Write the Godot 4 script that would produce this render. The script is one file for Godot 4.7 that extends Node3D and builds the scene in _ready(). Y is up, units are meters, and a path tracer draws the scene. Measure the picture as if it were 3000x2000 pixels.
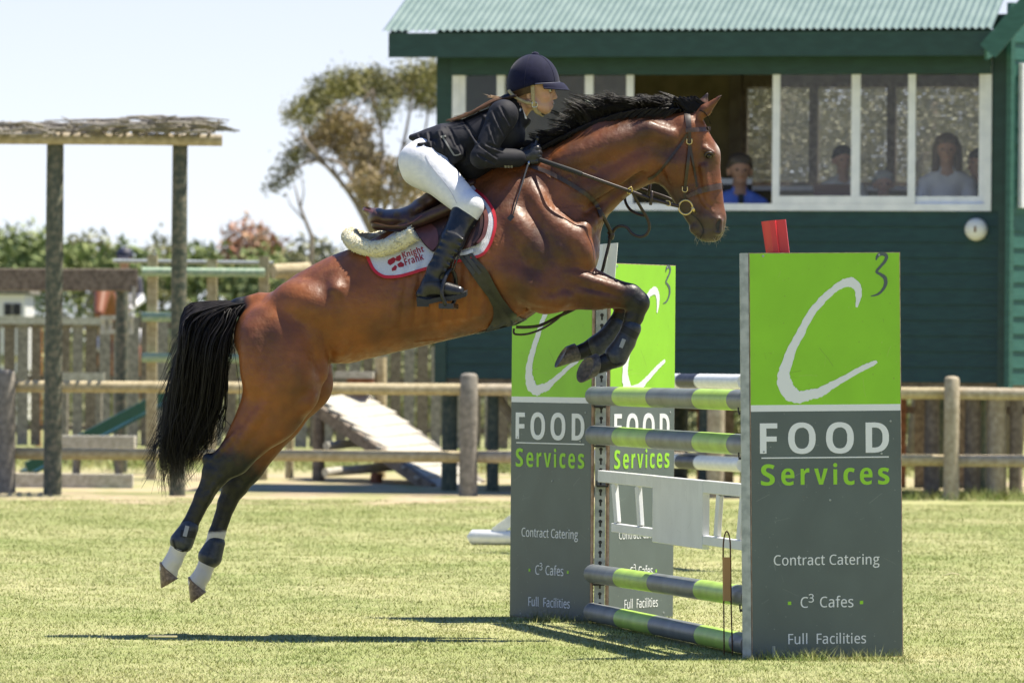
extends Node3D
# A bay horse and rider over a show jump. Units metres, y up. The photograph is 3000 x 2000 pixels.
const F := 16667.0      # focal length in photograph pixels (a 200 mm lens)
const D0 := 27.2        # metres from the camera to the plane the horse jumps in
const S := D0 / F       # metres per photograph pixel in that plane
var CO := Vector3(0, 1.32, 27.2)
var CB := Basis(Vector3.RIGHT, 0.0036) * Basis(Vector3.BACK, 0.0079)
var rng := RandomNumberGenerator.new()
var M := {}
var names := {}
var HF: Field

func _ready() -> void:
	rng.seed = 7
	set_camera_and_light()
	make_materials()
	make_ground()
	make_hills_and_trees()
	make_hut()
	make_yard()
	make_jump()
	make_horse()
	make_tack()
	make_rider()
	make_people()
	make_grass()
	make_straws()

func set_camera_and_light() -> void:
	var cam := Camera3D.new()
	cam.name = "camera"
	cam.transform = Transform3D(CB, CO)
	cam.fov = rad_to_deg(2.0 * atan(1000.0 / F))
	cam.near = 0.5
	cam.far = 900.0
	var lens := CameraAttributesPhysical.new()
	lens.frustum_focal_length = 200.0
	lens.frustum_focus_distance = 27.0
	lens.frustum_far = 900.0
	lens.exposure_aperture = 6.3
	cam.attributes = lens
	cam.fov = rad_to_deg(2.0 * atan(1000.0 / F))
	add_child(cam)
	var env := Environment.new()
	env.background_mode = Environment.BG_SKY
	var sm := ProceduralSkyMaterial.new()
	sm.sky_top_color = Color(0.27, 0.42, 0.66)
	sm.sky_horizon_color = Color(0.85, 0.872, 0.895)
	sm.sky_curve = 0.13
	sm.ground_horizon_color = Color(0.62, 0.62, 0.50)
	sm.ground_bottom_color = Color(0.42, 0.42, 0.28)
	sm.sun_angle_max = 12.0
	var sky := Sky.new()
	sky.sky_material = sm
	env.sky = sky
	env.background_energy_multiplier = 0.8
	env.tonemap_mode = Environment.TONE_MAPPER_LINEAR
	env.tonemap_exposure = 2.0
	env.sdfgi_enabled = true
	env.ssao_enabled = true
	env.ssil_enabled = true
	var we := WorldEnvironment.new()
	we.name = "world_environment"
	we.environment = env
	add_child(we)
	var sun := DirectionalLight3D.new()
	sun.name = "sun"
	sun.light_energy = 1.6
	sun.light_color = Color(1.0, 0.965, 0.90)
	sun.light_angular_distance = 0.5
	sun.shadow_enabled = true
	add_child(sun)
	sun.look_at_from_position(Vector3(0.42, 1.0, -0.13) * 40.0, Vector3.ZERO, Vector3.UP)

# ---------- from photograph pixels to places
func P(px: float, py: float, d: float) -> Vector3:
	return CO + CB * Vector3((px - 1500.0) / F * d, -(py - 1000.0) / F * d, -d)

func H(px: float, py: float, z: float) -> Vector3:
	return P(px, py, D0 - z)

func G(px: float, d: float) -> Vector3:
	var p := P(px, 1000.0, d)
	return Vector3(p.x, 0, p.z)

# height in metres above the ground of a pixel row on something at depth d
func hy(px: float, py: float, d: float) -> float:
	return P(px, py, d).y

# ---------- naming and describing
func numbered(called: String) -> String:
	var n: int = names.get(called, -1) + 1
	names[called] = n
	return called if n == 0 else "%s_%03d" % [called, n]

func thing(called: String, label: String, category: String, at := Vector3.ZERO, turn := 0.0, group := "") -> Node3D:
	var o := Node3D.new()
	o.name = numbered(called)
	add_child(o)
	o.position = at
	o.rotation.y = turn
	tag(o, label, category, group)
	return o

func tag(o: Node, label: String, category: String, group := "") -> void:
	o.set_meta("label", label)
	o.set_meta("category", category)
	if group:
		o.set_meta("group", group)

func mi(called: String, mesh: Mesh, m: Material, parent: Node = null) -> MeshInstance3D:
	var o := MeshInstance3D.new()
	o.name = called if parent else numbered(called)
	o.mesh = mesh
	o.material_override = m
	if parent:
		parent.add_child(o, true)
	else:
		add_child(o)
	return o

# a mesh whose vertices are world places, under a thing that stands somewhere else
func mw(called: String, mesh: Mesh, m: Material, parent: Node3D) -> MeshInstance3D:
	var o := mi(called, mesh, m, parent)
	var t := Transform3D()
	var p: Node = parent
	while p is Node3D and p != self:
		t = (p as Node3D).transform * t
		p = p.get_parent()
	o.transform = t.affine_inverse()
	return o

func structure(called: String, mesh: Mesh, m: Material) -> MeshInstance3D:
	var o := mi(called, mesh, m)
	o.set_meta("kind", "structure")
	return o

# ---------- materials
func lin(r: float, g: float, b: float, a := 1.0) -> Color:
	var c := Color(r, g, b, a)
	return c.linear_to_srgb()

func mat(c: Color, rough := 0.7, o := {}) -> StandardMaterial3D:
	var m := StandardMaterial3D.new()
	m.albedo_color = c
	m.roughness = rough
	m.cull_mode = BaseMaterial3D.CULL_DISABLED
	for k in o:
		m.set(k, o[k])
	return m

func noise(freq: float, octaves := 4, seed_ := 1, type := FastNoiseLite.TYPE_SIMPLEX_SMOOTH) -> FastNoiseLite:
	var n := FastNoiseLite.new()
	n.noise_type = type
	n.frequency = freq
	n.fractal_octaves = octaves
	n.seed = seed_
	return n

# mottling between two colours (linear), triplanar on the object
func mottled(a: Color, b: Color, rough: float, scale: Vector3, o := {}, seed_ := 1, relief := 0.0, freq := 0.012) -> StandardMaterial3D:
	var t := NoiseTexture2D.new()
	t.width = 512
	t.height = 512
	t.seamless = true
	t.noise = noise(freq, 5, seed_)
	var g := Gradient.new()
	g.set_color(0, a)
	g.set_color(1, b)
	g.set_offset(0, 0.25)
	g.set_offset(1, 0.75)
	t.color_ramp = g
	var m := mat(Color.WHITE, rough)
	m.albedo_texture = t
	m.uv1_triplanar = true
	m.uv1_scale = scale
	if relief != 0.0:
		var h := NoiseTexture2D.new()
		h.width = 512
		h.height = 512
		h.seamless = true
		h.noise = noise(freq * 1.6, 4, seed_ + 5)
		m.heightmap_enabled = true
		m.heightmap_texture = h
		m.heightmap_scale = relief
	for k in o:
		m.set(k, o[k])
	return m

# ---------- meshes
# a painted face that has been used: faint mottling, scuffs, chips and specks of dirt
func worn(c: Color, rough: float, seed_: int, specks := 420, scratches := 46, tile := 1.1, spread := 0.10) -> StandardMaterial3D:
	var r := RandomNumberGenerator.new()
	r.seed = seed_
	var n := noise(0.008, 4, seed_)
	var w := 512
	var im := Image.create(w, w, false, Image.FORMAT_RGBA8)
	for j in w:
		for i in w:
			# wrap the noise so that the tile repeats without a seam
			var a := TAU * i / w
			var b := TAU * j / w
			var v := n.get_noise_3d(cos(a) * 80.0 + cos(b) * 40.0, sin(a) * 80.0, sin(b) * 80.0)
			var k := c * (1.0 + v * spread * 2.0 + r.randf_range(-0.02, 0.02))
			k.a = 1.0
			im.set_pixel(i, j, k.linear_to_srgb())
	for s in specks:
		var p := Vector2i(r.randi() % w, r.randi() % w)
		var dirt := Color(0.16, 0.12, 0.08) if r.randf() < 0.6 else Color(0.55, 0.55, 0.52)
		var z := 1 + r.randi() % 3
		var m := r.randf_range(0.15, 0.65)
		for dy in z:
			for dx in z:
				var q := Vector2i((p.x + dx) % w, (p.y + dy) % w)
				im.set_pixelv(q, im.get_pixelv(q).lerp(dirt.linear_to_srgb(), m * r.randf()))
	for s in scratches:
		var p := Vector2(r.randf() * w, r.randf() * w)
		var dir := Vector2.from_angle(r.randf_range(-0.7, 0.7) + (PI / 2 if r.randf() < 0.4 else 0.0))
		var tone := Color(0.5, 0.5, 0.48) if r.randf() < 0.6 else Color(0.08, 0.07, 0.06)
		var m := r.randf_range(0.1, 0.4)
		for k in int(r.randf_range(6, 60)):
			p += dir + Vector2(r.randf_range(-0.3, 0.3), r.randf_range(-0.3, 0.3))
			var q := Vector2i(posmod(int(p.x), w), posmod(int(p.y), w))
			im.set_pixelv(q, im.get_pixelv(q).lerp(tone.linear_to_srgb(), m))
	var mt := mat(Color.WHITE, rough)
	mt.albedo_texture = ImageTexture.create_from_image(im)
	mt.uv1_triplanar = true
	mt.uv1_scale = Vector3.ONE * tile
	return mt

func st_new() -> SurfaceTool:
	var st := SurfaceTool.new()
	st.begin(Mesh.PRIMITIVE_TRIANGLES)
	return st

func tri(st: SurfaceTool, a: Vector3, b: Vector3, c: Vector3) -> void:
	st.add_vertex(a)
	st.add_vertex(b)
	st.add_vertex(c)

func quad(st: SurfaceTool, a: Vector3, b: Vector3, c: Vector3, d: Vector3) -> void:
	tri(st, a, b, c)
	tri(st, a, c, d)

func flat(st: SurfaceTool) -> ArrayMesh:
	st.generate_normals()
	return st.commit()

# a bar of rectangular section between two places; up gives the direction of its height
func bar(st: SurfaceTool, a: Vector3, b: Vector3, wide: float, high: float, up := Vector3.UP, bevel := 0.0) -> void:
	var f := (b - a).normalized()
	var r := f.cross(up).normalized()
	if r.length() < 0.5:
		r = f.cross(Vector3.BACK).normalized()
	var u := r.cross(f).normalized()
	var w := wide / 2.0
	var h := high / 2.0
	var ring := []
	if bevel > 0.0:
		ring = [Vector2(-w + bevel, -h), Vector2(w - bevel, -h), Vector2(w, -h + bevel), Vector2(w, h - bevel), Vector2(w - bevel, h), Vector2(-w + bevel, h), Vector2(-w, h - bevel), Vector2(-w, -h + bevel)]
	else:
		ring = [Vector2(-w, -h), Vector2(w, -h), Vector2(w, h), Vector2(-w, h)]
	var n := ring.size()
	for i in n:
		var p: Vector2 = ring[i]
		var q: Vector2 = ring[(i + 1) % n]
		var p0 := r * p.x + u * p.y
		var q0 := r * q.x + u * q.y
		quad(st, a + p0, a + q0, b + q0, b + p0)
		if i > 0 and i < n - 1:
			var o: Vector2 = ring[0]
			var o0 := r * o.x + u * o.y
			tri(st, a + o0, a + q0, a + p0)
			tri(st, b + o0, b + p0, b + q0)

func bar_mesh(a: Vector3, b: Vector3, wide: float, high: float, up := Vector3.UP, bevel := 0.0) -> ArrayMesh:
	var st := st_new()
	st.set_smooth_group(-1)
	bar(st, a, b, wide, high, up, bevel)
	return flat(st)

func box(st: SurfaceTool, lo: Vector3, hi: Vector3, bevel := 0.0) -> void:
	var m := (lo + hi) / 2.0
	bar(st, Vector3(m.x, m.y, lo.z), Vector3(m.x, m.y, hi.z), hi.x - lo.x, hi.y - lo.y, Vector3.UP, bevel)

func box_mesh(lo: Vector3, hi: Vector3, bevel := 0.0) -> ArrayMesh:
	var st := st_new()
	st.set_smooth_group(-1)
	box(st, lo, hi, bevel)
	return flat(st)

# a round tube through points with a radius at each; sides >= 3; ends closed
func tube(st: SurfaceTool, pts: Array, rad: Array, sides := 10, squash := 1.0, across := Vector3.BACK) -> void:
	var n := pts.size()
	var rings := []
	for i in n:
		var f: Vector3 = (pts[mini(i + 1, n - 1)] - pts[maxi(i - 1, 0)]).normalized()
		var r := f.cross(across)
		if r.length() < 0.05:
			r = f.cross(Vector3.RIGHT)
		r = r.normalized()
		var u := r.cross(f).normalized()
		var ring := []
		for k in sides:
			var an := TAU * k / sides
			ring.append(pts[i] + r * (cos(an) * rad[i]) + u * (sin(an) * rad[i] * squash))
		rings.append(ring)
	for i in n - 1:
		for k in sides:
			var k2 := (k + 1) % sides
			quad(st, rings[i][k], rings[i][k2], rings[i + 1][k2], rings[i + 1][k])
	for k in range(1, sides - 1):
		tri(st, rings[0][0], rings[0][k + 1], rings[0][k])
		tri(st, rings[n - 1][0], rings[n - 1][k], rings[n - 1][k + 1])

func tube_mesh(pts: Array, rad: Array, sides := 10, squash := 1.0, across := Vector3.BACK) -> ArrayMesh:
	var st := st_new()
	st.set_smooth_group(0)
	tube(st, pts, rad, sides, squash, across)
	st.index()
	st.generate_normals()
	return st.commit()

# a log with flat ends, uneven girth
func log_mesh(a: Vector3, b: Vector3, ra: float, rb: float, sides := 14, wob := 0.03) -> ArrayMesh:
	var st := st_new()
	var n := 7
	var ax := (b - a).normalized()
	var r := ax.cross(Vector3.UP)
	if r.length() < 0.1:
		r = ax.cross(Vector3.RIGHT)
	r = r.normalized()
	var u := r.cross(ax)
	var rings := []
	var ph := rng.randf() * TAU
	for i in n + 1:
		var t := float(i) / n
		var ring := []
		for k in sides:
			var an := TAU * k / sides
			var rr := lerpf(ra, rb, t) * (1.0 + wob * sin(an * 2.0 + ph + t * 2.0) + wob * 0.7 * sin(t * 9.0 + ph * 2.0 + an))
			ring.append(a.lerp(b, t) + (r * cos(an) + u * sin(an)) * rr)
		rings.append(ring)
	st.set_smooth_group(0)
	for i in n:
		for k in sides:
			quad(st, rings[i][k], rings[i][(k + 1) % sides], rings[i + 1][(k + 1) % sides], rings[i + 1][k])
	st.set_smooth_group(1)
	for k in sides:
		tri(st, a, rings[0][(k + 1) % sides], rings[0][k])
	st.set_smooth_group(2)
	for k in sides:
		tri(st, b, rings[n][k], rings[n][(k + 1) % sides])
	st.index()
	st.generate_normals()
	return st.commit()

# Catmull-Rom through points
func curve_pts(pts: Array, per := 5) -> Array:
	var out := []
	var n := pts.size()
	for i in n - 1:
		var p0 = pts[maxi(i - 1, 0)]
		var p1 = pts[i]
		var p2 = pts[i + 1]
		var p3 = pts[mini(i + 2, n - 1)]
		for k in per:
			var t := float(k) / per
			out.append(0.5 * ((2.0 * p1) + (p2 - p0) * t + (2.0 * p0 - 5.0 * p1 + 4.0 * p2 - p3) * t * t + (3.0 * p1 - p0 - 3.0 * p2 + p3) * t * t * t))
	out.append(pts[n - 1])
	return out

# a flat polygon (2-D points) as a plate of some thickness, laid in a frame
func plate(poly: PackedVector2Array, thick: float, at: Transform3D) -> ArrayMesh:
	var st := st_new()
	st.set_smooth_group(-1)
	var idx := Geometry2D.triangulate_polygon(poly)
	for i in range(0, idx.size(), 3):
		var a := poly[idx[i]]
		var b := poly[idx[i + 1]]
		var c := poly[idx[i + 2]]
		tri(st, at * Vector3(a.x, a.y, thick), at * Vector3(b.x, b.y, thick), at * Vector3(c.x, c.y, thick))
		tri(st, at * Vector3(a.x, a.y, 0), at * Vector3(c.x, c.y, 0), at * Vector3(b.x, b.y, 0))
	for i in poly.size():
		var a := poly[i]
		var b := poly[(i + 1) % poly.size()]
		quad(st, at * Vector3(a.x, a.y, 0), at * Vector3(b.x, b.y, 0), at * Vector3(b.x, b.y, thick), at * Vector3(a.x, a.y, thick))
	return flat(st)

func lettering(text: String, size: float, bold := false, depth := 0.0012) -> TextMesh:
	var f := SystemFont.new()
	f.font_names = PackedStringArray(["Droid Sans"])
	if bold:
		f.font_weight = 700
	var t := TextMesh.new()
	t.text = text
	t.font = f
	t.font_size = 64
	t.pixel_size = size / 64.0
	t.depth = depth
	t.curve_step = 1.0
	return t

# ---------- smooth bodies: distance fields on a grid, meshed as surface nets
class Field:
	var lo: Vector3
	var c: float
	var nx: int
	var ny: int
	var nz: int
	var f: PackedFloat32Array
	func at(p: Vector3) -> float:
		var q := (p - lo) / c
		var i := clampi(int(q.x), 0, nx - 2)
		var j := clampi(int(q.y), 0, ny - 2)
		var k := clampi(int(q.z), 0, nz - 2)
		var u := clampf(q.x - i, 0, 1)
		var v := clampf(q.y - j, 0, 1)
		var w := clampf(q.z - k, 0, 1)
		var b := (k * ny + j) * nx + i
		var s := nx * ny
		var a0 := lerpf(lerpf(f[b], f[b + 1], u), lerpf(f[b + nx], f[b + nx + 1], u), v)
		var a1 := lerpf(lerpf(f[b + s], f[b + s + 1], u), lerpf(f[b + s + nx], f[b + s + nx + 1], u), v)
		return lerpf(a0, a1, w)

# a bone: from a to b with radii, blended over k, widened w times across z; cut = true carves
static func bone(a: Vector3, ra: float, b: Vector3, rb: float, k := 20.0, w := 1.0, cut := false) -> Array:
	return [a, b, ra, rb, k, w, cut]

static func slab(bones: Array, lo: Vector3, c: float, nx: int, ny: int, k0: int, k1: int, far_: float) -> PackedFloat32Array:
	var f := PackedFloat32Array()
	f.resize(nx * ny * (k1 - k0))
	f.fill(far_)
	for bn in bones:
		var a: Vector3 = bn[0]
		var b: Vector3 = bn[1]
		var ra: float = bn[2]
		var rb: float = bn[3]
		var bl: float = bn[4]
		var w: float = bn[5]
		var cut: bool = bn[6]
		var pad := bl + 2.5 * c
		var mn := Vector3(minf(a.x - ra, b.x - rb), minf(a.y - ra, b.y - rb), minf(a.z - ra * w, b.z - rb * w)) - Vector3(pad, pad, pad * maxf(w, 1.0))
		var mx := Vector3(maxf(a.x + ra, b.x + rb), maxf(a.y + ra, b.y + rb), maxf(a.z + ra * w, b.z + rb * w)) + Vector3(pad, pad, pad * maxf(w, 1.0))
		var i0 := maxi(0, int((mn.x - lo.x) / c))
		var i1 := mini(nx, int((mx.x - lo.x) / c) + 2)
		var j0 := maxi(0, int((mn.y - lo.y) / c))
		var j1 := mini(ny, int((mx.y - lo.y) / c) + 2)
		var m0 := maxi(k0, int((mn.z - lo.z) / c))
		var m1 := mini(k1, int((mx.z - lo.z) / c) + 2)
		var bx := b.x - a.x
		var by := b.y - a.y
		var bz := (b.z - a.z) / w
		var inv := 1.0 / maxf(bx * bx + by * by + bz * bz, 0.000000001)
		var dr := rb - ra
		for kz in range(m0, m1):
			var qz := (lo.z + kz * c - a.z) / w
			for j in range(j0, j1):
				var qy := lo.y + j * c - a.y
				var base := ((kz - k0) * ny + j) * nx
				var dot0 := (qy * by + qz * bz) * inv
				var sx := bx * inv
				for i in range(i0, i1):
					var qx := lo.x + i * c - a.x
					var t := clampf(qx * sx + dot0, 0.0, 1.0)
					var dx := qx - t * bx
					var dy := qy - t * by
					var dz := qz - t * bz
					var d := sqrt(dx * dx + dy * dy + dz * dz) - ra - t * dr
					var o := f[base + i]
					if cut:
						d = -d
						var h := bl - absf(o - d)
						if h > 0.0:
							f[base + i] = maxf(o, d) + h * h * 0.25 / bl
						elif d > o:
							f[base + i] = d
					elif d < pad:
						var h := bl - absf(o - d)
						if h > 0.0:
							f[base + i] = minf(o, d) - h * h * 0.25 / bl
						elif d < o:
							f[base + i] = d
	return f

func field(bones: Array, c: float) -> Field:
	var lo := Vector3(INF, INF, INF)
	var hi := -lo
	for b in bones:
		if b[6]:
			continue
		for e in 2:
			var p: Vector3 = b[e]
			var r: float = b[2 + e]
			var rv := Vector3(r, r, r * b[5])
			lo = lo.min(p - rv)
			hi = hi.max(p + rv)
	lo -= Vector3.ONE * c * 3.0
	hi += Vector3.ONE * c * 3.0
	var fd := Field.new()
	fd.lo = lo
	fd.c = c
	fd.nx = int((hi.x - lo.x) / c) + 2
	fd.ny = int((hi.y - lo.y) / c) + 2
	fd.nz = int((hi.z - lo.z) / c) + 2
	var parts := 6
	var ths := []
	for s in parts:
		var k0 := fd.nz * s / parts
		var k1 := fd.nz * (s + 1) / parts
		var th := Thread.new()
		th.start(slab.bind(bones, lo, c, fd.nx, fd.ny, k0, k1, c * 12.0))
		ths.append(th)
	fd.f = PackedFloat32Array()
	for th in ths:
		fd.f.append_array(th.wait_to_finish())
	return fd

# surface nets; place turns a grid point into a world place, tint gives its colour (linear) or is null
func nets(fd: Field, place: Callable, tint = null) -> ArrayMesh:
	var nx := fd.nx
	var ny := fd.ny
	var nz := fd.nz
	var f := fd.f
	var c := fd.c
	var lim := c * 4.5
	var row := nx
	var lay := nx * ny
	var ids := {}
	var verts := PackedVector3Array()
	var norms := PackedVector3Array()
	var cols := PackedColorArray()
	var index := PackedInt32Array()
	var cells := PackedInt32Array()
	var o0: Vector3 = place.call(Vector3.ZERO)
	var ex: Vector3 = place.call(Vector3.RIGHT) - o0
	var ey: Vector3 = place.call(Vector3.UP) - o0
	var ez: Vector3 = place.call(Vector3.BACK) - o0
	var flip := Basis(ex, ey, ez).determinant() > 0.0
	var nb := Basis(ex, ey, ez).inverse().transposed()
	for k in nz - 1:
		for j in ny - 1:
			var b := k * lay + j * row
			for i in nx - 1:
				var v := f[b + i]
				if v > lim or v < -lim:
					continue
				var q := b + i
				var c0 := v
				var c1 := f[q + 1]
				var c2 := f[q + row]
				var c3 := f[q + row + 1]
				var c4 := f[q + lay]
				var c5 := f[q + lay + 1]
				var c6 := f[q + lay + row]
				var c7 := f[q + lay + row + 1]
				var n := int(c0 < 0.0) + int(c1 < 0.0) + int(c2 < 0.0) + int(c3 < 0.0) + int(c4 < 0.0) + int(c5 < 0.0) + int(c6 < 0.0) + int(c7 < 0.0)
				if n == 0 or n == 8:
					continue
				var s := Vector3.ZERO
				var m := 0
				if (c0 < 0.0) != (c1 < 0.0): s += Vector3(c0 / (c0 - c1), 0, 0); m += 1
				if (c2 < 0.0) != (c3 < 0.0): s += Vector3(c2 / (c2 - c3), 1, 0); m += 1
				if (c4 < 0.0) != (c5 < 0.0): s += Vector3(c4 / (c4 - c5), 0, 1); m += 1
				if (c6 < 0.0) != (c7 < 0.0): s += Vector3(c6 / (c6 - c7), 1, 1); m += 1
				if (c0 < 0.0) != (c2 < 0.0): s += Vector3(0, c0 / (c0 - c2), 0); m += 1
				if (c1 < 0.0) != (c3 < 0.0): s += Vector3(1, c1 / (c1 - c3), 0); m += 1
				if (c4 < 0.0) != (c6 < 0.0): s += Vector3(0, c4 / (c4 - c6), 1); m += 1
				if (c5 < 0.0) != (c7 < 0.0): s += Vector3(1, c5 / (c5 - c7), 1); m += 1
				if (c0 < 0.0) != (c4 < 0.0): s += Vector3(0, 0, c0 / (c0 - c4)); m += 1
				if (c1 < 0.0) != (c5 < 0.0): s += Vector3(1, 0, c1 / (c1 - c5)); m += 1
				if (c2 < 0.0) != (c6 < 0.0): s += Vector3(0, 1, c2 / (c2 - c6)); m += 1
				if (c3 < 0.0) != (c7 < 0.0): s += Vector3(1, 1, c3 / (c3 - c7)); m += 1
				s /= m
				var g := Vector3(c1 + c3 + c5 + c7 - c0 - c2 - c4 - c6, c2 + c3 + c6 + c7 - c0 - c1 - c4 - c5, c4 + c5 + c6 + c7 - c0 - c1 - c2 - c3)
				var gp := fd.lo + (Vector3(i, j, k) + s) * c
				ids[q] = verts.size()
				cells.append(q)
				verts.append(o0 + ex * gp.x + ey * gp.y + ez * gp.z)
				norms.append((nb * g).normalized())
				if tint != null:
					cols.append(tint.call(gp, g))
	for q in cells:
		var v := f[q] < 0.0
		var w := v != flip
		if v != (f[q + 1] < 0.0) and ids.has(q - row) and ids.has(q - lay) and ids.has(q - row - lay):
			net_quad(index, ids[q], ids[q - row], ids[q - row - lay], ids[q - lay], w)
		if v != (f[q + row] < 0.0) and ids.has(q - 1) and ids.has(q - lay) and ids.has(q - 1 - lay):
			net_quad(index, ids[q], ids[q - lay], ids[q - 1 - lay], ids[q - 1], w)
		if v != (f[q + lay] < 0.0) and ids.has(q - 1) and ids.has(q - row) and ids.has(q - 1 - row):
			net_quad(index, ids[q], ids[q - 1], ids[q - 1 - row], ids[q - row], w)
	# two rounds of gentle smoothing of the normals would hide muscle; keep them as they are
	var arr := []
	arr.resize(Mesh.ARRAY_MAX)
	arr[Mesh.ARRAY_VERTEX] = verts
	arr[Mesh.ARRAY_NORMAL] = norms
	if tint != null:
		arr[Mesh.ARRAY_COLOR] = cols
	arr[Mesh.ARRAY_INDEX] = index
	var am := ArrayMesh.new()
	am.add_surface_from_arrays(Mesh.PRIMITIVE_TRIANGLES, arr)
	return am

func net_quad(index: PackedInt32Array, a: int, b: int, c: int, d: int, turn: bool) -> void:
	if turn:
		index.append_array(PackedInt32Array([a, b, c, a, c, d]))
	else:
		index.append_array(PackedInt32Array([a, c, b, a, d, c]))

# figure space: photograph pixels in the horse's plane, z towards the camera in the same unit
func fig(p: Vector3) -> Vector3:
	return CO + CB * Vector3((p.x - 1500.0) * S, -(p.y - 1000.0) * S, -D0 + p.z * S)

# the place in figure space of a pixel, for something z units nearer than the plane
func J(px: float, py: float, z := 0.0) -> Vector3:
	var k := 1.0 - z * S / D0
	return Vector3(1500.0 + (px - 1500.0) * k, 1000.0 + (py - 1000.0) * k, z)

func make_materials() -> void:
	var wood_scale := Vector3(0.9, 0.9, 0.9)
	M.timber = wood(Color(0.30, 0.25, 0.17), Color(0.44, 0.38, 0.28), 3)       # pale weathered poles
	M.timber_y = wood(Color(0.34, 0.28, 0.16), Color(0.48, 0.41, 0.26), 8)
	M.timber_dark = wood(Color(0.12, 0.095, 0.07), Color(0.22, 0.18, 0.135), 5)
	M.timber_grey = wood(Color(0.17, 0.155, 0.13), Color(0.30, 0.27, 0.23), 11)
	M.timber_mossy = wood(Color(0.05, 0.065, 0.05), Color(0.19, 0.17, 0.12), 15)
	M.timber_white = wood(Color(0.36, 0.34, 0.28), Color(0.50, 0.48, 0.42), 17)
	M.timber_red = wood(Color(0.14, 0.055, 0.025), Color(0.24, 0.10, 0.05), 19)
	M.rail_green = wood(Color(0.22, 0.33, 0.22), Color(0.38, 0.46, 0.33), 21)
	M.stilt = wood(Color(0.04, 0.06, 0.045), Color(0.11, 0.12, 0.08), 23)
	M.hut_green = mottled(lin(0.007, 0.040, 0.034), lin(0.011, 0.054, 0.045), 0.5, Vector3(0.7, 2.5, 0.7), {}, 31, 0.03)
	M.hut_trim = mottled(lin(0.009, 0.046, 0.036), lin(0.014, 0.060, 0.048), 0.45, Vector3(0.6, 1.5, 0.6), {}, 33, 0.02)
	M.hut_bay_lit = mottled(lin(0.025, 0.105, 0.08), lin(0.035, 0.13, 0.10), 0.5, Vector3(0.7, 2.5, 0.7), {}, 35)  # hut green lightened, sunlight on the bay put into the colour
	M.roof = mottled(lin(0.125, 0.185, 0.165), lin(0.175, 0.24, 0.215), 0.42, Vector3(0.5, 0.5, 0.5), {"metallic": 0.15}, 37)
	M.frame_white = mottled(lin(0.74, 0.76, 0.80), lin(0.84, 0.85, 0.88), 0.4, Vector3(0.8, 0.8, 0.8), {}, 39)
	M.room = mottled(lin(0.16, 0.13, 0.06), lin(0.22, 0.18, 0.09), 0.7, Vector3(0.5, 0.5, 0.5), {}, 41)
	M.room_dark = mottled(lin(0.13, 0.105, 0.075), lin(0.18, 0.15, 0.11), 0.8, Vector3(0.6, 0.6, 0.6), {}, 42)
	M.blind = mat(lin(0.34, 0.33, 0.30), 0.6)
	M.glass = mat(lin(0.30, 0.34, 0.34, 0.02), 0.02, {"metallic_specular": 0.36, "transparency": BaseMaterial3D.TRANSPARENCY_ALPHA})
	M.lamp_white = mat(lin(0.72, 0.72, 0.68), 0.35)
	M.rust = mat(lin(0.16, 0.075, 0.025), 0.8)
	M.metal = mottled(lin(0.28, 0.31, 0.31), lin(0.42, 0.45, 0.45), 0.5, Vector3(2, 2, 2), {"metallic": 0.55}, 43)
	M.black = mat(lin(0.012, 0.012, 0.013), 0.5)

func wood(a: Color, b: Color, seed_: int) -> StandardMaterial3D:
	return mottled(a.linear_to_srgb(), b.linear_to_srgb(), 0.8, Vector3(1.1, 1.1, 1.1), {}, seed_, 0.25, 0.02)

func sheet(x0: float, x1: float, z0: float, z1: float, nx: int, nz: int, hfun: Callable) -> ArrayMesh:
	var st := st_new()
	st.set_smooth_group(0)
	for i in nx:
		for j in nz:
			var q := []
			for e in [[0, 0], [1, 0], [1, 1], [0, 1]]:
				var x := lerpf(x0, x1, float(i + e[0]) / nx)
				var z := lerpf(z0, z1, float(j + e[1]) / nz)
				q.append(Vector3(x, hfun.call(x, z), z))
			for e in [0, 1, 2, 0, 2, 3]:
				var p: Vector3 = q[e]
				st.set_uv(Vector2((p.x + 20.0) / 40.0, (p.z + 46.0) / 60.0))
				st.add_vertex(p)
	st.index()
	st.generate_normals()
	return st.commit()

func lawn_tint(x: float, z: float, n1: FastNoiseLite, n2: FastNoiseLite, n3: FastNoiseLite) -> Color:
	var a := n1.get_noise_2d(x * 1.0, z * 0.7)
	var b := n2.get_noise_2d(x, z)
	var dry := clampf(0.50 + a * 0.5 + b * 0.40, 0.0, 1.0)
	var c := Color(0.20, 0.24, 0.08).lerp(Color(0.40, 0.38, 0.20), dry)
	var d := CO.z - z
	var edge := d - 51.5 + n3.get_noise_2d(x * 1.3, z) * 3.0 - clampf((x - 0.5) * 1.6, 0.0, 5.5)
	var sand := clampf(edge / 2.5, 0.0, 1.0)
	var far := clampf((d - 66.0 + b * 4.0) / 3.0, 0.0, 1.0)
	var bare := clampf(0.72 + n3.get_noise_2d(x * 3.0 + 50.0, z * 1.2) * 1.2 + b * 0.5, 0.15, 1.0)
	return c.lerp(Color(0.40, 0.33, 0.215) * (1.0 + b * 0.2), sand * (1.0 - far) * bare)

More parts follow.
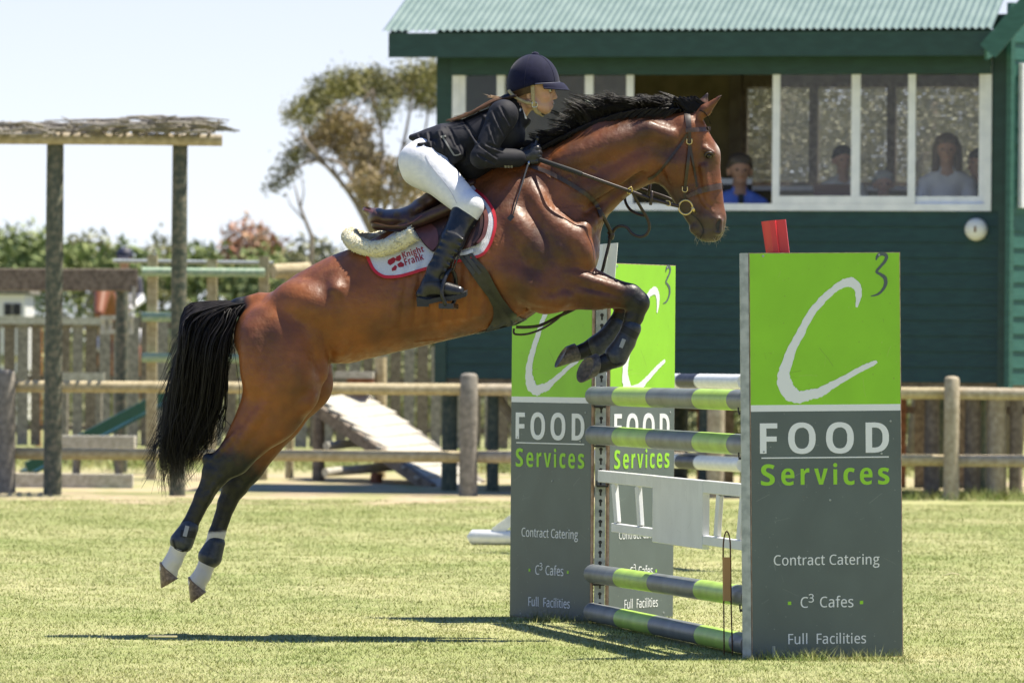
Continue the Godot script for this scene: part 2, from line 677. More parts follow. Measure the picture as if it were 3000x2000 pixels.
func make_ground() -> void:
	var n1 := noise(0.45, 3, 11)
	var n2 := noise(4.0, 4, 12)
	var n3 := noise(0.35, 3, 13)
	var w := 640
	var h := 960
	var im := Image.create(w, h, false, Image.FORMAT_RGBA8)
	for j in h:
		for i in w:
			var x := -20.0 + 40.0 * (i + 0.5) / w
			var z := -46.0 + 60.0 * (j + 0.5) / h
			im.set_pixel(i, j, (lawn_tint(x, z, n1, n2, n3) * (0.86 + 0.2 * rng.randf())).linear_to_srgb())
	var m := mat(Color.WHITE, 0.95, {"albedo_texture": ImageTexture.create_from_image(im), "metallic_specular": 0.2})
	m.heightmap_enabled = true
	var ht := NoiseTexture2D.new()
	ht.width = 1024
	ht.height = 1024
	ht.seamless = true
	ht.noise = noise(0.15, 4, 61)
	m.heightmap_texture = ht
	m.heightmap_scale = 2.0
	var flat_h := func(_x, _z): return 0.0
	structure("ground", sheet(-340, 340, -700, 40, 4, 4, flat_h), m)
	M.ground = m
	var rise := func(x: float, z: float):
		var d := CO.z - z
		var t := clampf((d - 95.0) / 60.0, 0.0, 1.0)
		return -0.3 + (1.9 + 0.5 * sin(x * 0.11) + 0.3 * sin(x * 0.27 + 1.0)) * t * t * (3.0 - 2.0 * t)
	structure("hill", sheet(-90, 90, -330, -62, 40, 40, rise), mottled(lin(0.06, 0.075, 0.025), lin(0.12, 0.125, 0.05), 0.95, Vector3(0.08, 0.08, 0.08), {}, 71))

# ---------- plants
func leaf_mat() -> StandardMaterial3D:
	return mat(Color.WHITE, 0.6, {"vertex_color_use_as_albedo": true, "backlight_enabled": true, "backlight": lin(0.05, 0.06, 0.02), "metallic_specular": 0.3})

# lobes: [centre, radii, colour a, colour b]; all under one crown, of leaf faces in small tufts
func crown(parent: Node3D, lobes: Array, per: float, leaf: float, tuft: float, called := "crown", leaves := 9, ragged := 0.4) -> MeshInstance3D:
	var v := PackedVector3Array()
	var nn := PackedVector3Array()
	var cc := PackedColorArray()
	var ix := PackedInt32Array()
	for l in lobes:
		var c: Vector3 = l[0]
		var r: Vector3 = l[1]
		var n := int(per * (r.x * r.y + r.y * r.z + r.x * r.z))
		var lump := noise(0.9 / maxf(r.x, 0.3), 3, rng.randi() % 9999)
		for i in n:
			var dir := Vector3(rng.randfn(), rng.randfn(), rng.randfn()).normalized()
			var rad := (0.55 + 0.47 * pow(rng.randf(), 0.6)) * (1.0 + ragged * lump.get_noise_3d(dir.x * r.x, dir.y * r.x, dir.z * r.x))
			var p := c + Vector3(dir.x * r.x, dir.y * r.y, dir.z * r.z) * rad
			var col: Color = (l[2] as Color).lerp(l[3], rng.randf()) * rng.randf_range(0.7, 1.3)
			col.a = 1.0
			for k in leaves:
				var q := p + Vector3(rng.randfn(), rng.randfn(), rng.randfn()) * tuft
				var e := Vector3(rng.randfn(), rng.randfn(), rng.randfn()).normalized()
				var f := e.cross(Vector3(rng.randfn(), rng.randfn(), rng.randfn())).normalized()
				var s := leaf * rng.randf_range(0.6, 1.3)
				var nm := e.cross(f)
				var b := v.size()
				v.append(q - e * s)
				v.append(q + f * s * 0.42)
				v.append(q + e * s)
				v.append(q - f * s * 0.42)
				for m in 4:
					nn.append(nm)
					cc.append(col)
				ix.append_array(PackedInt32Array([b, b + 1, b + 2, b, b + 2, b + 3]))
	var arr := []
	arr.resize(Mesh.ARRAY_MAX)
	arr[Mesh.ARRAY_VERTEX] = v
	arr[Mesh.ARRAY_NORMAL] = nn
	arr[Mesh.ARRAY_COLOR] = cc
	arr[Mesh.ARRAY_INDEX] = ix
	var am := ArrayMesh.new()
	am.add_surface_from_arrays(Mesh.PRIMITIVE_TRIANGLES, arr)
	return mw(called, am, M.leaf, parent)

func make_hills_and_trees() -> void:
	M.leaf = leaf_mat()
	M.bark = wood(Color(0.20, 0.16, 0.12), Color(0.34, 0.28, 0.22), 51)
	# bushes on the rise: centre column, top row (2352-wide picture), half width, kind, depth
	var kinds := [[Color(0.20, 0.21, 0.085), Color(0.38, 0.36, 0.17)], [Color(0.15, 0.20, 0.07), Color(0.29, 0.33, 0.13)], [Color(0.40, 0.19, 0.12), Color(0.42, 0.31, 0.19)], [Color(0.15, 0.16, 0.085), Color(0.27, 0.26, 0.15)]]  # leaf colours paled, distance haze put into them
	var words := ["olive green dune bush %s", "leafy green dune bush %s", "red-brown tinged dune bush rounded like a dome", "grey-green dune bush %s"]
	var list := [[-30, 500, 95, 1, 150, "partly behind the left brush shelter beam end"], [62, 510, 78, 1, 146, "left of the first shelter post"], [140, 545, 62, 1, 143, "right behind the first shelter post"], [215, 527, 70, 0, 150, "with a high rounded top between the shelter posts"], [300, 550, 64, 1, 142, "low between the two shelter posts"], [372, 537, 76, 0, 148, "just left of the second shelter post"], [455, 546, 70, 1, 142, "just right of the second shelter post"], [566, 506, 74, 2, 158, ""], [600, 560, 95, 1, 142, "in front of the red-brown dome bush"], [675, 562, 60, 0, 147, "between the red-brown bush and the dark bush"], [742, 546, 76, 3, 140, "behind the horse's rump"], [830, 575, 66, 0, 146, "behind the sheepskin pad"], [915, 585, 70, 1, 150, "below the eucalyptus crown"], [990, 590, 70, 0, 146, "at the corner of the green hut"]]
	for b in list:
		var d: float = b[4]
		var px: float = b[0] * 1.2755
		var top: float = hy(px, b[1] * 1.2755, d) - b[2] * 1.2755 * d / F * 0.16
		var at := G(px, d)
		var r: float = b[2] * 1.2755 * d / F
		var w: String = words[b[3]]
		var t := thing("dune_bush", (w % b[5]) if w.contains("%") else w, "bush", at, 0.0, "bushes on the rise")
		var lobes := []
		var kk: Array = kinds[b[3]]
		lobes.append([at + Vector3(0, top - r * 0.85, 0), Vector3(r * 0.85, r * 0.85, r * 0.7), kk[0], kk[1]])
		for e in 5:
			var an := rng.randf() * TAU
			var rr := r * rng.randf_range(0.4, 0.6)
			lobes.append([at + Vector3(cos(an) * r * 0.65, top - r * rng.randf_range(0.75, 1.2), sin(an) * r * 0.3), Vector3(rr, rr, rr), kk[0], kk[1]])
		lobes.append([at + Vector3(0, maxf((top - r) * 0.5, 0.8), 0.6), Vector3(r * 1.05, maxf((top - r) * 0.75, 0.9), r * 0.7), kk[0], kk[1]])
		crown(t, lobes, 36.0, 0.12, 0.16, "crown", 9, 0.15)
		mw("trunk", tube_mesh([at, at + Vector3(0.1, top * 0.4, 0), at + Vector3(-0.1, top * 0.75, 0)], [0.14, 0.1, 0.04], 7), M.bark, t)
	# scrub in front of the bushes, nobody could count it
	var scrub := Node3D.new()
	scrub.name = "scrub"
	add_child(scrub)
	scrub.set_meta("kind", "stuff")
	tag(scrub, "low grey-green scrub covering the rise behind the yard", "scrub")
	var sl := []
	for i in 46:
		var d := rng.randf_range(96, 128)
		var g := G(rng.randf_range(-250, 3250), d)
		var r := rng.randf_range(0.7, 1.3)
		sl.append([g + Vector3(0, r * 0.6, 0), Vector3(r * 1.7, r, r), Color(0.15, 0.18, 0.075), Color(0.30, 0.29, 0.14)])
	crown(scrub, sl, 26.0, 0.10, 0.14, "shrubs")
	eucalyptus()
	# trees behind the hut, seen through its back windows and beside it
	var rows := [[1930, 72, 330, "behind the dark end of the hut"], [2240, 70, 250, "behind the open hut window"], [2460, 74, 180, "behind the sliding hut window panes"], [2690, 71, 260, "behind the far right hut window"], [2960, 73, 220, "behind the right-hand bay of the hut"]]
	for b in rows:
		var d: float = b[1]
		var at := G(b[0], d)
		var t := thing("gum_tree", "grey-green gum tree " + b[3], "tree", at, 0.0, "trees behind the hut")
		var lobes := []
		for e in 13:
			var px: float = b[0] + rng.randf_range(-170, 170)
			var py: float = rng.randf_range(b[2], 720)
			var c := P(px, py, d + rng.randf_range(-1.2, 1.2))
			var r := rng.randf_range(0.35, 0.75)
			lobes.append([c, Vector3(r * 1.2, r, r), Color(0.16, 0.17, 0.10), Color(0.42, 0.40, 0.27)])
		crown(t, lobes, 110.0, 0.042, 0.10)
		mw("trunk", tube_mesh([at, at + Vector3(0.15, 1.6, 0), at + Vector3(-0.1, 3.2, 0), at + Vector3(0.2, 4.6, 0)], [0.17, 0.14, 0.1, 0.04], 8), M.bark, t)

func eucalyptus() -> void:
	var d := 104.0
	var base := G(1100, d)
	var t := thing("eucalyptus_tree", "tall wind-shaped eucalyptus with sparse olive and brown crown beside the hut", "tree", base)
	var olive := [Color(0.10, 0.105, 0.045), Color(0.24, 0.23, 0.10)]
	var lime := [Color(0.15, 0.155, 0.055), Color(0.34, 0.31, 0.13)]
	var brown := [Color(0.27, 0.205, 0.105), Color(0.44, 0.35, 0.19)]
	var L := [[875, 335, 36, lime], [905, 318, 32, olive], [935, 290, 40, olive], [970, 262, 46, olive], [1011, 240, 42, lime], [1053, 255, 46, olive], [1094, 238, 44, lime], [1130, 268, 40, olive], [1177, 248, 44, lime], [1219, 222, 42, lime], [1256, 250, 46, lime], [1290, 220, 40, lime], [1240, 292, 34, olive], [1130, 312, 26, olive], [1115, 345, 22, olive], [965, 375, 44, brown], [1000, 352, 42, brown], [1040, 395, 52, brown], [1010, 425, 44, brown], [1062, 465, 50, brown], [1095, 500, 44, brown], [1072, 535, 40, brown], [1100, 570, 36, brown], [935, 405, 32, brown], [899, 432, 26, brown], [862, 452, 24, olive], [852, 478, 22, olive], [832, 505, 22, olive], [806, 536, 20, olive], [1165, 500, 34, brown], [1190, 540, 36, brown], [1215, 505, 34, olive], [1240, 470, 34, olive], [1255, 560, 36, brown], [1185, 590, 30, brown]]
	var lobes := []
	for l in L:
		var c := P(l[0], l[1], d + rng.randf_range(-1.4, 1.4))
		var r: float = l[2] * d / F
		lobes.append([c, Vector3(r * 1.12, r * 0.86, r), l[3][0], l[3][1]])
	crown(t, lobes, 270.0, 0.047, 0.10, "crown", 13)
	var st := st_new()
	st.set_smooth_group(0)
	var fork := P(1092, 690, d)
	tube(st, [base, base.lerp(fork, 0.5) + Vector3(0.12, 0, 0), fork], [0.17, 0.13, 0.10], 9)
	var ends := [[[1075, 600], [1030, 520], [960, 400]], [[1060, 560], [1050, 430], [1000, 270]], [[1110, 560], [1120, 420], [1090, 260]], [[1130, 600], [1180, 430], [1215, 240]], [[1150, 620], [1215, 520], [1260, 300]], [[1040, 590], [930, 470], [815, 530]], [[1020, 560], [900, 420], [870, 340]], [[1060, 600], [1000, 480], [880, 460]], [[1100, 600], [1085, 500], [1060, 400]]]
	for e in ends:
		var pts := [fork]
		for q in e:
			pts.append(P(q[0], q[1], d + rng.randf_range(-0.7, 0.7)))
		var cp := curve_pts(pts, 4)
		var rad := []
		for i in cp.size():
			rad.append(lerpf(0.06, 0.015, float(i) / (cp.size() - 1)))
		tube(st, cp, rad, 6)
		for k in 4:
			var a: Vector3 = cp[rng.randi_range(4, cp.size() - 2)]
			var b := a + Vector3(rng.randf_range(-0.5, 0.5), rng.randf_range(0.0, 0.6), rng.randf_range(-0.4, 0.4))
			tube(st, [a, a.lerp(b, 0.5) + Vector3(0.03, 0.02, 0), b], [0.02, 0.014, 0.006], 4)
	st.index()
	st.generate_normals()
	mw("trunk", st.commit(), M.bark, t)
	# a thin leaning sapling left of it
	var d2 := 108.0
	var b2 := G(905, d2)
	var s := thing("dead_sapling", "thin bare leaning sapling left of the eucalyptus", "tree", b2)
	var st2 := st_new()
	st2.set_smooth_group(0)
	tube(st2, [b2, P(912, 690, d2), P(880, 610, d2), P(862, 540, d2)], [0.05, 0.04, 0.03, 0.012], 6)
	tube(st2, [P(880, 610, d2), P(890, 560, d2), P(880, 500, d2)], [0.02, 0.014, 0.006], 5)
	tube(st2, [P(895, 650, d2), P(850, 600, d2), P(835, 560, d2)], [0.02, 0.014, 0.006], 5)
	st2.index()
	st2.generate_normals()
	mw("trunk", st2.commit(), M.bark, s)

# ---------- grass
func blades(spots: Array, per: int, spread: float, tall: float, wide: float) -> ArrayMesh:
	var v := PackedVector3Array()
	var nn := PackedVector3Array()
	var cc := PackedColorArray()
	for sp in spots:
		var g: Vector3 = sp[0]
		var c: Color = sp[1]
		var sc: float = sp[2]
		for i in per:
			var p := g + Vector3(rng.randfn() * spread, -0.004, rng.randfn() * spread) * sc
			var lean := Vector3(rng.randfn() * 0.75, 1.0, rng.randfn() * 0.75) * tall * sc * rng.randf_range(0.5, 1.3)
			var an := rng.randf() * TAU
			var side := Vector3(cos(an), 0, sin(an)) * wide * sc * rng.randf_range(0.7, 1.3)
			v.append(p - side)
			v.append(p + lean)
			v.append(p + side)
			var nm := Vector3(-sin(an) * 0.6, 0.8, cos(an) * 0.6)
			var k := c * rng.randf_range(0.75, 1.25)
			k.a = 1.0
			for m in 3:
				nn.append(nm)
				cc.append(k)
	var arr := []
	arr.resize(Mesh.ARRAY_MAX)
	arr[Mesh.ARRAY_VERTEX] = v
	arr[Mesh.ARRAY_NORMAL] = nn
	arr[Mesh.ARRAY_COLOR] = cc
	var am := ArrayMesh.new()
	am.add_surface_from_arrays(Mesh.PRIMITIVE_TRIANGLES, arr)
	return am

func make_grass() -> void:
	var m := mat(Color.WHITE, 0.6, {"vertex_color_use_as_albedo": true, "backlight_enabled": true, "backlight": lin(0.10, 0.11, 0.03), "metallic_specular": 0.3})
	var n1 := noise(0.45, 3, 11)
	var n2 := noise(4.0, 4, 12)
	var n3 := noise(0.35, 3, 13)
	var holder := Node3D.new()
	holder.name = "grass"
	add_child(holder)
	holder.set_meta("kind", "stuff")
	tag(holder, "short mown grass, green with straw-coloured patches, covering the arena", "grass")
	var spots := []
	for i in 52000:
		var d := 22.8 + 31.0 * pow(rng.randf(), 1.5)
		var g := G(rng.randf_range(-100, 3100), d)
		var c := lawn_tint(g.x, g.z, n1, n2, n3)
		if d > 50.0 and c.b > 0.185 and rng.randf() < 0.8:
			continue
		var clumpy := n2.get_noise_2d(g.x * 0.9, g.z * 0.9 + 40.0)
		var k := clampf(0.45 + clumpy * 0.9 + rng.randfn() * 0.22, 0.0, 1.0)
		var lush := clampf(0.5 + n1.get_noise_2d(g.x * 1.6 + 90.0, g.z * 1.1) * 1.3 + n2.get_noise_2d(g.x * 0.35, g.z * 0.35) * 0.6, 0.0, 1.0)
		var green := Color(0.172, 0.235, 0.060).lerp(Color(0.268, 0.305, 0.102), lush)
		spots.append([g, green.lerp(c * 1.15, k), (1.0 + (d - 22.0) * 0.022) * rng.randf_range(0.7, 1.15)])
	mi("blades", blades(spots, 9, 0.045, 0.015, 0.0022), m, holder)
	# longer tufts left standing at the feet of things
	var longer := []
	for i in 500:
		longer.append([G(rng.randf_range(-100, 3000), rng.randf_range(66.0, 76.0)), 1.6])
	for i in 120:
		longer.append([G(rng.randf_range(2630, 3050), rng.randf_range(55.2, 57.6)), 0.9])
	for i in 46:
		longer.append([G(rng.randf_range(2200, 2670), rng.randf_range(25.25, 25.5)), 0.42])
	for i in 34:
		longer.append([G(rng.randf_range(1510, 1770), rng.randf_range(28.75, 29.1)), 0.4])
	for l in longer:
		l[1] *= rng.randf_range(0.6, 1.2)
		l.insert(1, Color(0.10, 0.17, 0.035).lerp(Color(0.30, 0.29, 0.11), rng.randf()))
	mi("long_blades", blades(longer, 18, 0.06, 0.13, 0.0035), m, holder)

# where the ray through a pixel meets the plane z = zo of a frame, in that frame
func on_plane(px: float, py: float, t: Transform3D, zo: float) -> Vector3:
	var inv := t.affine_inverse()
	var a := inv * CO
	var b := inv * P(px, py, 10.0)
	var k := (zo - a.z) / (b.z - a.z)
	return a + (b - a) * k

func make_hut() -> void:
	var at := G(1275, 58.0)
	var turn := -0.209
	var T := Transform3D(Basis(Vector3.UP, turn), at)
	var t := thing("judges_hut", "dark green weatherboard hut on stilts with corrugated roof and long window", "hut", at, turn)
	var u := func(px: float, zo := 0.0): return on_plane(px, 620.0, T, zo).x
	var v := func(px: float, py: float, zo := 0.0): return on_plane(px, py, T, zo).y
	var uR: float = u.call(2957)
	var vB: float = v.call(2300, 1117)
	var v0: float = v.call(2300, 617)     # foot of the window frame
	var v1: float = v.call(2300, 219)     # head of it
	var vE: float = v.call(2000, 165, 0.55)
	var ua: float = u.call(1325)
	var ub: float = u.call(2906)
	# weatherboards of the front, one by one
	var wall := Node3D.new()
	wall.name = "wall"
	t.add_child(wall)
	var n := 11
	var pitch := (v0 - vB) / n
	for i in n:
		var y := vB + i * pitch
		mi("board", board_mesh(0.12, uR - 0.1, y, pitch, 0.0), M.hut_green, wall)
	for s in [[0.0, 0.12, vB - 0.05, v1 + 0.6], [0.122, ua, v0 - 0.002, v1 + 0.6], [uR - 0.1, uR + 0.02, vB - 0.06, v1 + 0.6]]:
		mi("corner_board", box_mesh(Vector3(s[0], s[2], -0.09), Vector3(s[1], s[3], 0.035)), M.hut_trim, wall)
	mi("corner_board", box_mesh(Vector3(ub, v0, -0.09), Vector3(uR - 0.102, v1 + 0.6, 0.02)), M.hut_trim, wall)
	mi("head_board", box_mesh(Vector3(ua + 0.002, v1, 0.052), Vector3(ub - 0.002, v1 + 0.6, 0.09)), M.hut_trim, wall)
	# inner lining, sides, floor, ceiling
	var deep := 3.2
	var fl := 1.95
	var ce := v1 + 0.25
	mi("lining", box_mesh(Vector3(0.12, fl, -0.13), Vector3(uR - 0.1, v0 - 0.02, -0.095)), M.room, t)
	mi("floor_deck", box_mesh(Vector3(0.02, vB - 0.1, -deep), Vector3(uR, vB + 0.0, -0.012)), M.timber_dark, t)
	mi("floor_deck", box_mesh(Vector3(0.05, fl - 0.06, -deep), Vector3(uR, fl, -0.135)), M.room_dark, t)
	mi("ceiling", box_mesh(Vector3(0.05, ce, -deep), Vector3(uR, ce + 0.05, -0.135)), M.room_dark, t)
	mi("side_wall", box_mesh(Vector3(-0.02, vB, -deep), Vector3(0.04, v1 + 0.6, -0.1)), M.hut_green, t)
	mi("side_wall", box_mesh(Vector3(uR, vB, -deep), Vector3(uR + 0.08, v1 + 0.6, -0.1)), M.room, t)
	# back wall with its windows
	var zb := -deep
	var bw := Node3D.new()
	bw.name = "back_wall"
	t.add_child(bw)
	var q := func(px: float): return on_plane(px, 400.0, T, zb).x
	var w0: float = v.call(2300, 545, zb)
	var w1: float = v.call(2300, 243, zb)
	var xs: Array = [q.call(2176), q.call(2384), q.call(2612), q.call(2950)]
	mi("panel", box_mesh(Vector3(0.04, vB, zb - 0.1), Vector3(xs[0], v1 + 0.6, zb)), M.room, bw)
	mi("panel", box_mesh(Vector3(xs[0], vB, zb - 0.1), Vector3(uR, w0, zb)), M.room, bw)
	mi("panel", box_mesh(Vector3(xs[0], w1, zb - 0.1), Vector3(uR, v1 + 0.6, zb)), M.room_dark, bw)
	mi("panel", box_mesh(Vector3(xs[3], w0, zb - 0.1), Vector3(uR, w1, zb)), M.room, bw)
	mi("door_post", box_mesh(Vector3(xs[0] - 0.13, fl, zb + 0.004), Vector3(xs[0] - 0.004, w1 + 0.1, zb + 0.09)), M.room_dark, bw)
	for i in 3:
		var fr := mi("back_window", frame_mesh(xs[i], xs[i + 1], w0, w1, 0.05, zb - 0.07, zb + 0.012), M.timber_dark, t)
		mi("pane", box_mesh(Vector3(xs[i] + 0.04, w0 + 0.04, zb - 0.04), Vector3(xs[i + 1] - 0.04, w1 - 0.04, zb - 0.035)), M.glass, fr)
		var st := st_new()
		st.set_smooth_group(-1)
		var y := w0 + 0.07
		while y < w1 - 0.05:
			bar(st, Vector3(xs[i] + 0.05, y, zb + 0.04), Vector3(xs[i + 1] - 0.05, y, zb + 0.04), 0.004, 0.022, Vector3(0, 1, 0.8))
			y += 0.033
		mi("blind_slats", flat(st), M.blind, fr)
	mi("sill", box_mesh(Vector3(xs[0], w0 - 0.05, zb + 0.002), Vector3(xs[3], w0 - 0.002, zb + 0.1)), M.frame_white, bw)
	# front window: outer frame, then the sliding sashes
	var win := mi("front_window", frame_mesh(ua, ub, v0, v1 + 0.16, 0.07, -0.08, 0.05), M.frame_white, t)
	var low := v0 + 0.072
	var high := v1 + 0.086
	var sashes := [[1342, 1476, 0.012], [1456, 1732, -0.022], [1716, 1856, 0.012], [2264, 2683, 0.02], [2660, 2890, -0.02]]
	for s in sashes:
		var a: float = u.call(s[0])
		var b: float = u.call(s[1])
		var z0: float = s[2]
		var sash := mi("sash", frame_mesh(a, b, low, high, 0.075, z0, z0 + 0.028), M.frame_white, win)
		mi("pane", box_mesh(Vector3(a + 0.06, low + 0.06, z0 + 0.010), Vector3(b - 0.06, high - 0.06, z0 + 0.016)), M.glass, sash)
		if s[0] == 2264:
			var c: float = u.call(2508)
			mi("mullion", box_mesh(Vector3(c - 0.045, low + 0.076, z0 + 0.003), Vector3(c + 0.045, high - 0.076, z0 + 0.025)), M.frame_white, sash)
	# roof
	var zE := 0.55
	var e0: float = u.call(1134, zE)
	var e1: float = u.call(2900, zE)
	var vT: float = v.call(2000, 93, zE)
	mi("fascia", box_mesh(Vector3(e0, vE, zE - 0.03), Vector3(e1, vT, zE), 0.004), M.hut_trim, t)
	mi("soffit", box_mesh(Vector3(e0 + 0.02, vT - 0.14, -0.1), Vector3(e1, vT - 0.12, zE - 0.032)), M.hut_trim, t)
	mi("barge_board", bar_mesh(Vector3(e0 + 0.015, vT - 0.11, zE - 0.032), Vector3(e0 + 0.015, vT - 0.11 + 4.0 * 0.38, zE - 4.0), 0.03, 0.2), M.hut_trim, t)
	var roof := Node3D.new()
	roof.name = "roof"
	t.add_child(roof)
	var sheets := 8
	for s in sheets:
		var a := lerpf(e0 - 0.06, e1 + 0.02, float(s) / sheets)
		var b := lerpf(e0 - 0.06, e1 + 0.02, float(s + 1) / sheets)
		mi("roof_sheet", corrugated(a, b, 0.072, 0.011, Vector3(0, vT + 0.022 + 0.0015 * (s % 2), zE + 0.04), 4.2, 0.38), M.roof, roof)
	# right-hand bay, turned towards the sun, with its own gable
	var bay := Node3D.new()
	bay.name = "bay"
	t.add_child(bay)
	var bx := uR + 0.02
	bay.position = Vector3(bx, 0, 0.25)
	bay.rotation.y = 0.98
	var nb := 21
	var bp := (v1 + 0.5 - vB) / nb
	for i in nb:
		mi("board", board_mesh(0.06, 1.6, vB - 0.02 + i * bp, bp, 0.0), M.hut_bay_lit, bay)
	mi("corner_board", box_mesh(Vector3(0.0, vB - 0.05, -0.03), Vector3(0.06, v1 + 0.7, 0.03)), M.hut_bay_lit, bay)
	var bwin := mi("bay_window", frame_mesh(0.13, 1.1, v0 + 0.03, v1 + 0.1, 0.05, 0.02, 0.07), M.frame_white, bay)
	mi("pane", box_mesh(Vector3(0.17, v0 + 0.07, 0.03), Vector3(1.06, v1 + 0.06, 0.036)), M.glass, bwin)
	var g0 := on_plane(2895, 150, T, 0.75)
	var g1 := on_plane(3060, -40, T, 0.75)
	mi("gable_board", bar_mesh(g0, g1, 0.03, 0.2, Vector3.UP), M.hut_bay_lit, t)
	mi("gable_board", bar_mesh(g0 + Vector3(-0.02, 0.02, -0.02), g0 + Vector3(0.0, 0.25, -1.6), 0.03, 0.2, Vector3.UP), M.hut_bay_lit, t)
	# round bulkhead lamp on the boards
	var lp := on_plane(2862, 672, T, 0.03)
	var lamp := thing("bulkhead_lamp", "round white bulkhead lamp on the hut's green boards", "lamp", T * lp, turn)
	var dome := st_new()
	dome.set_smooth_group(0)
	lathe(dome, [[0.0, 0.115], [0.055, 0.112], [0.09, 0.10], [0.115, 0.06], [0.12, 0.0]], Basis(Vector3.RIGHT, PI / 2), Vector3.ZERO, 20)
	dome.index()
	dome.generate_normals()
	mi("cover", dome.commit(), M.lamp_white, lamp)
	mi("rust_mark", box_mesh(Vector3(-0.008, -0.03, 0.117), Vector3(0.012, 0.03, 0.1225)), M.rust, lamp)
	# stilts
	for s in [[1320, 0.085, M.stilt], [1447, 0.065, M.stilt], [1640, 0.07, M.stilt], [1880, 0.07, M.stilt], [2070, 0.07, M.stilt], [2330, 0.08, M.stilt], [2735, 0.08, M.timber_dark], [2855, 0.085, M.timber_dark], [2926, 0.10, M.timber], [2982, 0.07, M.timber_dark]]:
		var x: float = u.call(s[0], -0.15)
		mi("stilt", log_mesh(Vector3(x, -0.05, -0.18), Vector3(x, vB - 0.1, -0.18), s[1], s[1] * 0.95, 12, 0.02), s[2], t)
	for x in [0.3, 2.0, 3.6, 5.2]:
		mi("stilt", log_mesh(Vector3(x, -0.05, -deep + 0.2), Vector3(x, vB - 0.1, -deep + 0.2), 0.08, 0.08, 10, 0.02), M.stilt, t)
	mi("brace", log_mesh(Vector3(u.call(1455, -0.6), 1.0, -0.6), Vector3(u.call(1600, -0.6), 0.25, -0.6), 0.05, 0.05, 10), M.timber, t)
	hut_things(T, fl, v0)

func hut_things(T: Transform3D, fl: float, v0: float) -> void:
	# the judges' table and what stands on it
	var x0: float = on_plane(1900, 600, T, -0.6).x
	var x1: float = on_plane(2890, 600, T, -0.6).x
	var tb := thing("judges_table", "long dark table inside the hut along the window", "table", T * Vector3(x0, fl, -0.5), T.basis.get_euler().y)
	mi("table_top", box_mesh(Vector3(0, v0 - fl - 0.06, -0.3), Vector3(x1 - x0, v0 - fl - 0.02, 0.3)), M.timber_dark, tb)
	for p in [Vector2(0.05, -0.25), Vector2(0.05, 0.25), Vector2(x1 - x0 - 0.05, -0.25), Vector2(x1 - x0 - 0.05, 0.25)]:
		mi("leg", box_mesh(Vector3(p.x - 0.025, 0, p.y - 0.025), Vector3(p.x + 0.025, v0 - fl - 0.062, p.y + 0.025)), M.timber_dark, tb)
	var tt := v0 - 0.02
	var a := on_plane(2385, 560, T, -0.45)
	var b := on_plane(2500, 500, T, -0.45)
	var lap := thing("laptop", "open maroon laptop on the judges' table behind the sliding pane", "laptop", T * Vector3((a.x + b.x) / 2, tt, -0.45), T.basis.get_euler().y)
	var w := (b.x - a.x) / 2
	var maroon := mat(lin(0.07, 0.02, 0.025), 0.4)
	mi("base", box_mesh(Vector3(-w, 0, -0.24), Vector3(w, 0.02, 0.0)), M.black, lap)
	mi("screen", bar_mesh(Vector3(0, 0.02, 0.005), Vector3(0, 0.30, 0.05), w * 2, 0.012, Vector3.BACK), maroon, lap)
	var pa := on_plane(2335, 600, T, -0.3)
	var pap := thing("paper_stack", "pile of papers with a red and teal folder on the judges' table", "papers", T * Vector3(pa.x, tt, -0.35), T.basis.get_euler().y + 0.2)
	mi("folder", box_mesh(Vector3(-0.17, 0, -0.12), Vector3(0.17, 0.02, 0.12)), mat(lin(0.5, 0.07, 0.07), 0.5), pap)
	mi("folder", box_mesh(Vector3(-0.2, 0.022, -0.1), Vector3(0.05, 0.034, 0.12)), mat(lin(0.08, 0.35, 0.36), 0.5), pap)
	var mo := on_plane(2125, 500, T, -1.3)
	var scr := thing("monitor", "dark monitor with white edge behind the man in blue shirt", "monitor", T * Vector3(mo.x, fl + 0.72, -1.3), T.basis.get_euler().y)
	mi("panel", box_mesh(Vector3(-0.28, 0.12, -0.03), Vector3(0.28, 0.50, 0.0), 0.008), M.black, scr)
	mi("edge", box_mesh(Vector3(-0.28, 0.502, -0.03), Vector3(0.28, 0.56, 0.0)), M.frame_white, scr)
	mi("foot", box_mesh(Vector3(-0.1, 0.0, -0.1), Vector3(0.1, 0.119, 0.0)), M.black, scr)
	var dk := thing("side_desk", "dark side desk against the back wall inside the hut", "desk", T * Vector3(mo.x, fl, -1.4), T.basis.get_euler().y)
	mi("table_top", box_mesh(Vector3(-0.6, 0.68, -0.3), Vector3(0.6, 0.718, 0.3)), M.timber_dark, dk)
	for s in [-0.55, 0.55]:
		mi("leg", box_mesh(Vector3(s - 0.03, 0, -0.28), Vector3(s + 0.03, 0.678, 0.28)), M.timber_dark, dk)

# a weatherboard: thick at its foot, thin at its head
func board_mesh(x0: float, x1: float, y: float, h: float, z: float) -> ArrayMesh:
	var st := st_new()
	st.set_smooth_group(-1)
	var prof := [Vector2(y + 0.002, z + 0.024), Vector2(y + h * 0.99 + 0.012, z + 0.006), Vector2(y + h * 0.99 + 0.012, z - 0.012), Vector2(y + 0.002, z - 0.012)]
	for i in 4:
		var p: Vector2 = prof[i]
		var q: Vector2 = prof[(i + 1) % 4]
		quad(st, Vector3(x0, p.x, p.y), Vector3(x0, q.x, q.y), Vector3(x1, q.x, q.y), Vector3(x1, p.x, p.y))
	for x in [x0, x1]:
		quad(st, Vector3(x, prof[0].x, prof[0].y), Vector3(x, prof[1].x, prof[1].y), Vector3(x, prof[2].x, prof[2].y), Vector3(x, prof[3].x, prof[3].y))
	return flat(st)

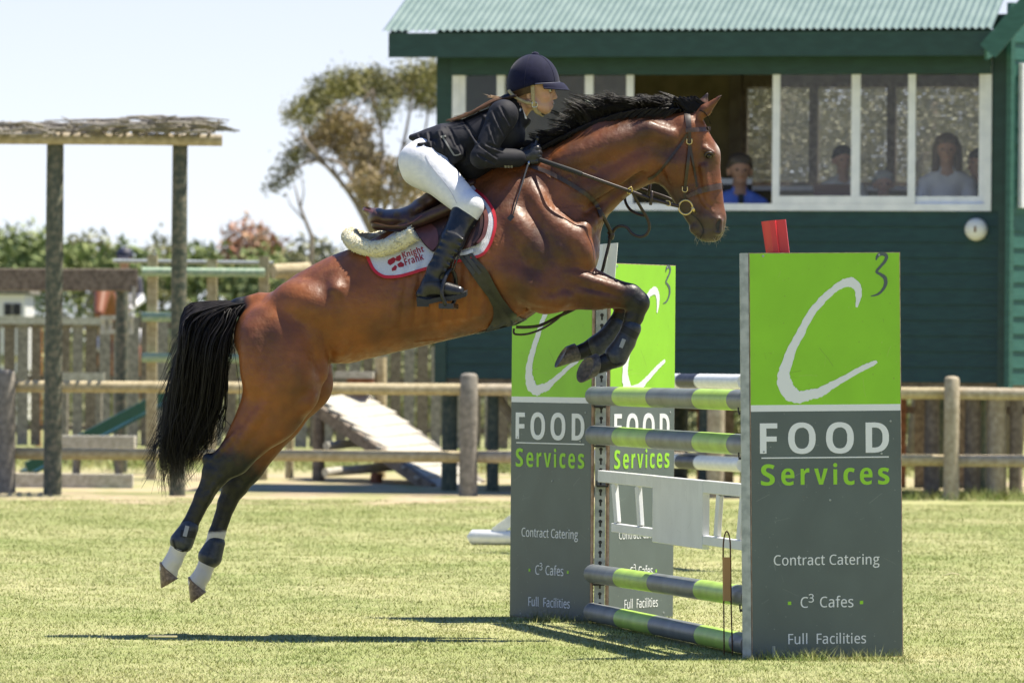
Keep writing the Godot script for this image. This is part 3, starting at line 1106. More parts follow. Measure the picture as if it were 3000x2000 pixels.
func frame_mesh(x0: float, x1: float, y0: float, y1: float, w: float, z0: float, z1: float) -> ArrayMesh:
	var st := st_new()
	st.set_smooth_group(-1)
	box(st, Vector3(x0, y0, z0), Vector3(x1, y0 + w, z1), 0.004)
	box(st, Vector3(x0, y1 - w, z0), Vector3(x1, y1, z1), 0.004)
	box(st, Vector3(x0, y0 + w, z0 + 0.001), Vector3(x0 + w, y1 - w, z1 - 0.001), 0.004)
	box(st, Vector3(x1 - w, y0 + w, z0 + 0.001), Vector3(x1, y1 - w, z1 - 0.001), 0.004)
	return flat(st)

func corrugated(x0: float, x1: float, pitch: float, amp: float, at: Vector3, run: float, slope: float) -> ArrayMesh:
	var st := st_new()
	st.set_smooth_group(0)
	var n := int((x1 - x0) / pitch * 8.0)
	for i in n:
		var a := lerpf(x0, x1, float(i) / n)
		var b := lerpf(x0, x1, float(i + 1) / n)
		var ya := amp * sin(a / pitch * TAU)
		var yb := amp * sin(b / pitch * TAU)
		quad(st, Vector3(a, at.y + ya, at.z), Vector3(b, at.y + yb, at.z), Vector3(b, at.y + yb + run * slope, at.z - run), Vector3(a, at.y + ya + run * slope, at.z - run))
		quad(st, Vector3(a, at.y + ya - 0.002, at.z), Vector3(b, at.y + yb - 0.002, at.z), Vector3(b, at.y + yb - 0.002 + run * slope, at.z - run), Vector3(a, at.y + ya - 0.002 + run * slope, at.z - run))
	st.index()
	st.generate_normals()
	return st.commit()

func lathe(st: SurfaceTool, prof: Array, b: Basis, o: Vector3, sides := 16) -> void:
	# prof: [height along y, radius]
	for i in prof.size() - 1:
		for k in sides:
			var a0 := TAU * k / sides
			var a1 := TAU * (k + 1) / sides
			var p := func(h: float, r: float, an: float): return o + b * Vector3(cos(an) * r, h, sin(an) * r)
			quad(st, p.call(prof[i][0], prof[i][1], a0), p.call(prof[i][0], prof[i][1], a1), p.call(prof[i + 1][0], prof[i + 1][1], a1), p.call(prof[i + 1][0], prof[i + 1][1], a0))

func make_yard() -> void:
	# post-and-rail fence of round poles
	var df := 55.8
	var fence := thing("rail_fence", "weathered post-and-rail fence of round timber poles edging the arena", "fence", G(700, df))
	var posts := [[13, 1083, 0.115], [1375, 1093, 0.085], [2100, 1120, 0.085], [2791, 1102, 0.075], [3400, 1110, 0.08]]
	for p in posts:
		var g := G(p[0], df)
		var top := hy(p[0], p[1], df)
		mw("post", post_mesh(g, top, p[2]), M.timber_grey if p[0] < 2000 else M.timber, fence)
	for r in [[1130, 1144, 1152], [1327, 1341, 1352]]:
		var xs := [-120, 13, 1375, 2100, 2791, 3400]
		for i in 5:
			var y0: float = r[0] + xs[i] * 0.0079
			var y1: float = r[0] + xs[i + 1] * 0.0079
			var a := P(xs[i] - 14, y0, df + 0.1 + 0.02 * (i % 2))
			var b := P(xs[i + 1] + 14, y1, df + 0.1 + 0.02 * (i % 2))
			mw("rail", log_mesh(a, b, 0.062, 0.058, 14, 0.05), M.timber if (i % 2) == 0 else M.timber_y, fence)
	# shelter with a brushwood roof
	var ds := 55.0
	var shel := thing("brush_shelter", "open shelter of dark mossy poles with a grey brushwood roof", "shelter", G(340, ds))
	for p in [[156, 0.083, 0.0], [522, 0.075, 0.0], [-330, 0.08, 0.0], [210, 0.08, 2.6], [560, 0.08, 2.6]]:
		if p[2] > 0.0:
			continue
		var g := G(p[0], ds + p[2])
		mw("post", post_mesh(g, hy(p[0], 415, ds), p[1]), M.timber_mossy, shel)
	mw("beam", log_mesh(P(-420, 400, ds - 0.06), P(650, 410, ds - 0.06), 0.06, 0.055, 14, 0.05), M.timber, shel)
	var st := st_new()
	st.set_smooth_group(0)
	for i in 420:
		var px := rng.randf_range(-420, 640)
		var z := ds - 0.5 + rng.randf() * 1.8
		var y := 371.0 + rng.randf_range(-14, 14) - 16.0 * exp(-pow((px - 470.0) / 120.0, 2.0))
		var a := P(px, y + 6, z)
		var l := rng.randf_range(0.35, 1.0)
		var b := a + Vector3(l * (rng.randf_range(-1, 1) if px < 520.0 else rng.randf_range(-1, 0.1)), rng.randf_range(-0.02, 0.03), l * rng.randf_range(-0.5, 0.5))
		tube(st, [a, a.lerp(b, 0.5) + Vector3(0, rng.randf_range(-0.01, 0.03), 0), b], [0.016, 0.014, 0.005], 5)
	for i in 26:
		var px := rng.randf_range(330, 640)
		var a := P(px - 90, 378 + rng.randf_range(-14, 16), ds - 0.25)
		var b := P(minf(px + 80, 702), 384 + rng.randf_range(-16, 10), ds - 0.3)
		tube(st, [a, a.lerp(b, 0.5) + Vector3(0, 0.05, 0), b], [0.012, 0.014, 0.004], 5)
	tube(st, [P(235, 372, ds - 0.2), P(200, 352, ds - 0.2), P(178, 341, ds - 0.2)], [0.012, 0.01, 0.004], 5)
	st.index()
	st.generate_normals()
	var brush := mw("brushwood", st.commit(), M.timber_grey, shel)
	brush.set_meta("kind", "stuff")
	var sb := st_new()
	sb.set_smooth_group(-1)
	for i in 34:
		var px := -410.0 + i * 31.0
		bar(sb, P(px, 392, ds - 0.3), P(px + rng.randf_range(-6, 10), 386, ds + 1.6), 0.03, 0.022)
	mw("roof_battens", flat(sb), M.timber_dark, shel)

	# tall plank fence across the back
	var dp := 84.0
	var pf := thing("plank_fence", "tall grey-brown fence of upright planks with gaps behind the yard", "fence", G(600, dp))
	var x := -110.0
	var k := 0
	while x < 1560.0:
		var w := rng.randf_range(30, 37)
		var top := 934.0 + rng.randf_range(-10, 10) + x * 0.006
		if x > 800.0:
			top = 1010.0 + rng.randf_range(-14, 14)
		var a := P(x, top, dp)
		var b := P(x + w, top, dp)
		var g := G(x, dp)
		mw("plank", box_mesh(Vector3(a.x, 0.03, g.z - 0.012), Vector3(b.x, a.y, g.z + 0.012 + 0.004 * (k % 2))), [M.timber_grey, M.timber_dark, M.timber_grey, M.timber_dark][k % 4], pf)
		x += w + rng.randf_range(4, 9)
		k += 1
	for r in [[-120, 790, 948, 0.10], [-120, 1560, 1105, 0.08], [-120, 1560, 1250, 0.08]]:
		var a := P(r[0], r[2], dp)
		var b := P(r[1], r[2] + 6, dp)
		mw("rail", box_mesh(Vector3(a.x, a.y - r[3] / 2, a.z - 0.07), Vector3(b.x, a.y + r[3] / 2, a.z - 0.02)), M.timber_dark, pf)
	var cap := P(-110, 938, dp)
	mw("cap_rail", box_mesh(Vector3(cap.x, cap.y - 0.05, cap.z + 0.02), Vector3(P(300, 938, dp).x, cap.y + 0.06, cap.z + 0.07)), M.timber_white, pf)
	for s in [[1158, "farthest of three from the hut"], [1198, "middle one of three"], [1238, "closest of three to the hut"]]:
		var g := G(s[0], dp + 1.0)
		var o := mi("teal_stake", log_mesh(Vector3(0, 0, 0), Vector3(0, hy(s[0], 1030, dp + 1.0), 0), 0.06, 0.06, 10), mat(lin(0.02, 0.28, 0.20), 0.5))
		o.position = g
		tag(o, "teal stake seen through the plank fence, %s" % s[1], "stake", "teal stakes behind the plank fence")
	var og := G(112, dp + 1.0)
	var orange := mi("orange_stake", log_mesh(Vector3.ZERO, Vector3(0, hy(112, 945, dp + 1), 0), 0.05, 0.05, 10), mat(lin(0.6, 0.16, 0.03), 0.5))
	orange.position = og
	tag(orange, "orange stake showing through the plank fence behind the shelter", "stake")

	# dark beam on posts
	var dg := 66.0
	var gan := thing("timber_gantry", "wide dark timber beam carried high between posts behind the shelter", "gantry", G(200, dg))
	mw("beam", bar_mesh(P(-260, 818, dg), P(402, 820, dg), 0.08, 0.26, Vector3.UP, 0.01), M.timber_dark, gan)
	for px in [-180, 356]:
		mw("post", post_mesh(G(px, dg + 0.12), hy(px, 800, dg), 0.075), M.timber_mossy, gan)
	mw("strap", box_mesh(P(385, 900, dg - 0.06), P(398, 840, dg - 0.05)), M.timber_white, gan)

	# pale green rail frame
	var dc := 62.5
	var fr := thing("climbing_frame", "timber frame of square posts and pale green round rails", "frame", G(600, dc))
	for p in [[444, 748], [619, 760], [771, 750]]:
		var g := G(p[0], dc + 0.06)
		var r := 0.055
		mw("post", box_mesh(Vector3(g.x - r, 0, g.z - r), Vector3(g.x + r, hy(p[0], p[1], dc), g.z + r), 0.008), M.timber_y, fr)
	for y in [796, 928, 1047]:
		mw("rail", log_mesh(P(415, y, dc - 0.07), P(775, y + 3, dc - 0.07), 0.05, 0.05, 12, 0.03), M.rail_green, fr)
	mw("hand_rail", log_mesh(P(330, 764, dc + 0.4), P(800, 770, dc + 0.4), 0.022, 0.022, 8, 0.01), M.metal, fr)
	mw("rail", log_mesh(P(800, 795, dc + 1.0), P(905, 790, dc + 1.2), 0.085, 0.085, 12, 0.03), M.timber_y, fr)
	mw("post", log_mesh(G(850, dc + 1.1), P(850, 800, dc + 1.1), 0.05, 0.05, 10, 0.03), M.timber_y, fr)

	# plank ramp
	var A := P(940, 1172, 62.5)
	var B := P(1072, 1152, 64.2)
	var C := P(1268, 1428, 60.0)
	var D := P(1412, 1418, 62.2)
	var rp := thing("plank_ramp", "pale plank ramp with log steps sloping down behind the rails", "ramp", G(1100, 61.5))
	var np := 9
	for i in np:
		var t0 := (i + 0.04) / np
		var t1 := (i + 0.94) / np
		var nrm := (B - A).cross(C - A).normalized()
		if nrm.y < 0.0:
			nrm = -nrm
		var s2 := st_new()
		s2.set_smooth_group(-1)
		var m0 := A.lerp(C, (t0 + t1) / 2)
		var m1 := B.lerp(D, (t0 + t1) / 2)
		bar(s2, m0, m1, (C - A).length() * (t1 - t0), 0.03, nrm, 0.004)
		mw("deck_plank", flat(s2), M.timber_white, rp)
	mw("side_beam", bar_mesh(A + Vector3(-0.04, -0.1, 0.05), C + Vector3(0, -0.02, 0.05), 0.06, 0.13), M.timber_dark, rp)
	mw("side_beam", bar_mesh(B + Vector3(0.04, -0.1, 0.05), D + Vector3(0, -0.02, 0.05), 0.06, 0.13), M.timber_grey, rp)
	for i in 7:
		var c := A.lerp(C, 0.18 + i * 0.12)
		mw("cleat", log_mesh(c + Vector3(-0.02, -0.03, 0.12), c + Vector3(0.05, -0.03, -0.05), 0.035, 0.035, 8), M.timber_dark, rp)
	for p in [[935, 62.4, 1185], [1115, 64.0, 1046], [1104, 61.5, 1385]]:
		mw("post", log_mesh(G(p[0], p[1]), P(p[0], p[2], p[1]), 0.07, 0.065, 12, 0.03), [M.timber_dark, M.timber_y, M.timber_red][[935, 1115, 1104].find(p[0])], rp)
	mw("log_step", log_mesh(P(955, 1307, 61.8), P(1060, 1296, 62.4), 0.045, 0.045, 12), M.timber_white, rp)
	mw("log_step", log_mesh(P(952, 1384, 61.3), P(1146, 1366, 62.0), 0.05, 0.05, 12), M.timber_white, rp)
	mw("platform", box_mesh(P(985, 1107, 64.2), P(1092, 1089, 63.4), 0.005), M.timber_white, rp)
	mw("platform_base", box_mesh(P(1020, 1128, 64.1), P(1092, 1108, 63.5)), M.timber_red, rp)

	# odds and ends
	var pl := thing("pale_sleeper", "long pale timber sleeper lying on the sand behind the rails", "sleeper", G(220, 58.0))
	var a0 := G(46, 58.2)
	var a1 := G(392, 58.2)
	mw("plank", box_mesh(Vector3(a0.x, 0, a0.z - 0.1), Vector3(a1.x, 0.14, a0.z + 0.1), 0.01), M.timber_white, pl)
	var bn := thing("plank_bench", "low pale plank bench behind the left fence rails", "bench", G(280, 64.0))
	mw("seat", box_mesh(P(176, 1312, 64.2), P(392, 1278, 63.8), 0.006), M.timber_white, bn)
	for px in [225, 350]:
		mw("leg", log_mesh(G(px, 64.0), P(px, 1312, 64.0), 0.05, 0.05, 10), M.timber_grey, bn)
	var wf := thing("white_gate_frame", "small white wooden frame on the plank fence top", "frame", G(340, 70.0))
	for y in [930, 972]:
		mw("rail", bar_mesh(P(293, y, 70.0), P(388, y, 70.0), 0.05, 0.055), M.timber_white, wf)
	for px in [300, 322, 384]:
		mw("post", bar_mesh(P(px, 932, 70.06), P(px, 970, 70.06), 0.04, 0.045, Vector3.BACK), M.timber_white, wf)
	mw("stand", log_mesh(G(343, 70.1), P(343, 972, 70.1), 0.05, 0.05, 10), M.timber_grey, wf)
	var bd := thing("white_boards", "short white board fixed behind the first shelter post", "board", G(240, 71.0))
	mw("board", box_mesh(P(178, 1114, 71.1), P(304, 1092, 71.0)), M.timber_white, bd)
	for px in [190, 290]:
		mw("post", log_mesh(G(px, 71.2), P(px, 1100, 71.2), 0.045, 0.045, 10), M.timber_grey, bd)
	var sl := thing("green_slide", "dark green slide sloping down behind the left fence rails", "slide", G(300, 64.5))
	var s0 := P(80, 1408, 64.5)
	s0.y = 0.03
	var s1 := P(522, 1150, 65.5)
	var slide_green := mat(lin(0.012, 0.06, 0.045), 0.35)
	mw("chute", bar_mesh(s0, s1, 0.42, 0.025), slide_green, sl)
	for e in [-0.22, 0.22]:
		var off := Vector3(0, 0.05, e)
		mw("side", bar_mesh(s0 + off, s1 + off, 0.025, 0.12), slide_green, sl)
	mw("post", log_mesh(G(515, 65.7), s1 + Vector3(-0.03, -0.03, -0.1), 0.05, 0.05, 10), M.timber_mossy, sl)
	var van := thing("white_shed", "low white shed with black panels for openings far behind the plank fence", "shed", G(0, 104.0))
	var v0 := P(-160, 930, 104)
	var v1 := P(72, 862, 104)
	mw("wall", box_mesh(Vector3(v0.x, 0, v0.z - 2.0), Vector3(v1.x, v1.y, v0.z)), mat(lin(0.7, 0.7, 0.68), 0.6), van)
	for px in [-60, 22, 48]:
		var c := P(px, 905, 104)
		mw("dark_panel", box_mesh(Vector3(c.x - 0.07, c.y - 0.12, v0.z + 0.002), Vector3(c.x + 0.07, c.y + 0.1, v0.z + 0.03)), M.black, van)  # solid black panels stand for the dark inside of openings
	mw("roof", bar_mesh(Vector3(v0.x - 0.1, v1.y + 0.05, v0.z - 1.0), Vector3(v1.x + 0.1, v1.y + 0.05, v0.z - 1.0), 2.3, 0.06), M.timber_grey, van)
	# dark skirting planks below the hut
	var sk := thing("hut_skirting", "row of dark upright skirting planks under the back of the hut", "fence", G(2200, 61.0))
	x = 1540.0
	while x < 3080.0:
		var w := rng.randf_range(30, 52)
		var a := G(x, 61.2)
		var b := G(x + w, 61.2)
		mw("plank", box_mesh(Vector3(a.x, 0.0, a.z), Vector3(b.x, rng.randf_range(0.98, 1.05), a.z + 0.025)), [M.timber_dark, M.timber_red, M.stilt][rng.randi() % 3], sk)
		x += w + rng.randf_range(6, 26)
	mw("rail", box_mesh(Vector3(G(1540, 61.3).x, 0.8, G(1330, 61.3).z - 0.06), Vector3(G(3080, 61.3).x, 0.88, G(1330, 61.3).z)), M.timber_dark, sk)

func post_mesh(g: Vector3, top: float, r: float) -> ArrayMesh:
	var st := st_new()
	st.set_smooth_group(0)
	var ph := rng.randf() * TAU
	var rows := [[-0.05, 1.04], [top * 0.2, 1.02], [top * 0.45, 0.98], [top * 0.7, 1.0], [top - r * 0.4, 0.96], [top - r * 0.12, 0.82], [top, 0.45], [top + 0.002, 0.0]]
	for i in rows.size() - 1:
		for k in 14:
			var q := []
			for e in [[0, 0], [1, 0], [1, 1], [0, 1]]:
				var an: float = TAU * (k + e[0]) / 14.0
				var rw = rows[i + e[1]]
				var rr: float = r * rw[1] * (1.0 + 0.035 * sin(an * 2.0 + ph))
				q.append(g + Vector3(cos(an) * rr, rw[0], sin(an) * rr))
			quad(st, q[0], q[1], q[2], q[3])
	st.index()
	st.generate_normals()
	return st.commit()

var ZL := 65.0
func pf(zx: float, zy: float) -> Vector2:
	# a point of the printed panel, measured on an enlargement of it, as shares of its width and height
	var left := 65.0 + (zy - 165.0) / 1380.0 * 20.0
	return Vector2((zx - left) / 515.0, (1545.0 - zy) / 1380.0)

func stroke(path: Array, wide: float, high: float, rag: float, z: float) -> ArrayMesh:
	# a brush stroke of changing width: [zx, zy, width]
	var pts := []
	for p in path:
		var q := pf(p[0], p[1])
		pts.append(Vector3(q.x * wide, q.y * high, p[2] / 1380.0 * high * 0.5))
	var c := curve_pts(pts, 6)
	var st := st_new()
	st.set_smooth_group(-1)
	var l := []
	var r := []
	for i in c.size():
		var f: Vector3 = c[mini(i + 1, c.size() - 1)] - c[maxi(i - 1, 0)]
		var nrm := Vector3(-f.y, f.x, 0).normalized()
		var w: float = c[i].z
		l.append(Vector3(c[i].x, c[i].y, z) + nrm * w * (1.0 + rag * rng.randf_range(-1, 1)))
		r.append(Vector3(c[i].x, c[i].y, z) - nrm * w * (1.0 + rag * rng.randf_range(-1, 1)))
	var th := Vector3(0, 0, 0.001)
	for i in c.size() - 1:
		quad(st, l[i] + th, l[i + 1] + th, r[i + 1] + th, r[i] + th)
		quad(st, l[i], l[i + 1], l[i + 1] + th, l[i] + th)
		quad(st, r[i], r[i + 1], r[i + 1] + th, r[i] + th)
	return flat(st)

func put_text(text: String, bold: bool, x0: float, x1: float, y0: float, y1: float, wide: float, high: float, m: Material, parent: Node3D, z := 0.0205) -> void:
	# lettering fitted between enlargement columns x0..x1 and rows y0 (top) .. y1 (foot)
	var t := lettering(text, 0.1, bold)
	var bb := t.get_aabb()
	var a := pf(x0, y1)
	var b := pf(x1, y0)
	var sx := (b.x - a.x) * wide / bb.size.x
	var sy := (b.y - a.y) * high / bb.size.y
	var o := mi("lettering", t, m, parent)
	o.scale = Vector3(sx, sy, 1.0)
	o.position = Vector3(a.x * wide - bb.position.x * sx, a.y * high - bb.position.y * sy, z - bb.position.z)

func print_panel(parent: Node3D, wide: float, high: float, thick := 0.018) -> void:
	# the board, its printed faces a hair proud of each other
	mi("board", box_mesh(Vector3(0, 0, 0), Vector3(wide, high, thick)), M.ply_edge, parent)
	var g := pf(300, 683).y * high
	var w := pf(300, 705).y * high
	mi("green_face", box_mesh(Vector3(0.003, g, thick + 0.0002), Vector3(wide - 0.004, high - 0.003, thick + 0.002)), M.lime, parent)
	mi("white_band", box_mesh(Vector3(0.003, w, thick + 0.0002), Vector3(wide - 0.004, g, thick + 0.002)), M.print_white, parent)
	mi("grey_face", box_mesh(Vector3(0.003, 0.004, thick + 0.0002), Vector3(wide - 0.004, w, thick + 0.002)), M.print_grey, parent)
	var z := thick + 0.0025
	mi("letter_c", stroke([[432, 352, 7], [438, 322, 18], [436, 288, 27], [416, 267, 32], [385, 272, 27], [350, 295, 22], [312, 330, 25], [276, 375, 25], [246, 430, 28], [216, 490, 30], [194, 545, 36], [186, 592, 45], [200, 635, 54], [235, 657, 42], [270, 650, 36], [310, 640, 32], [350, 617, 24], [400, 590, 20], [450, 562, 18], [488, 545, 16], [503, 537, 9]], wide, high, 0.13, z), M.print_white, parent)
	mi("figure_three", stroke([[498, 192, 4], [503, 178, 10], [518, 170, 13], [533, 178, 12], [528, 196, 10], [512, 215, 9], [500, 231, 9], [513, 240, 10], [528, 252, 13], [531, 272, 12], [522, 292, 9], [505, 308, 7], [481, 315, 3]], wide, high, 0.06, z), M.print_dark, parent)
	for l in [["F", 107, 165], ["O", 203, 295], ["O", 332, 425], ["D", 467, 545]]:
		put_text(l[0], true, l[1], l[2], 745 - (2 if l[0] == "O" else 0), 848 + (2 if l[0] == "O" else 0), wide, high, M.print_white, parent, z)
	var a := pf(112, 865)
	var b := pf(546, 861)
	mi("rule_line", box_mesh(Vector3(a.x * wide, a.y * high, z), Vector3(b.x * wide, b.y * high, z + 0.001)), M.print_white, parent)
	for l in [["S", 111, 157, 884, 957], ["e", 180, 224, 899, 957], ["r", 246, 275, 899, 955], ["v", 292, 338, 900, 955], ["i", 357, 370, 882, 955], ["c", 392, 430, 899, 957], ["e", 448, 490, 899, 957], ["s", 510, 548, 899, 957]]:
		put_text(l[0], true, l[1], l[2], l[3], l[4], wide, high, M.print_lime, parent, z)
	put_text("Contract Catering", false, 157, 516, 1193, 1240, wide, high, M.print_white, parent, z)
	put_text("C", false, 249, 274, 1337, 1374, wide, high, M.print_white, parent, z)
	put_text("3", false, 276, 293, 1327, 1356, wide, high, M.print_white, parent, z)
	put_text("Cafes", false, 315, 428, 1334, 1374, wide, high, M.print_white, parent, z)
	put_text("Full  Facilities", false, 208, 472, 1460, 1498, wide, high, M.print_white, parent, z)
	for x in [211, 456]:
		var c := pf(x, 1358)
		mi("dot", box_mesh(Vector3(c.x * wide - 0.0075, c.y * high - 0.0075, z), Vector3(c.x * wide + 0.0075, c.y * high + 0.0075, z + 0.001)), M.print_lime, parent)
	for s in [[113, 176], [508, 174], [120, 842], [521, 851], [157, 1530], [521, 1523], [347, 1008], [551, 741]]:
		var c := pf(s[0], s[1])
		mi("screw", log_mesh(Vector3(c.x * wide, c.y * high, thick), Vector3(c.x * wide, c.y * high, thick + 0.005), 0.006, 0.0045, 8, 0.0), M.metal, parent)

func make_jump() -> void:
	M.lime = worn(Color(0.255, 0.575, 0.014), 0.42, 81, 160, 20, 1.1, 0.05)
	M.print_grey = worn(Color(0.090, 0.117, 0.114), 0.38, 83, 420, 40, 1.1, 0.07)
	M.print_white = mat(lin(0.74, 0.76, 0.78), 0.45)
	M.print_dark = mat(lin(0.075, 0.10, 0.105), 0.5)
	M.print_lime = mat(lin(0.28, 0.60, 0.025), 0.45)
	M.ply_edge = mottled(lin(0.35, 0.22, 0.16), lin(0.5, 0.36, 0.28), 0.8, Vector3(4, 4, 4), {}, 85)
	M.pole_grey = worn(Color(0.14, 0.155, 0.16), 0.45, 87, 1300, 110, 1.6, 0.28)
	M.pole_lime = worn(Color(0.33, 0.50, 0.09), 0.45, 89, 1300, 110, 1.6, 0.16)
	M.pole_white = mottled(lin(0.66, 0.67, 0.66), lin(0.78, 0.78, 0.76), 0.45, Vector3(2.2, 2.2, 2.2), {}, 91, 0.05)
	M.pole_black = mottled(lin(0.015, 0.016, 0.02), lin(0.05, 0.05, 0.06), 0.45, Vector3(2.2, 2.2, 2.2), {}, 93, 0.05)
	M.gate_white = worn(Color(0.68, 0.69, 0.68), 0.5, 95, 500, 90, 1.3, 0.06)
	var dn := 25.5
	var df := 28.95
	# near wing: post and printed board, leaning a touch
	var nb := G(2197, dn)
	var nw := thing("jump_wing", "full printed jump wing standing nearest, its board wholly in view with red flag", "jump wing", nb, 0.0, "printed jump wings")
	nw.basis = Basis(Vector3.BACK, 0.0155)
	var hn := 1187.0 * dn / F
	mi("post", box_mesh(Vector3(-0.02, -0.01, -0.03), Vector3(0.018, hn, 0.02), 0.003), M.metal, nw)
	var pn := Node3D.new()
	pn.name = "panel"
	nw.add_child(pn)
	pn.position = Vector3(0.019, 0, 0.0)
	pn.rotation.y = 0.10
	print_panel(pn, 0.686, hn)
	var pb := Node3D.new()
	pb.name = "back_panel"
	nw.add_child(pb)
	pb.position = Vector3(0.019, 0, -0.035)
	pb.rotation.y = 0.75
	mi("board", box_mesh(Vector3(0.02, 0.0, -0.018), Vector3(0.66, hn, 0.0)), M.ply_edge, pb)
	mi("foot", bar_mesh(Vector3(0.1, 0.03, 0.0), Vector3(0.45, 0.03, -0.35), 0.05, 0.05), M.metal, nw)
	# far wing: two printed boards in a V and a keyhole post
	var fb := G(1758, df)
	var fw := thing("jump_wing", "printed jump wing of two boards meeting at a keyhole post, behind the horse's forelegs", "jump wing", fb, 0.0, "printed jump wings")
	var hf := (1824.0 - 772.0) * df / F
	var post := mi("post", box_mesh(Vector3(-0.02, -0.01, -0.03), Vector3(0.034, hf, 0.012), 0.003), M.metal, fw)
	var dark_plate := keyhole_plate_mesh()
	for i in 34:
		var o := mi("keyhole", dark_plate, M.black, post)  # thin black plates stand for the dark of open keyholes
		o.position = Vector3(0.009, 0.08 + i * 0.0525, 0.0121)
	var pl := Node3D.new()
	pl.name = "panel"
	fw.add_child(pl, true)
	pl.rotation.y = -0.93
	pl.position = Vector3(-0.024, 0, 0.0) - Basis(Vector3.UP, -0.93) * Vector3(0.686, 0, 0)
	print_panel(pl, 0.686, hf)
	pl.set_meta("label", "shaded left board of the far wing")
	var pr := Node3D.new()
	pr.name = "panel"
	fw.add_child(pr, true)
	pr.rotation.y = 1.04
	pr.position = Vector3(0.036, 0, 0.0)
	print_panel(pr, 0.686, hf)
	pr.set_meta("label", "sunlit right board of the far wing")
	# poles, far end first: heights at both ends
	var pa := P(1741, 1160, 28.86)
	var pz := P(2206, 1172, 25.62)
	var cuts := [0.0, 0.184, 0.41, 0.70, 0.905, 1.0]
	var rows := [[1.152, 1.155, "topmost grey and lime striped pole on the jump"], [0.953, 0.953, "second grey and lime striped pole, just above the white gate"], [0.25, 0.27, "low grey and lime striped pole hung below the white gate"], [0.055, 0.055, "grey and lime striped ground pole lying on the grass"]]
	for r in rows:
		var a := Vector3(pa.x, r[0], pa.z)
		var b := Vector3(pz.x, r[1], pz.z)
		var t := thing("jump_pole", r[2], "pole", (a + b) / 2.0, 0.0, "striped poles of the jump")
		var off: float = rng.randf_range(-0.012, 0.012) + (0.02 if r[0] < 0.5 else 0.0)
		for i in 5:
			var c0: float = cuts[i] + (off if i > 0 else 0.0)
			var c1: float = cuts[i + 1] + (off if i < 4 else 0.0)
			mw("grey_band" if i % 2 == 0 else "lime_band", log_mesh(a.lerp(b, c0), a.lerp(b, c1), 0.048, 0.048, 20, 0.006), M.pole_grey if i % 2 == 0 else M.pole_lime, t)
		if r[0] > 0.1:
			cup(fw, Vector3(a.x - fb.x + 0.03, r[0] - 0.05, 0.016))
			var nloc := nw.transform.affine_inverse() * Vector3(b.x, r[1] - 0.05, b.z)
			cup(nw, Vector3(0.0, nloc.y, -0.032), -1.0)
	# white gate
	var gate := thing("jump_gate", "white wooden gate with solid centre board hanging in the jump", "gate", Vector3((pa.x + pz.x) / 2, 0.46, (pa.z + pz.z) / 2), 0.0)
	var ga := P(1760, 1390, 28.84)
	var gz := P(2215, 1428, 25.62)
	ga.y = 0.745
	gz.y = 0.745
	var ax := (gz - ga).normalized()
	var side := ax.cross(Vector3.UP).normalized()
	var gp := func(t: float, y: float): return Vector3(lerpf(ga.x, gz.x, t), y, lerpf(ga.z, gz.z, t))
	mw("top_rail", bar_mesh(gp.call(0.0, 0.745), gp.call(0.385, 0.745), 0.03, 0.06, Vector3.UP, 0.003), M.gate_white, gate)
	mw("top_rail", bar_mesh(gp.call(0.705, 0.745), gp.call(1.0, 0.745), 0.03, 0.06, Vector3.UP, 0.003), M.gate_white, gate)
	mw("bottom_rail", bar_mesh(gp.call(0.10, 0.495), gp.call(0.385, 0.495), 0.03, 0.045, Vector3.UP, 0.003), M.gate_white, gate)
	mw("bottom_rail", bar_mesh(gp.call(0.705, 0.495), gp.call(0.95, 0.495), 0.03, 0.045, Vector3.UP, 0.003), M.gate_white, gate)
	mw("centre_board", bar_mesh(gp.call(0.385, 0.613), gp.call(0.705, 0.613), 0.034, 0.322, Vector3.UP, 0.003), M.gate_white, gate)
	for s in [[0.125, 0.10], [0.285, 0.265], [0.775, 0.79], [0.91, 0.93]]:
		mw("upright", bar_mesh(gp.call(s[0], 0.516), gp.call(s[1], 0.716), 0.02, 0.07, ax, 0.002), M.gate_white, gate)
	cup(fw, Vector3(ga.x - fb.x + 0.01, 0.70, 0.016))
	# flags
	flag("wing_flag", "folded red plastic flag on top of the near jump wing", P(2284, 740, 25.64), lin(0.62, 0.035, 0.045), 0.145, 0.055)
	flag("wing_flag", "folded white plastic flag on the far wing behind the horse's chest", P(1770, 812, 28.8), lin(0.74, 0.75, 0.74), 0.17, -0.03)
	# rusty peg with a wooden tag
	var pg := thing("course_peg", "rusty wire peg with a wooden tag stuck in the grass before the jump", "peg", G(2135, 25.75))
	var pd := 25.75
	mw("wire", tube_mesh(curve_pts([P(2122, 1922, pd), P(2121, 1780, pd), P(2119, 1640, pd), P(2121, 1580, pd), P(2130, 1556, pd), P(2139, 1580, pd), P(2141, 1640, pd), P(2143, 1780, pd), P(2147, 1920, pd)], 4), uniform(33, 0.0035), 7), mat(lin(0.10, 0.045, 0.02), 0.8), pg)
	mw("wooden_tag", bar_mesh(P(2130, 1760, pd - 0.008), P(2129, 1632, pd - 0.008), 0.036, 0.008, Vector3.BACK, 0.002), mat(lin(0.50, 0.29, 0.12), 0.7), pg)
	# a second jump further off: black and white poles
	var qa := P(1700, 1112, 39.4)
	var qz := P(2181, 1112, 36.3)
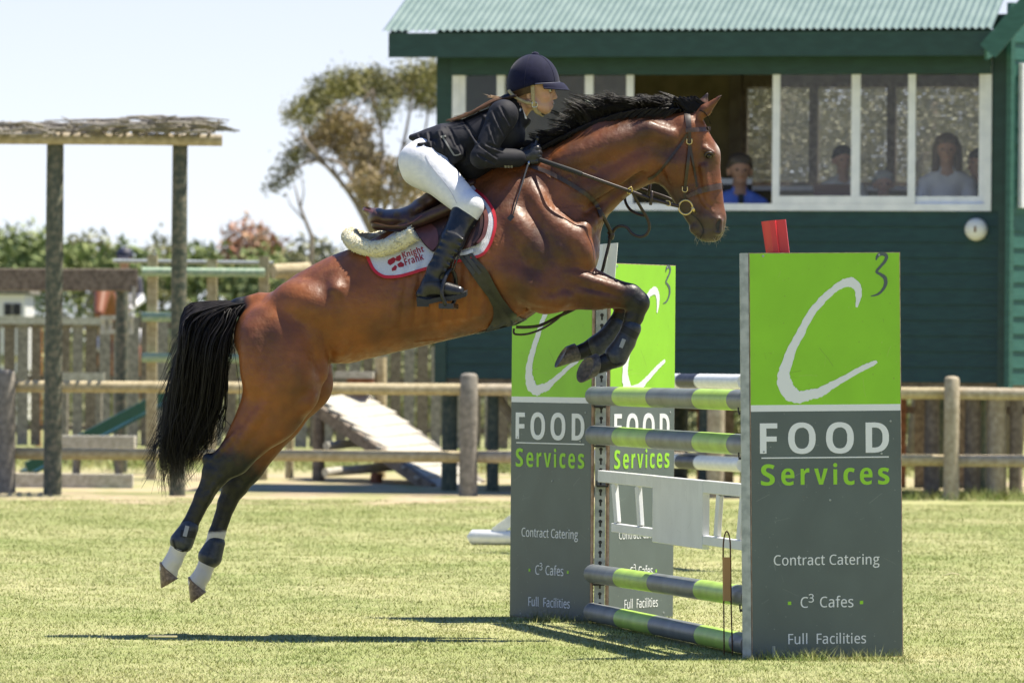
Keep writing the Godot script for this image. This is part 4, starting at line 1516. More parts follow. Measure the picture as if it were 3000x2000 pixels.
	for r in [[1.205, "black and white pole of the farther jump, topmost"], [0.815, "black and white pole of the farther jump, middle"], [0.675, "black and white pole of the farther jump, lowest"]]:
		var a := Vector3(qa.x, r[0], qa.z)
		var b := Vector3(qz.x, r[0], qz.z)
		var t := thing("striped_pole", r[1], "pole", (a + b) / 2.0, 0.0, "poles of the farther jump")
		var cc := [0.0, 0.30, 0.42, 0.638, 0.749, 1.0]
		for i in 5:
			mw("white_band" if i % 2 == 0 else "black_band", log_mesh(a.lerp(b, cc[i]), a.lerp(b, cc[i + 1]), 0.048, 0.048, 18, 0.004), M.pole_white if i % 2 == 0 else M.pole_black, t)
	for e in [[qa, "white stand of the farther jump with a long foot, behind the far wing", -1.0], [qz, "white stand of the farther jump, hidden by the near wing", 1.0]]:
		var c: Vector3 = e[0]
		var away: Vector3 = (qa - qz).normalized() * -e[2]
		away.y = 0
		var o := Vector3(c.x, 0, c.z) + away.normalized() * 0.05 + Vector3(0.06 * e[2], 0, 0)
		var t := thing("jump_stand", e[1], "jump stand", o, 0.0, "stands of the farther jump")
		mw("upright", box_mesh(o + Vector3(-0.04, 0, -0.04), o + Vector3(0.04, 1.5, 0.04), 0.004), M.pole_white, t)
		for y in [1.14, 0.75, 0.61]:
			mw("cup", box_mesh(o + Vector3(-0.05, y, -0.05), o + Vector3(0.05, y + 0.02, 0.08)), M.black, t)
		if e[2] < 0.0:
			var f0 := G(1376, 41.0)
			mw("foot", tube_mesh([f0 + Vector3(0, 0.04, 0), f0 + Vector3(0.03, 0.055, 0), f0 + Vector3(0.5, 0.055, 0), Vector3(o.x, 0.055, f0.z)], [0.025, 0.055, 0.055, 0.055], 12), M.pole_white, t)
			var b0 := f0 + Vector3(0.19, 0.09, 0.0)
			mw("brace", bar_mesh(b0, b0 + Vector3(0.35, 0.26, 0), 0.06, 0.07), M.pole_white, t)
			mw("foot", bar_mesh(Vector3(o.x, 0.04, f0.z - 0.2), Vector3(o.x, 0.04, o.z + 0.05), 0.08, 0.08), M.pole_white, t)
		else:
			mw("foot", bar_mesh(o + Vector3(0.0, 0.03, 0), o + Vector3(0.3, 0.03, 0), 0.08, 0.06), M.pole_white, t)

func make_straws() -> void:
	var straw := mat(lin(0.62, 0.55, 0.32), 0.7)
	for d in [["pale bent straw lying on the grass before the hind hooves' shadow", [432, 1891, 470, 1884, 518, 1888]], ["short pale straw on the grass right of the near wing", [2770, 1690, 2790, 1684, 2812, 1688]]]:
		var q: Array = d[1]
		var dd: float = 22000.0 / (q[1] - 1060.0)
		var pts := [P(q[0], q[1], dd), P(q[2], q[3], dd), P(q[4], q[5], dd)]
		for i in 3:
			pts[i].y = maxf(pts[i].y, 0.02) + 0.01
		var t := thing("straw_stalk", d[0], "straw", Vector3(pts[0].x, 0, pts[0].z))
		mw("stalk", tube_mesh(curve_pts(pts, 4), uniform(9, 0.004), 6, 0.5), straw, t)

func uniform(n: int, v: float) -> Array:
	var a := []
	a.resize(n)
	a.fill(v)
	return a

func keyhole_plate_mesh() -> ArrayMesh:
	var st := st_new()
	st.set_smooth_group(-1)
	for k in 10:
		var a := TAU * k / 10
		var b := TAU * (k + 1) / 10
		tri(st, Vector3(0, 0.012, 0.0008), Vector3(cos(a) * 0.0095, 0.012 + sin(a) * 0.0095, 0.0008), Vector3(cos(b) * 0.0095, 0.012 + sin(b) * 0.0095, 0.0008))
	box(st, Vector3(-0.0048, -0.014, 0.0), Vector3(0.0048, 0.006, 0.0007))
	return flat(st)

func cup(parent: Node3D, at: Vector3, way := 1.0) -> void:
	var st := st_new()
	st.set_smooth_group(-1)
	box(st, at + Vector3(-0.03, -0.012, -0.003 if way > 0 else -0.05), at + Vector3(0.03, -0.002, 0.05 if way > 0 else 0.003))
	box(st, at + Vector3(-0.032, -0.002, -0.003), at + Vector3(-0.026, 0.02, 0.05 * way))
	box(st, at + Vector3(0.026, -0.002, -0.003), at + Vector3(0.032, 0.02, 0.05 * way))
	mi("pole_cup", flat(st), M.black, parent)

func flag(called: String, label: String, at: Vector3, c: Color, tall: float, lean: float) -> void:
	var t := thing(called, label, "flag", at)
	var st := st_new()
	st.set_smooth_group(-1)
	# a sheet folded round a stick: an open wedge, three folds
	var sec := [Vector2(-0.052, -0.012), Vector2(-0.042, 0.006), Vector2(-0.020, 0.030), Vector2(0.004, 0.034), Vector2(0.010, 0.018), Vector2(0.050, 0.020), Vector2(0.052, 0.015), Vector2(0.006, 0.010), Vector2(0.0, 0.026), Vector2(-0.018, 0.024), Vector2(-0.038, 0.0), Vector2(-0.048, -0.014)]
	for i in sec.size():
		var p: Vector2 = sec[i]
		var q: Vector2 = sec[(i + 1) % sec.size()]
		var top := Vector3(-lean * 0.5, tall, 0)
		quad(st, Vector3(p.x * 1.0, -0.05, p.y), Vector3(q.x * 1.0, -0.05, q.y), top + Vector3(q.x * 1.05, 0.005 * q.x / 0.05, q.y * 1.15), top + Vector3(p.x * 1.05, 0.005 * p.x / 0.05, p.y * 1.15))
	mi("sheet", flat(st), mat(c, 0.3), t)
	mi("stick", log_mesh(Vector3(0, -0.12, 0.0), Vector3(-lean * 0.4, tall * 0.95, 0.014), 0.008, 0.008, 8, 0.0), M.timber_white, t)

var horse: Node3D

# one bone between two pixels, with z towards the camera (same unit)
func bn(x0: float, y0: float, z0: float, r0: float, x1: float, y1: float, z1: float, r1: float, k := 20.0, w := 1.0, cut := false) -> Array:
	return bone(J(x0, y0, z0), r0, J(x1, y1, z1), r1, k, w, cut)

func horse_bones() -> Array:
	var B := []
	# trunk
	B.append(bn(1012, 926, 0, 138, 1440, 765, 0, 198, 30, 0.90))
	B.append(bn(800, 985, 0, 116, 1010, 885, 0, 131, 50, 1.14))
	B.append(bn(905, 862, 0, 60, 1200, 730, 0, 74, 40, 1.25))
	B.append(bn(1290, 655, 0, 64, 1450, 592, 0, 86, 40, 0.60))
	B.append(bn(1450, 592, 0, 86, 1560, 545, 0, 90, 30, 0.55))
	B.append(bn(1500, 730, 0, 188, 1622, 735, 0, 134, 40, 0.82))
	for s in [-1, 1]:
		B.append(bn(1680, 705, 62 * s, 70, 1690, 740, 60 * s, 66, 24, 0.9))          # breast
		B.append(bn(1505, 600, 62 * s, 84, 1635, 765, 104 * s, 90, 60, 0.56))       # shoulder
		B.append(bn(1480, 760, 125 * s, 98, 1600, 835, 118 * s, 80, 24, 0.45))       # triceps
		B.append(bn(1690, 742, 100 * s, 36, 1670, 770, 112 * s, 36, 26, 0.8))        # point of shoulder
	# neck and head
	B.append(bn(1600, 612, 0, 146, 1785, 463, 0, 114, 70, 0.64))
	B.append(bn(1785, 463, 0, 114, 1936, 425, 0, 97, 24, 0.54))
	B.append(bn(1972, 478, 0, 68, 1978, 470, 0, 66, 24, 0.78))
	B.append(bn(2012, 388, 0, 62, 2062, 455, 0, 45, 22, 0.92))
	B.append(bn(2062, 455, 0, 45, 2084, 640, 0, 42, 20, 0.80))
	B.append(bn(1976, 480, 0, 64, 2036, 632, 0, 29, 20, 0.70))
	B.append(bn(2083, 640, 0, 43, 2088, 668, 0, 36, 14, 0.98))
	B.append(bn(2070, 684, 0, 25, 2092, 688, 0, 20, 10, 1.2))
	B.append(bn(2042, 668, 0, 22, 2052, 684, 0, 16, 10, 1.1))
	for s in [-1, 1]:
		B.append(bn(2070, 438, 45 * s, 11, 2088, 448, 45 * s, 10, 12))               # brow over the eye
		B.append(bn(2062, 490, 38 * s, 11, 2078, 590, 30 * s, 9, 14))                # face ridge
		B.append(bn(2106, 648, 34 * s, 13, 2104, 676, 32 * s, 13, 9))                # nostril flare
		B.append(bn(2108, 648, 46 * s, 7, 2104, 674, 46 * s, 8, 6, 1.0, true))
		B.append(bn(2083, 462, 48 * s, 7, 2072, 462, 49 * s, 7, 8, 1.0, true))       # eye socket
		B.append(bn(1905, 380, 50 * s, 24, 1960, 400, 52 * s, 24, 26, 0.7))          # atlas wing
	B.append(bn(2044, 342, 22, 15, 2068, 322, 27, 17, 10, 0.8))
	B.append(bn(2068, 322, 27, 17, 2113, 280, 30, 4, 8, 0.7))
	B.append(bn(2050, 330, -24, 15, 2060, 305, -28, 15, 10, 0.8))
	B.append(bn(2060, 305, -28, 15, 2073, 273, -30, 4, 8, 0.7))
	B.append(bn(2092, 306, 40, 3, 2074, 330, 40, 8, 5, 0.7, true))                   # hollow of the near ear
	# hind legs: near, far
	var zh := 92.0
	B.append(bn(803, 1000, zh - 12, 106, 826, 1120, zh, 110, 30, 0.72))
	B.append(bn(826, 1130, zh, 106, 790, 1215, zh, 84, 26, 0.62))
	B.append(bn(800, 1190, zh, 92, 684, 1341, zh, 49, 22, 0.62))
	B.append(bn(684, 1341, zh, 49, 634, 1380, zh, 41, 18, 0.66))
	B.append(bn(628, 1352, zh, 26, 608, 1344, zh, 17, 14, 0.8))
	B.append(bn(628, 1395, zh, 36, 596, 1455, zh, 25, 14, 0.74))
	B.append(bn(596, 1455, zh, 25, 552, 1545, zh, 23, 12, 0.74))
	B.append(bn(552, 1545, zh, 23, 532, 1585, zh, 29, 12, 0.84))
	B.append(bn(532, 1588, zh, 28, 505, 1646, zh, 24, 12, 0.95))
	B.append(bn(506, 1646, zh, 24, 492, 1664, zh, 26, 12, 1.05))
	B.append(bn(504, 1674, zh, 13, 508, 1684, zh, 11, 12, 1.3))
	B.append(bn(1005, 950, 204, 30, 975, 1050, 196, 24, 40, 1.0, true))              # flank hollow
	var zf := -92.0
	B.append(bn(865, 1000, zf, 104, 878, 1120, zf, 92, 30, 0.72))
	B.append(bn(878, 1120, zf, 92, 812, 1222, zf, 72, 26, 0.62))
	B.append(bn(812, 1222, zf, 72, 722, 1365, zf, 49, 22, 0.62))
	B.append(bn(722, 1365, zf, 49, 690, 1415, zf, 41, 18, 0.66))
	B.append(bn(684, 1388, zf, 26, 664, 1380, zf, 17, 14, 0.8))
	B.append(bn(686, 1425, zf, 36, 664, 1475, zf, 26, 14, 0.74))
	B.append(bn(664, 1475, zf, 26, 634, 1565, zf, 24, 12, 0.74))
	B.append(bn(634, 1565, zf, 23, 617, 1622, zf, 29, 12, 0.84))
	B.append(bn(617, 1624, zf, 28, 590, 1688, zf, 24, 12, 0.95))
	B.append(bn(590, 1688, zf, 24, 575, 1705, zf, 26, 12, 1.05))
	B.append(bn(586, 1714, zf, 13, 590, 1724, zf, 11, 12, 1.3))
	# forelegs
	for s in [-1, 1]:
		var z: float = 104.0 * s
		var dx := 0.0 if s > 0 else -22.0
		B.append(bn(1608, 830, z, 86, 1742 + dx, 850, z, 54, 24, 0.72))
		B.append(bn(1742 + dx, 850, z, 54, 1846 + dx, 868, z - 3, 36, 18, 0.72))
		B.append(bn(1846 + dx, 868, z - 3, 35, 1868 + dx, 884, z - 4, 34, 12, 0.85))
		B.append(bn(1640, 872, z + 26 * s, 26, 1672, 872, z + 22 * s, 18, 18, 0.9))
	var zn := 100.0
	B.append(bn(1870, 890, zn, 32, 1858, 928, zn, 27, 12, 0.8))
	B.append(bn(1858, 928, zn, 26, 1822, 1015, zn, 22, 10, 0.78))
	B.append(bn(1822, 1015, zn, 22, 1805, 1046, zn, 28, 10, 0.85))
	B.append(bn(1803, 1048, zn, 28, 1757, 1070, zn + 6, 24, 10, 0.9))
	B.append(bn(1846, 890, -100, 32, 1826, 920, -100, 27, 12, 0.8))
	B.append(bn(1826, 920, -100, 26, 1768, 992, -98, 22, 10, 0.78))
	B.append(bn(1768, 992, -98, 23, 1744, 1014, -96, 29, 10, 0.85))
	B.append(bn(1742, 1016, -96, 26, 1700, 1032, -92, 23, 10, 0.9))
	# dock of the tail
	B.append(bn(760, 890, 0, 34, 700, 895, 0, 22, 20, 1.0))
	B.append(bn(700, 895, 0, 22, 620, 915, 0, 12, 10, 1.0))
	return B

# muscles and veins, laid on the surface of a first, coarse body: x0 y0 x1 y1 r0 r1, how far proud, blend; a minus sign carves
func muscles(B: Array) -> void:
	var first := field(B, 9.0)
	var L := [
		[1555, 560, 1655, 750, 20, 22, 7, 26], [1500, 640, 1585, 760, 30, 30, 7, 30], [1605, 640, 1690, 715, 26, 30, 8, 26], [1690, 700, 1715, 765, 26, 26, 6, 20],
		[1470, 795, 1575, 850, 34, 30, 10, 30], [1540, 865, 1640, 885, 16, 16, 6, 18], [1660, 802, 1810, 848, 17, 12, 7, 13], [1690, 856, 1800, 876, 13, 11, 6, 12], [1640, 868, 1668, 872, 18, 16, 8, 14],
		[1650, 478, 1880, 384, 30, 26, 6, 32], [1700, 572, 1885, 470, 26, 24, 6, 26], [1725, 622, 1880, 512, 8, 7, -5, 22], [1690, 690, 1760, 620, 22, 16, 6, 18],
		[985, 838, 984, 866, 15, 17, 9, 22], [850, 880, 950, 905, 46, 40, 6, 40], [905, 960, 935, 1095, 20, 24, 7, 26], [845, 985, 862, 1120, 40, 40, 5, 40], [742, 975, 748, 1125, 30, 26, 4, 34],
		[900, 1165, 884, 1192, 26, 22, 8, 22], [775, 1190, 702, 1300, 20, 14, 7, 14], [700, 1262, 624, 1344, 9, 8, 6, 10],
		[1012, 1005, 962, 1095, 13, 12, 6, 20], [640, 1400, 600, 1470, 8, 7, 4, 8], [1985, 455, 1985, 500, 40, 34, 5, 30], [1930, 500, 1955, 540, 8, 8, -3, 14]]
	for i in 7:
		L.append([1185 + 38 * i, 790 - 12 * i, 1150 + 42 * i, 950 - 6 * i, 10, 10, 1.1, 20])
	# veins
	for v in [[1640, 640, 1680, 668], [1680, 668, 1702, 700], [1702, 700, 1710, 738], [1610, 676, 1640, 640], [1650, 700, 1690, 742], [1600, 620, 1660, 612], [1700, 830, 1770, 848], [1770, 848, 1812, 856], [1560, 905, 1470, 940], [1470, 940, 1380, 975], [1300, 990, 1220, 1000], [900, 1010, 880, 1090], [880, 1090, 850, 1170], [760, 1210, 720, 1270], [2040, 540, 2060, 590], [2060, 590, 2088, 620], [2030, 500, 2040, 540], [720, 1010, 735, 1090]]:
		L.append([v[0], v[1], v[2], v[3], 4.5, 4.5, 2.6, 6])
	# drips of sweat dried on the neck
	for i in 26:
		var t := rng.randf()
		var x := lerpf(1600, 1890, t)
		var y := lerpf(470, 360, t) + rng.randf_range(0, 80)
		L.append([x, y, x + rng.randf_range(-3, 3), y + rng.randf_range(6, 14), 4.2, 3.6, 3.4, 4])
	for m in L:
		laid(B, first, Vector2(m[0], m[1]), Vector2(m[2], m[3]), m[4], m[5], m[6], m[7], m[0] > 1000 and m[4] > 6 and m[6] > 0.0)

# a ridge (proud > 0) or a crease (proud < 0) that follows the surface of a first body
func laid(B: Array, first: Field, a: Vector2, b: Vector2, r0: float, r1: float, proud: float, k: float, both := false) -> void:
	var n := maxi(2, int(a.distance_to(b) / 22.0))
	var cut := proud < 0.0
	var last := Vector3.ZERO
	for i in n + 1:
		var t := float(i) / n
		var q := a.lerp(b, t)
		var r := lerpf(r0, r1, t)
		var z := surf(q.x, q.y, 260.0, first)
		if is_nan(z):
			return
		# fade in and out towards the ends
		var pr := proud * sin(clampf(t * 0.8 + 0.1, 0.0, 1.0) * PI)
		var p := Vector3(q.x, q.y, (z - r + pr) if not cut else (z + r + pr))
		if i > 0:
			B.append(bn(last.x, last.y, last.z, lerpf(r0, r1, (i - 1.0) / n), p.x, p.y, p.z, r, k, 1.0, cut))
			if both:
				B.append(bn(last.x, last.y, -last.z, lerpf(r0, r1, (i - 1.0) / n), p.x, p.y, -p.z, r, k))
		last = p

func sm(a: float, b: float, x: float) -> float:
	var t := clampf((x - a) / (b - a), 0.0, 1.0)
	return t * t * (3.0 - 2.0 * t)

var coat_n: FastNoiseLite
func coat(p: Vector3, _g: Vector3) -> Color:
	var x := p.x
	var y := p.y
	var n := coat_n.get_noise_3d(x, y, p.z)
	var n2 := coat_n.get_noise_3d(x * 4.0, y * 4.0, p.z * 4.0)
	var red := Color(0.230, 0.074, 0.019)
	var dark := Color(0.066, 0.026, 0.014)
	var c := red.lerp(dark, clampf(0.22 + n * 0.85 + 0.42 * sm(1250, 1600, x) * (1.0 - 0.6 * sm(1950, 2050, x)), 0.0, 1.0))
	c = c * (1.0 + n2 * 0.16)
	var black := Color(0.010, 0.0085, 0.008)
	var white := Color(0.62, 0.58, 0.52)
	if x < 830.0 and y > 1250.0:
		var near := p.z > 0.0
		var t := sm(1275 if near else 1310, 1375 if near else 1410, y + n2 * 26.0 + (760.0 - x) * 0.25)
		c = c.lerp(black, t)
		c = c.lerp(white, sm(1575 if near else 1556, 1583 if near else 1566, y + n2 * 10.0 - n * 10.0))
	elif x > 1600.0 and y > 770.0 and x < 1960.0:
		var t := sm(1745, 1850, x + n2 * 22.0 + n * 16.0)
		if y > 908.0 and x > 1660.0:
			t = maxf(t, sm(906, 918, y))
		c = c.lerp(black, t)
	elif x > 1930.0:
		var mz := sm(575, 665, y + (2085.0 - x) * 0.55 + n2 * 14.0)
		c = c.lerp(Color(0.055, 0.043, 0.036), mz * 0.92)
		var eye := exp(-(pow((x - 2076.0) / 24.0, 2.0) + pow((y - 462.0) / 26.0, 2.0)))
		c = c.lerp(Color(0.03, 0.02, 0.015), eye * 0.75)
		if y < 330.0:
			c = c.lerp(black, sm(2090, 2112, x) * 0.8 if p.z > 0.0 else sm(300, 280, y) * 0.9)
		var star := exp(-(pow((x - 2102.0) / 9.0, 2.0) + pow((y - 436.0) / 16.0, 2.0) + pow(p.z / 20.0, 2.0)))
		c = c.lerp(white, star)
	if x < 770.0 and y < 940.0 and absf(p.z) < 40.0:
		c = c.lerp(black, sm(742, 712, x))
	c.a = 1.0
	return c

func make_horse() -> void:
	coat_n = noise(0.0055, 3, 23)
	var bones := horse_bones()
	muscles(bones)
	HF = field(bones, 4.6)
	horse = thing("horse", "bay horse with black mane, tail and legs jumping high with forelegs tucked", "horse", G(1300, D0))
	M.coat = mat(Color.WHITE, 0.62, {"vertex_color_use_as_albedo": true, "metallic_specular": 0.47})
	var rel := NoiseTexture2D.new()
	rel.width = 512
	rel.height = 512
	rel.seamless = true
	rel.noise = noise(0.026, 5, 77)
	M.coat.heightmap_enabled = true
	M.coat.heightmap_texture = rel
	M.coat.heightmap_scale = 0.22
	var rt := NoiseTexture2D.new()
	rt.width = 512
	rt.height = 512
	rt.seamless = true
	rt.noise = noise(0.02, 5, 78)
	var rg := Gradient.new()
	rg.set_color(0, Color(0.55, 0.55, 0.55))
	rg.set_color(1, Color(1, 1, 1))
	rg.set_offset(0, 0.2)
	rg.set_offset(1, 0.8)
	rt.color_ramp = rg
	M.coat.roughness_texture = rt
	M.coat.uv1_triplanar = true
	M.coat.uv1_scale = Vector3(2.2, 2.2, 2.2)
	mw("body", nets(HF, fig, coat), M.coat, horse)
	M.hoof = mottled(lin(0.11, 0.068, 0.040), lin(0.30, 0.21, 0.13), 0.5, Vector3(7, 7, 7), {}, 101, 0.05)
	M.hoof_dark = mottled(lin(0.045, 0.040, 0.036), lin(0.15, 0.125, 0.10), 0.5, Vector3(7, 7, 7), {}, 102, 0.05)
	M.hair = mat(lin(0.009, 0.007, 0.006), 0.40, {"metallic_specular": 0.36})
	hoof([491, 1669, 92], [25, 21], [496, 1709, 92], [-26, 15], 29, 34)
	hoof([573, 1710, -92], [24, 19], [581, 1751, -92], [-24, 18], 29, 34)
	hoof([1744, 1070, 104], [4, -34], [1714, 1083, 122], [19, -38], 31, 33, M.hoof_dark)
	hoof([1690, 1031, -92], [8, 26], [1642, 1046, -84], [-18, 32], 29, 32, M.hoof_dark)
	# eyes
	for s in [-1, 1]:
		var st := st_new()
		st.set_smooth_group(0)
		var c := fig(J(2077, 455, 43 * s))
		lathe(st, [[-0.016, 0.0], [-0.012, 0.012], [0.0, 0.017], [0.012, 0.012], [0.016, 0.0]], Basis.IDENTITY, c, 14)
		st.index()
		st.generate_normals()
		mw("eye", st.commit(), mat(lin(0.010, 0.006, 0.005), 0.06), horse)
	for s in [1]:
		mw("eyelid", tube_mesh(curve_pts([fig(J(2064, 458, 50)), fig(J(2071, 448, 54)), fig(J(2083, 447, 54)), fig(J(2091, 455, 48))], 4), [0.003, 0.005, 0.006, 0.006, 0.006, 0.006, 0.006, 0.006, 0.006, 0.006, 0.006, 0.005, 0.003], 7), mat(lin(0.035, 0.022, 0.016), 0.45), horse)
	make_mane()
	make_tail()
	# black strips laid for the dark of the nostril and mouth crease
	mw("nostril", ribbon([[2112, 645], [2106, 652], [2103, 664], [2105, 676]], [5, 9, 10, 4], 1.2, 0.5), M.black, horse)
	mw("mouth", ribbon([[2016, 622], [2036, 634], [2052, 652], [2061, 674], [2056, 690], [2046, 700]], [2, 3, 3.5, 3.5, 3.5, 2], 1.0, 0.4), M.black, horse)
	# whiskers on the lips
	var wk := st_new()
	wk.set_smooth_group(0)
	for i in 60:
		var q := Vector2(rng.randf_range(2030, 2110), rng.randf_range(680, 706))
		if i % 3 == 0:
			q = Vector2(rng.randf_range(2105, 2125), rng.randf_range(660, 690))
		var z := rng.randf_range(-15, 25)
		var l := rng.randf_range(8, 22)
		var dir := Vector2(rng.randf_range(-0.5, 0.5), 1.0) if i % 3 else Vector2(0.8, rng.randf_range(0.1, 0.9))
		tube(wk, [fig(J(q.x, q.y, z)), fig(J(q.x + dir.x * l, q.y + dir.y * l, z))], [0.0009, 0.0003], 3)
	wk.index()
	wk.generate_normals()
	mw("whiskers", wk.commit(), mat(lin(0.4, 0.36, 0.26), 0.5), horse)

func hoof(c0: Array, h0: Array, c1: Array, h1: Array, lat0: float, lat1: float, m_: Material = null) -> void:
	var st := st_new()
	var a := J(c0[0], c0[1], c0[2])
	var b := J(c1[0], c1[1], c1[2])
	var ha := Vector3(h0[0], h0[1], 0)
	var hb := Vector3(h1[0], h1[1], 0)
	if ha.dot(hb) < 0.0:
		hb = -hb
	var la := (b - a).cross(ha).normalized() * lat0
	var lb := (b - a).cross(hb).normalized() * lat1
	var n := 22
	var rings := []
	for e in [[-0.10, 0.80], [-0.05, 0.92], [0.02, 1.0], [0.12, 0.985], [0.35, 1.0], [0.7, 1.0], [0.95, 0.99], [1.0, 0.92]]:
		var t: float = e[0]
		var ring := []
		for k in n:
			var an := TAU * k / n
			var c := a.lerp(b, t)
			ring.append(fig(c + (ha.lerp(hb, t) * cos(an) + la.lerp(lb, t) * sin(an)) * e[1]))
		rings.append(ring)
	st.set_smooth_group(0)
	for i in rings.size() - 1:
		for k in n:
			quad(st, rings[i][k], rings[i][(k + 1) % n], rings[i + 1][(k + 1) % n], rings[i + 1][k])
	# sole: a rim and a sunken frog
	st.set_smooth_group(1)
	var last: Array = rings[-1]
	var m := Vector3.ZERO
	for p in last:
		m += p
	m /= n
	var inn := (fig(a) - fig(b)).normalized() * 0.012
	for k in n:
		var p: Vector3 = last[k]
		var q: Vector3 = last[(k + 1) % n]
		var p2 := m.lerp(p, 0.72) + inn
		var q2 := m.lerp(q, 0.72) + inn
		quad(st, p, q, q2, p2)
		tri(st, p2, q2, m + inn * 0.6)
	st.index()
	st.generate_normals()
	mw("hoof", st.commit(), m_ if m_ else M.hoof, horse)

func strand(st: SurfaceTool, pts: Array, r0: float, per := 4, sides := 3) -> void:
	var w := []
	for p in pts:
		w.append(fig(p))
	var c := curve_pts(w, per)
	var rad := []
	for i in c.size():
		var t := float(i) / (c.size() - 1)
		rad.append(r0 * (1.0 - t * t) + 0.0004)
	tube(st, c, rad, sides)

func make_mane() -> void:
	var st := st_new()
	st.set_smooth_group(0)
	var crest := [Vector2(1575, 448), Vector2(1610, 428), Vector2(1660, 402), Vector2(1746, 362), Vector2(1832, 334), Vector2(1895, 324), Vector2(1950, 322), Vector2(1998, 324)]
	var cp := curve_pts(crest, 12)
	# locks blown back from the crest: each a tapering bunch of strands
	for l in 120:
		var u := (l + rng.randf()) / 120.0
		var q: Vector2 = cp[mini(int(u * (cp.size() - 1)), cp.size() - 2)]
		var z := rng.randfn() * 6.0
		var up := rng.randf_range(6, 26)
		var back := rng.randf_range(34, 74)
		if q.x > 1680.0 and q.x < 1890.0:
			up = rng.randf_range(18, 78) * (1.0 - 0.5 * sm(1780, 1890, q.x))
			back = rng.randf_range(40, 108)
		elif q.x >= 1890.0:
			up = rng.randf_range(12, 44)
			back = rng.randf_range(14, 70)
		var zz := rng.randfn() * 16.0 + (16.0 if rng.randf() < 0.5 else 0.0)
		var flick := rng.randf_range(-14, 10)
		for k in 22:
			var j := Vector2(rng.randfn() * 6.0, rng.randfn() * 3.5)
			var g := rng.randf_range(0.84, 1.04)
			var w := rng.randfn() * 5.0
			strand(st, [J(q.x + 6 + j.x * 1.6, q.y + 12, z + w), J(q.x - back * 0.12 + j.x * 1.5, q.y - up * 0.42 - 6 + j.y, z + zz * 0.3 + w), J(q.x - back * 0.5 * g + j.x, q.y - up * 0.85 * g - 5 + j.y, z + zz * 0.7 + w * 0.8), J(q.x - back * g + j.x * 0.4, q.y - up * g + flick + j.y * 0.8, z + zz + w * 0.4)], rng.randf_range(0.0008, 0.0019), 4)
	# close-lying hair on the near side of the crest
	for i in 260:
		var u := rng.randf()
		var q: Vector2 = cp[mini(int(u * (cp.size() - 1)), cp.size() - 2)]
		strand(st, [J(q.x + 8, q.y + 8, 5), J(q.x - 6, q.y - 6, 20 + rng.randf() * 8), J(q.x - 30, q.y + 4 + rng.randf() * 8, 30), J(q.x - 52, q.y + 22 + rng.randf_range(-4, 8), 34)], 0.004, 3)
	# forelock and tuft between the ears
	for i in 120:
		var x := rng.randf_range(1985, 2056)
		var y := 322.0 + rng.randf_range(-8, 8)
		strand(st, [J(x, y, rng.randf_range(-16, 22)), J(x - 12, y - 24 - rng.randf() * 12, rng.randf_range(-10, 24)), J(x + 10, y - 22 + rng.randf() * 10, 22), J(x + 26 + rng.randf() * 14, y + rng.randf_range(-10, 16), 26)], 0.0042, 4)
	for i in 50:
		var z := rng.randf_range(-20, 40)
		strand(st, [J(2050, 322, z), J(2066, 330, z * 1.1), J(2076, 346, z * 1.1), J(2080 + rng.randf() * 4, 364, z)], 0.0025, 3)
	st.index()
	st.generate_normals()
	mw("mane", st.commit(), M.hair, horse)

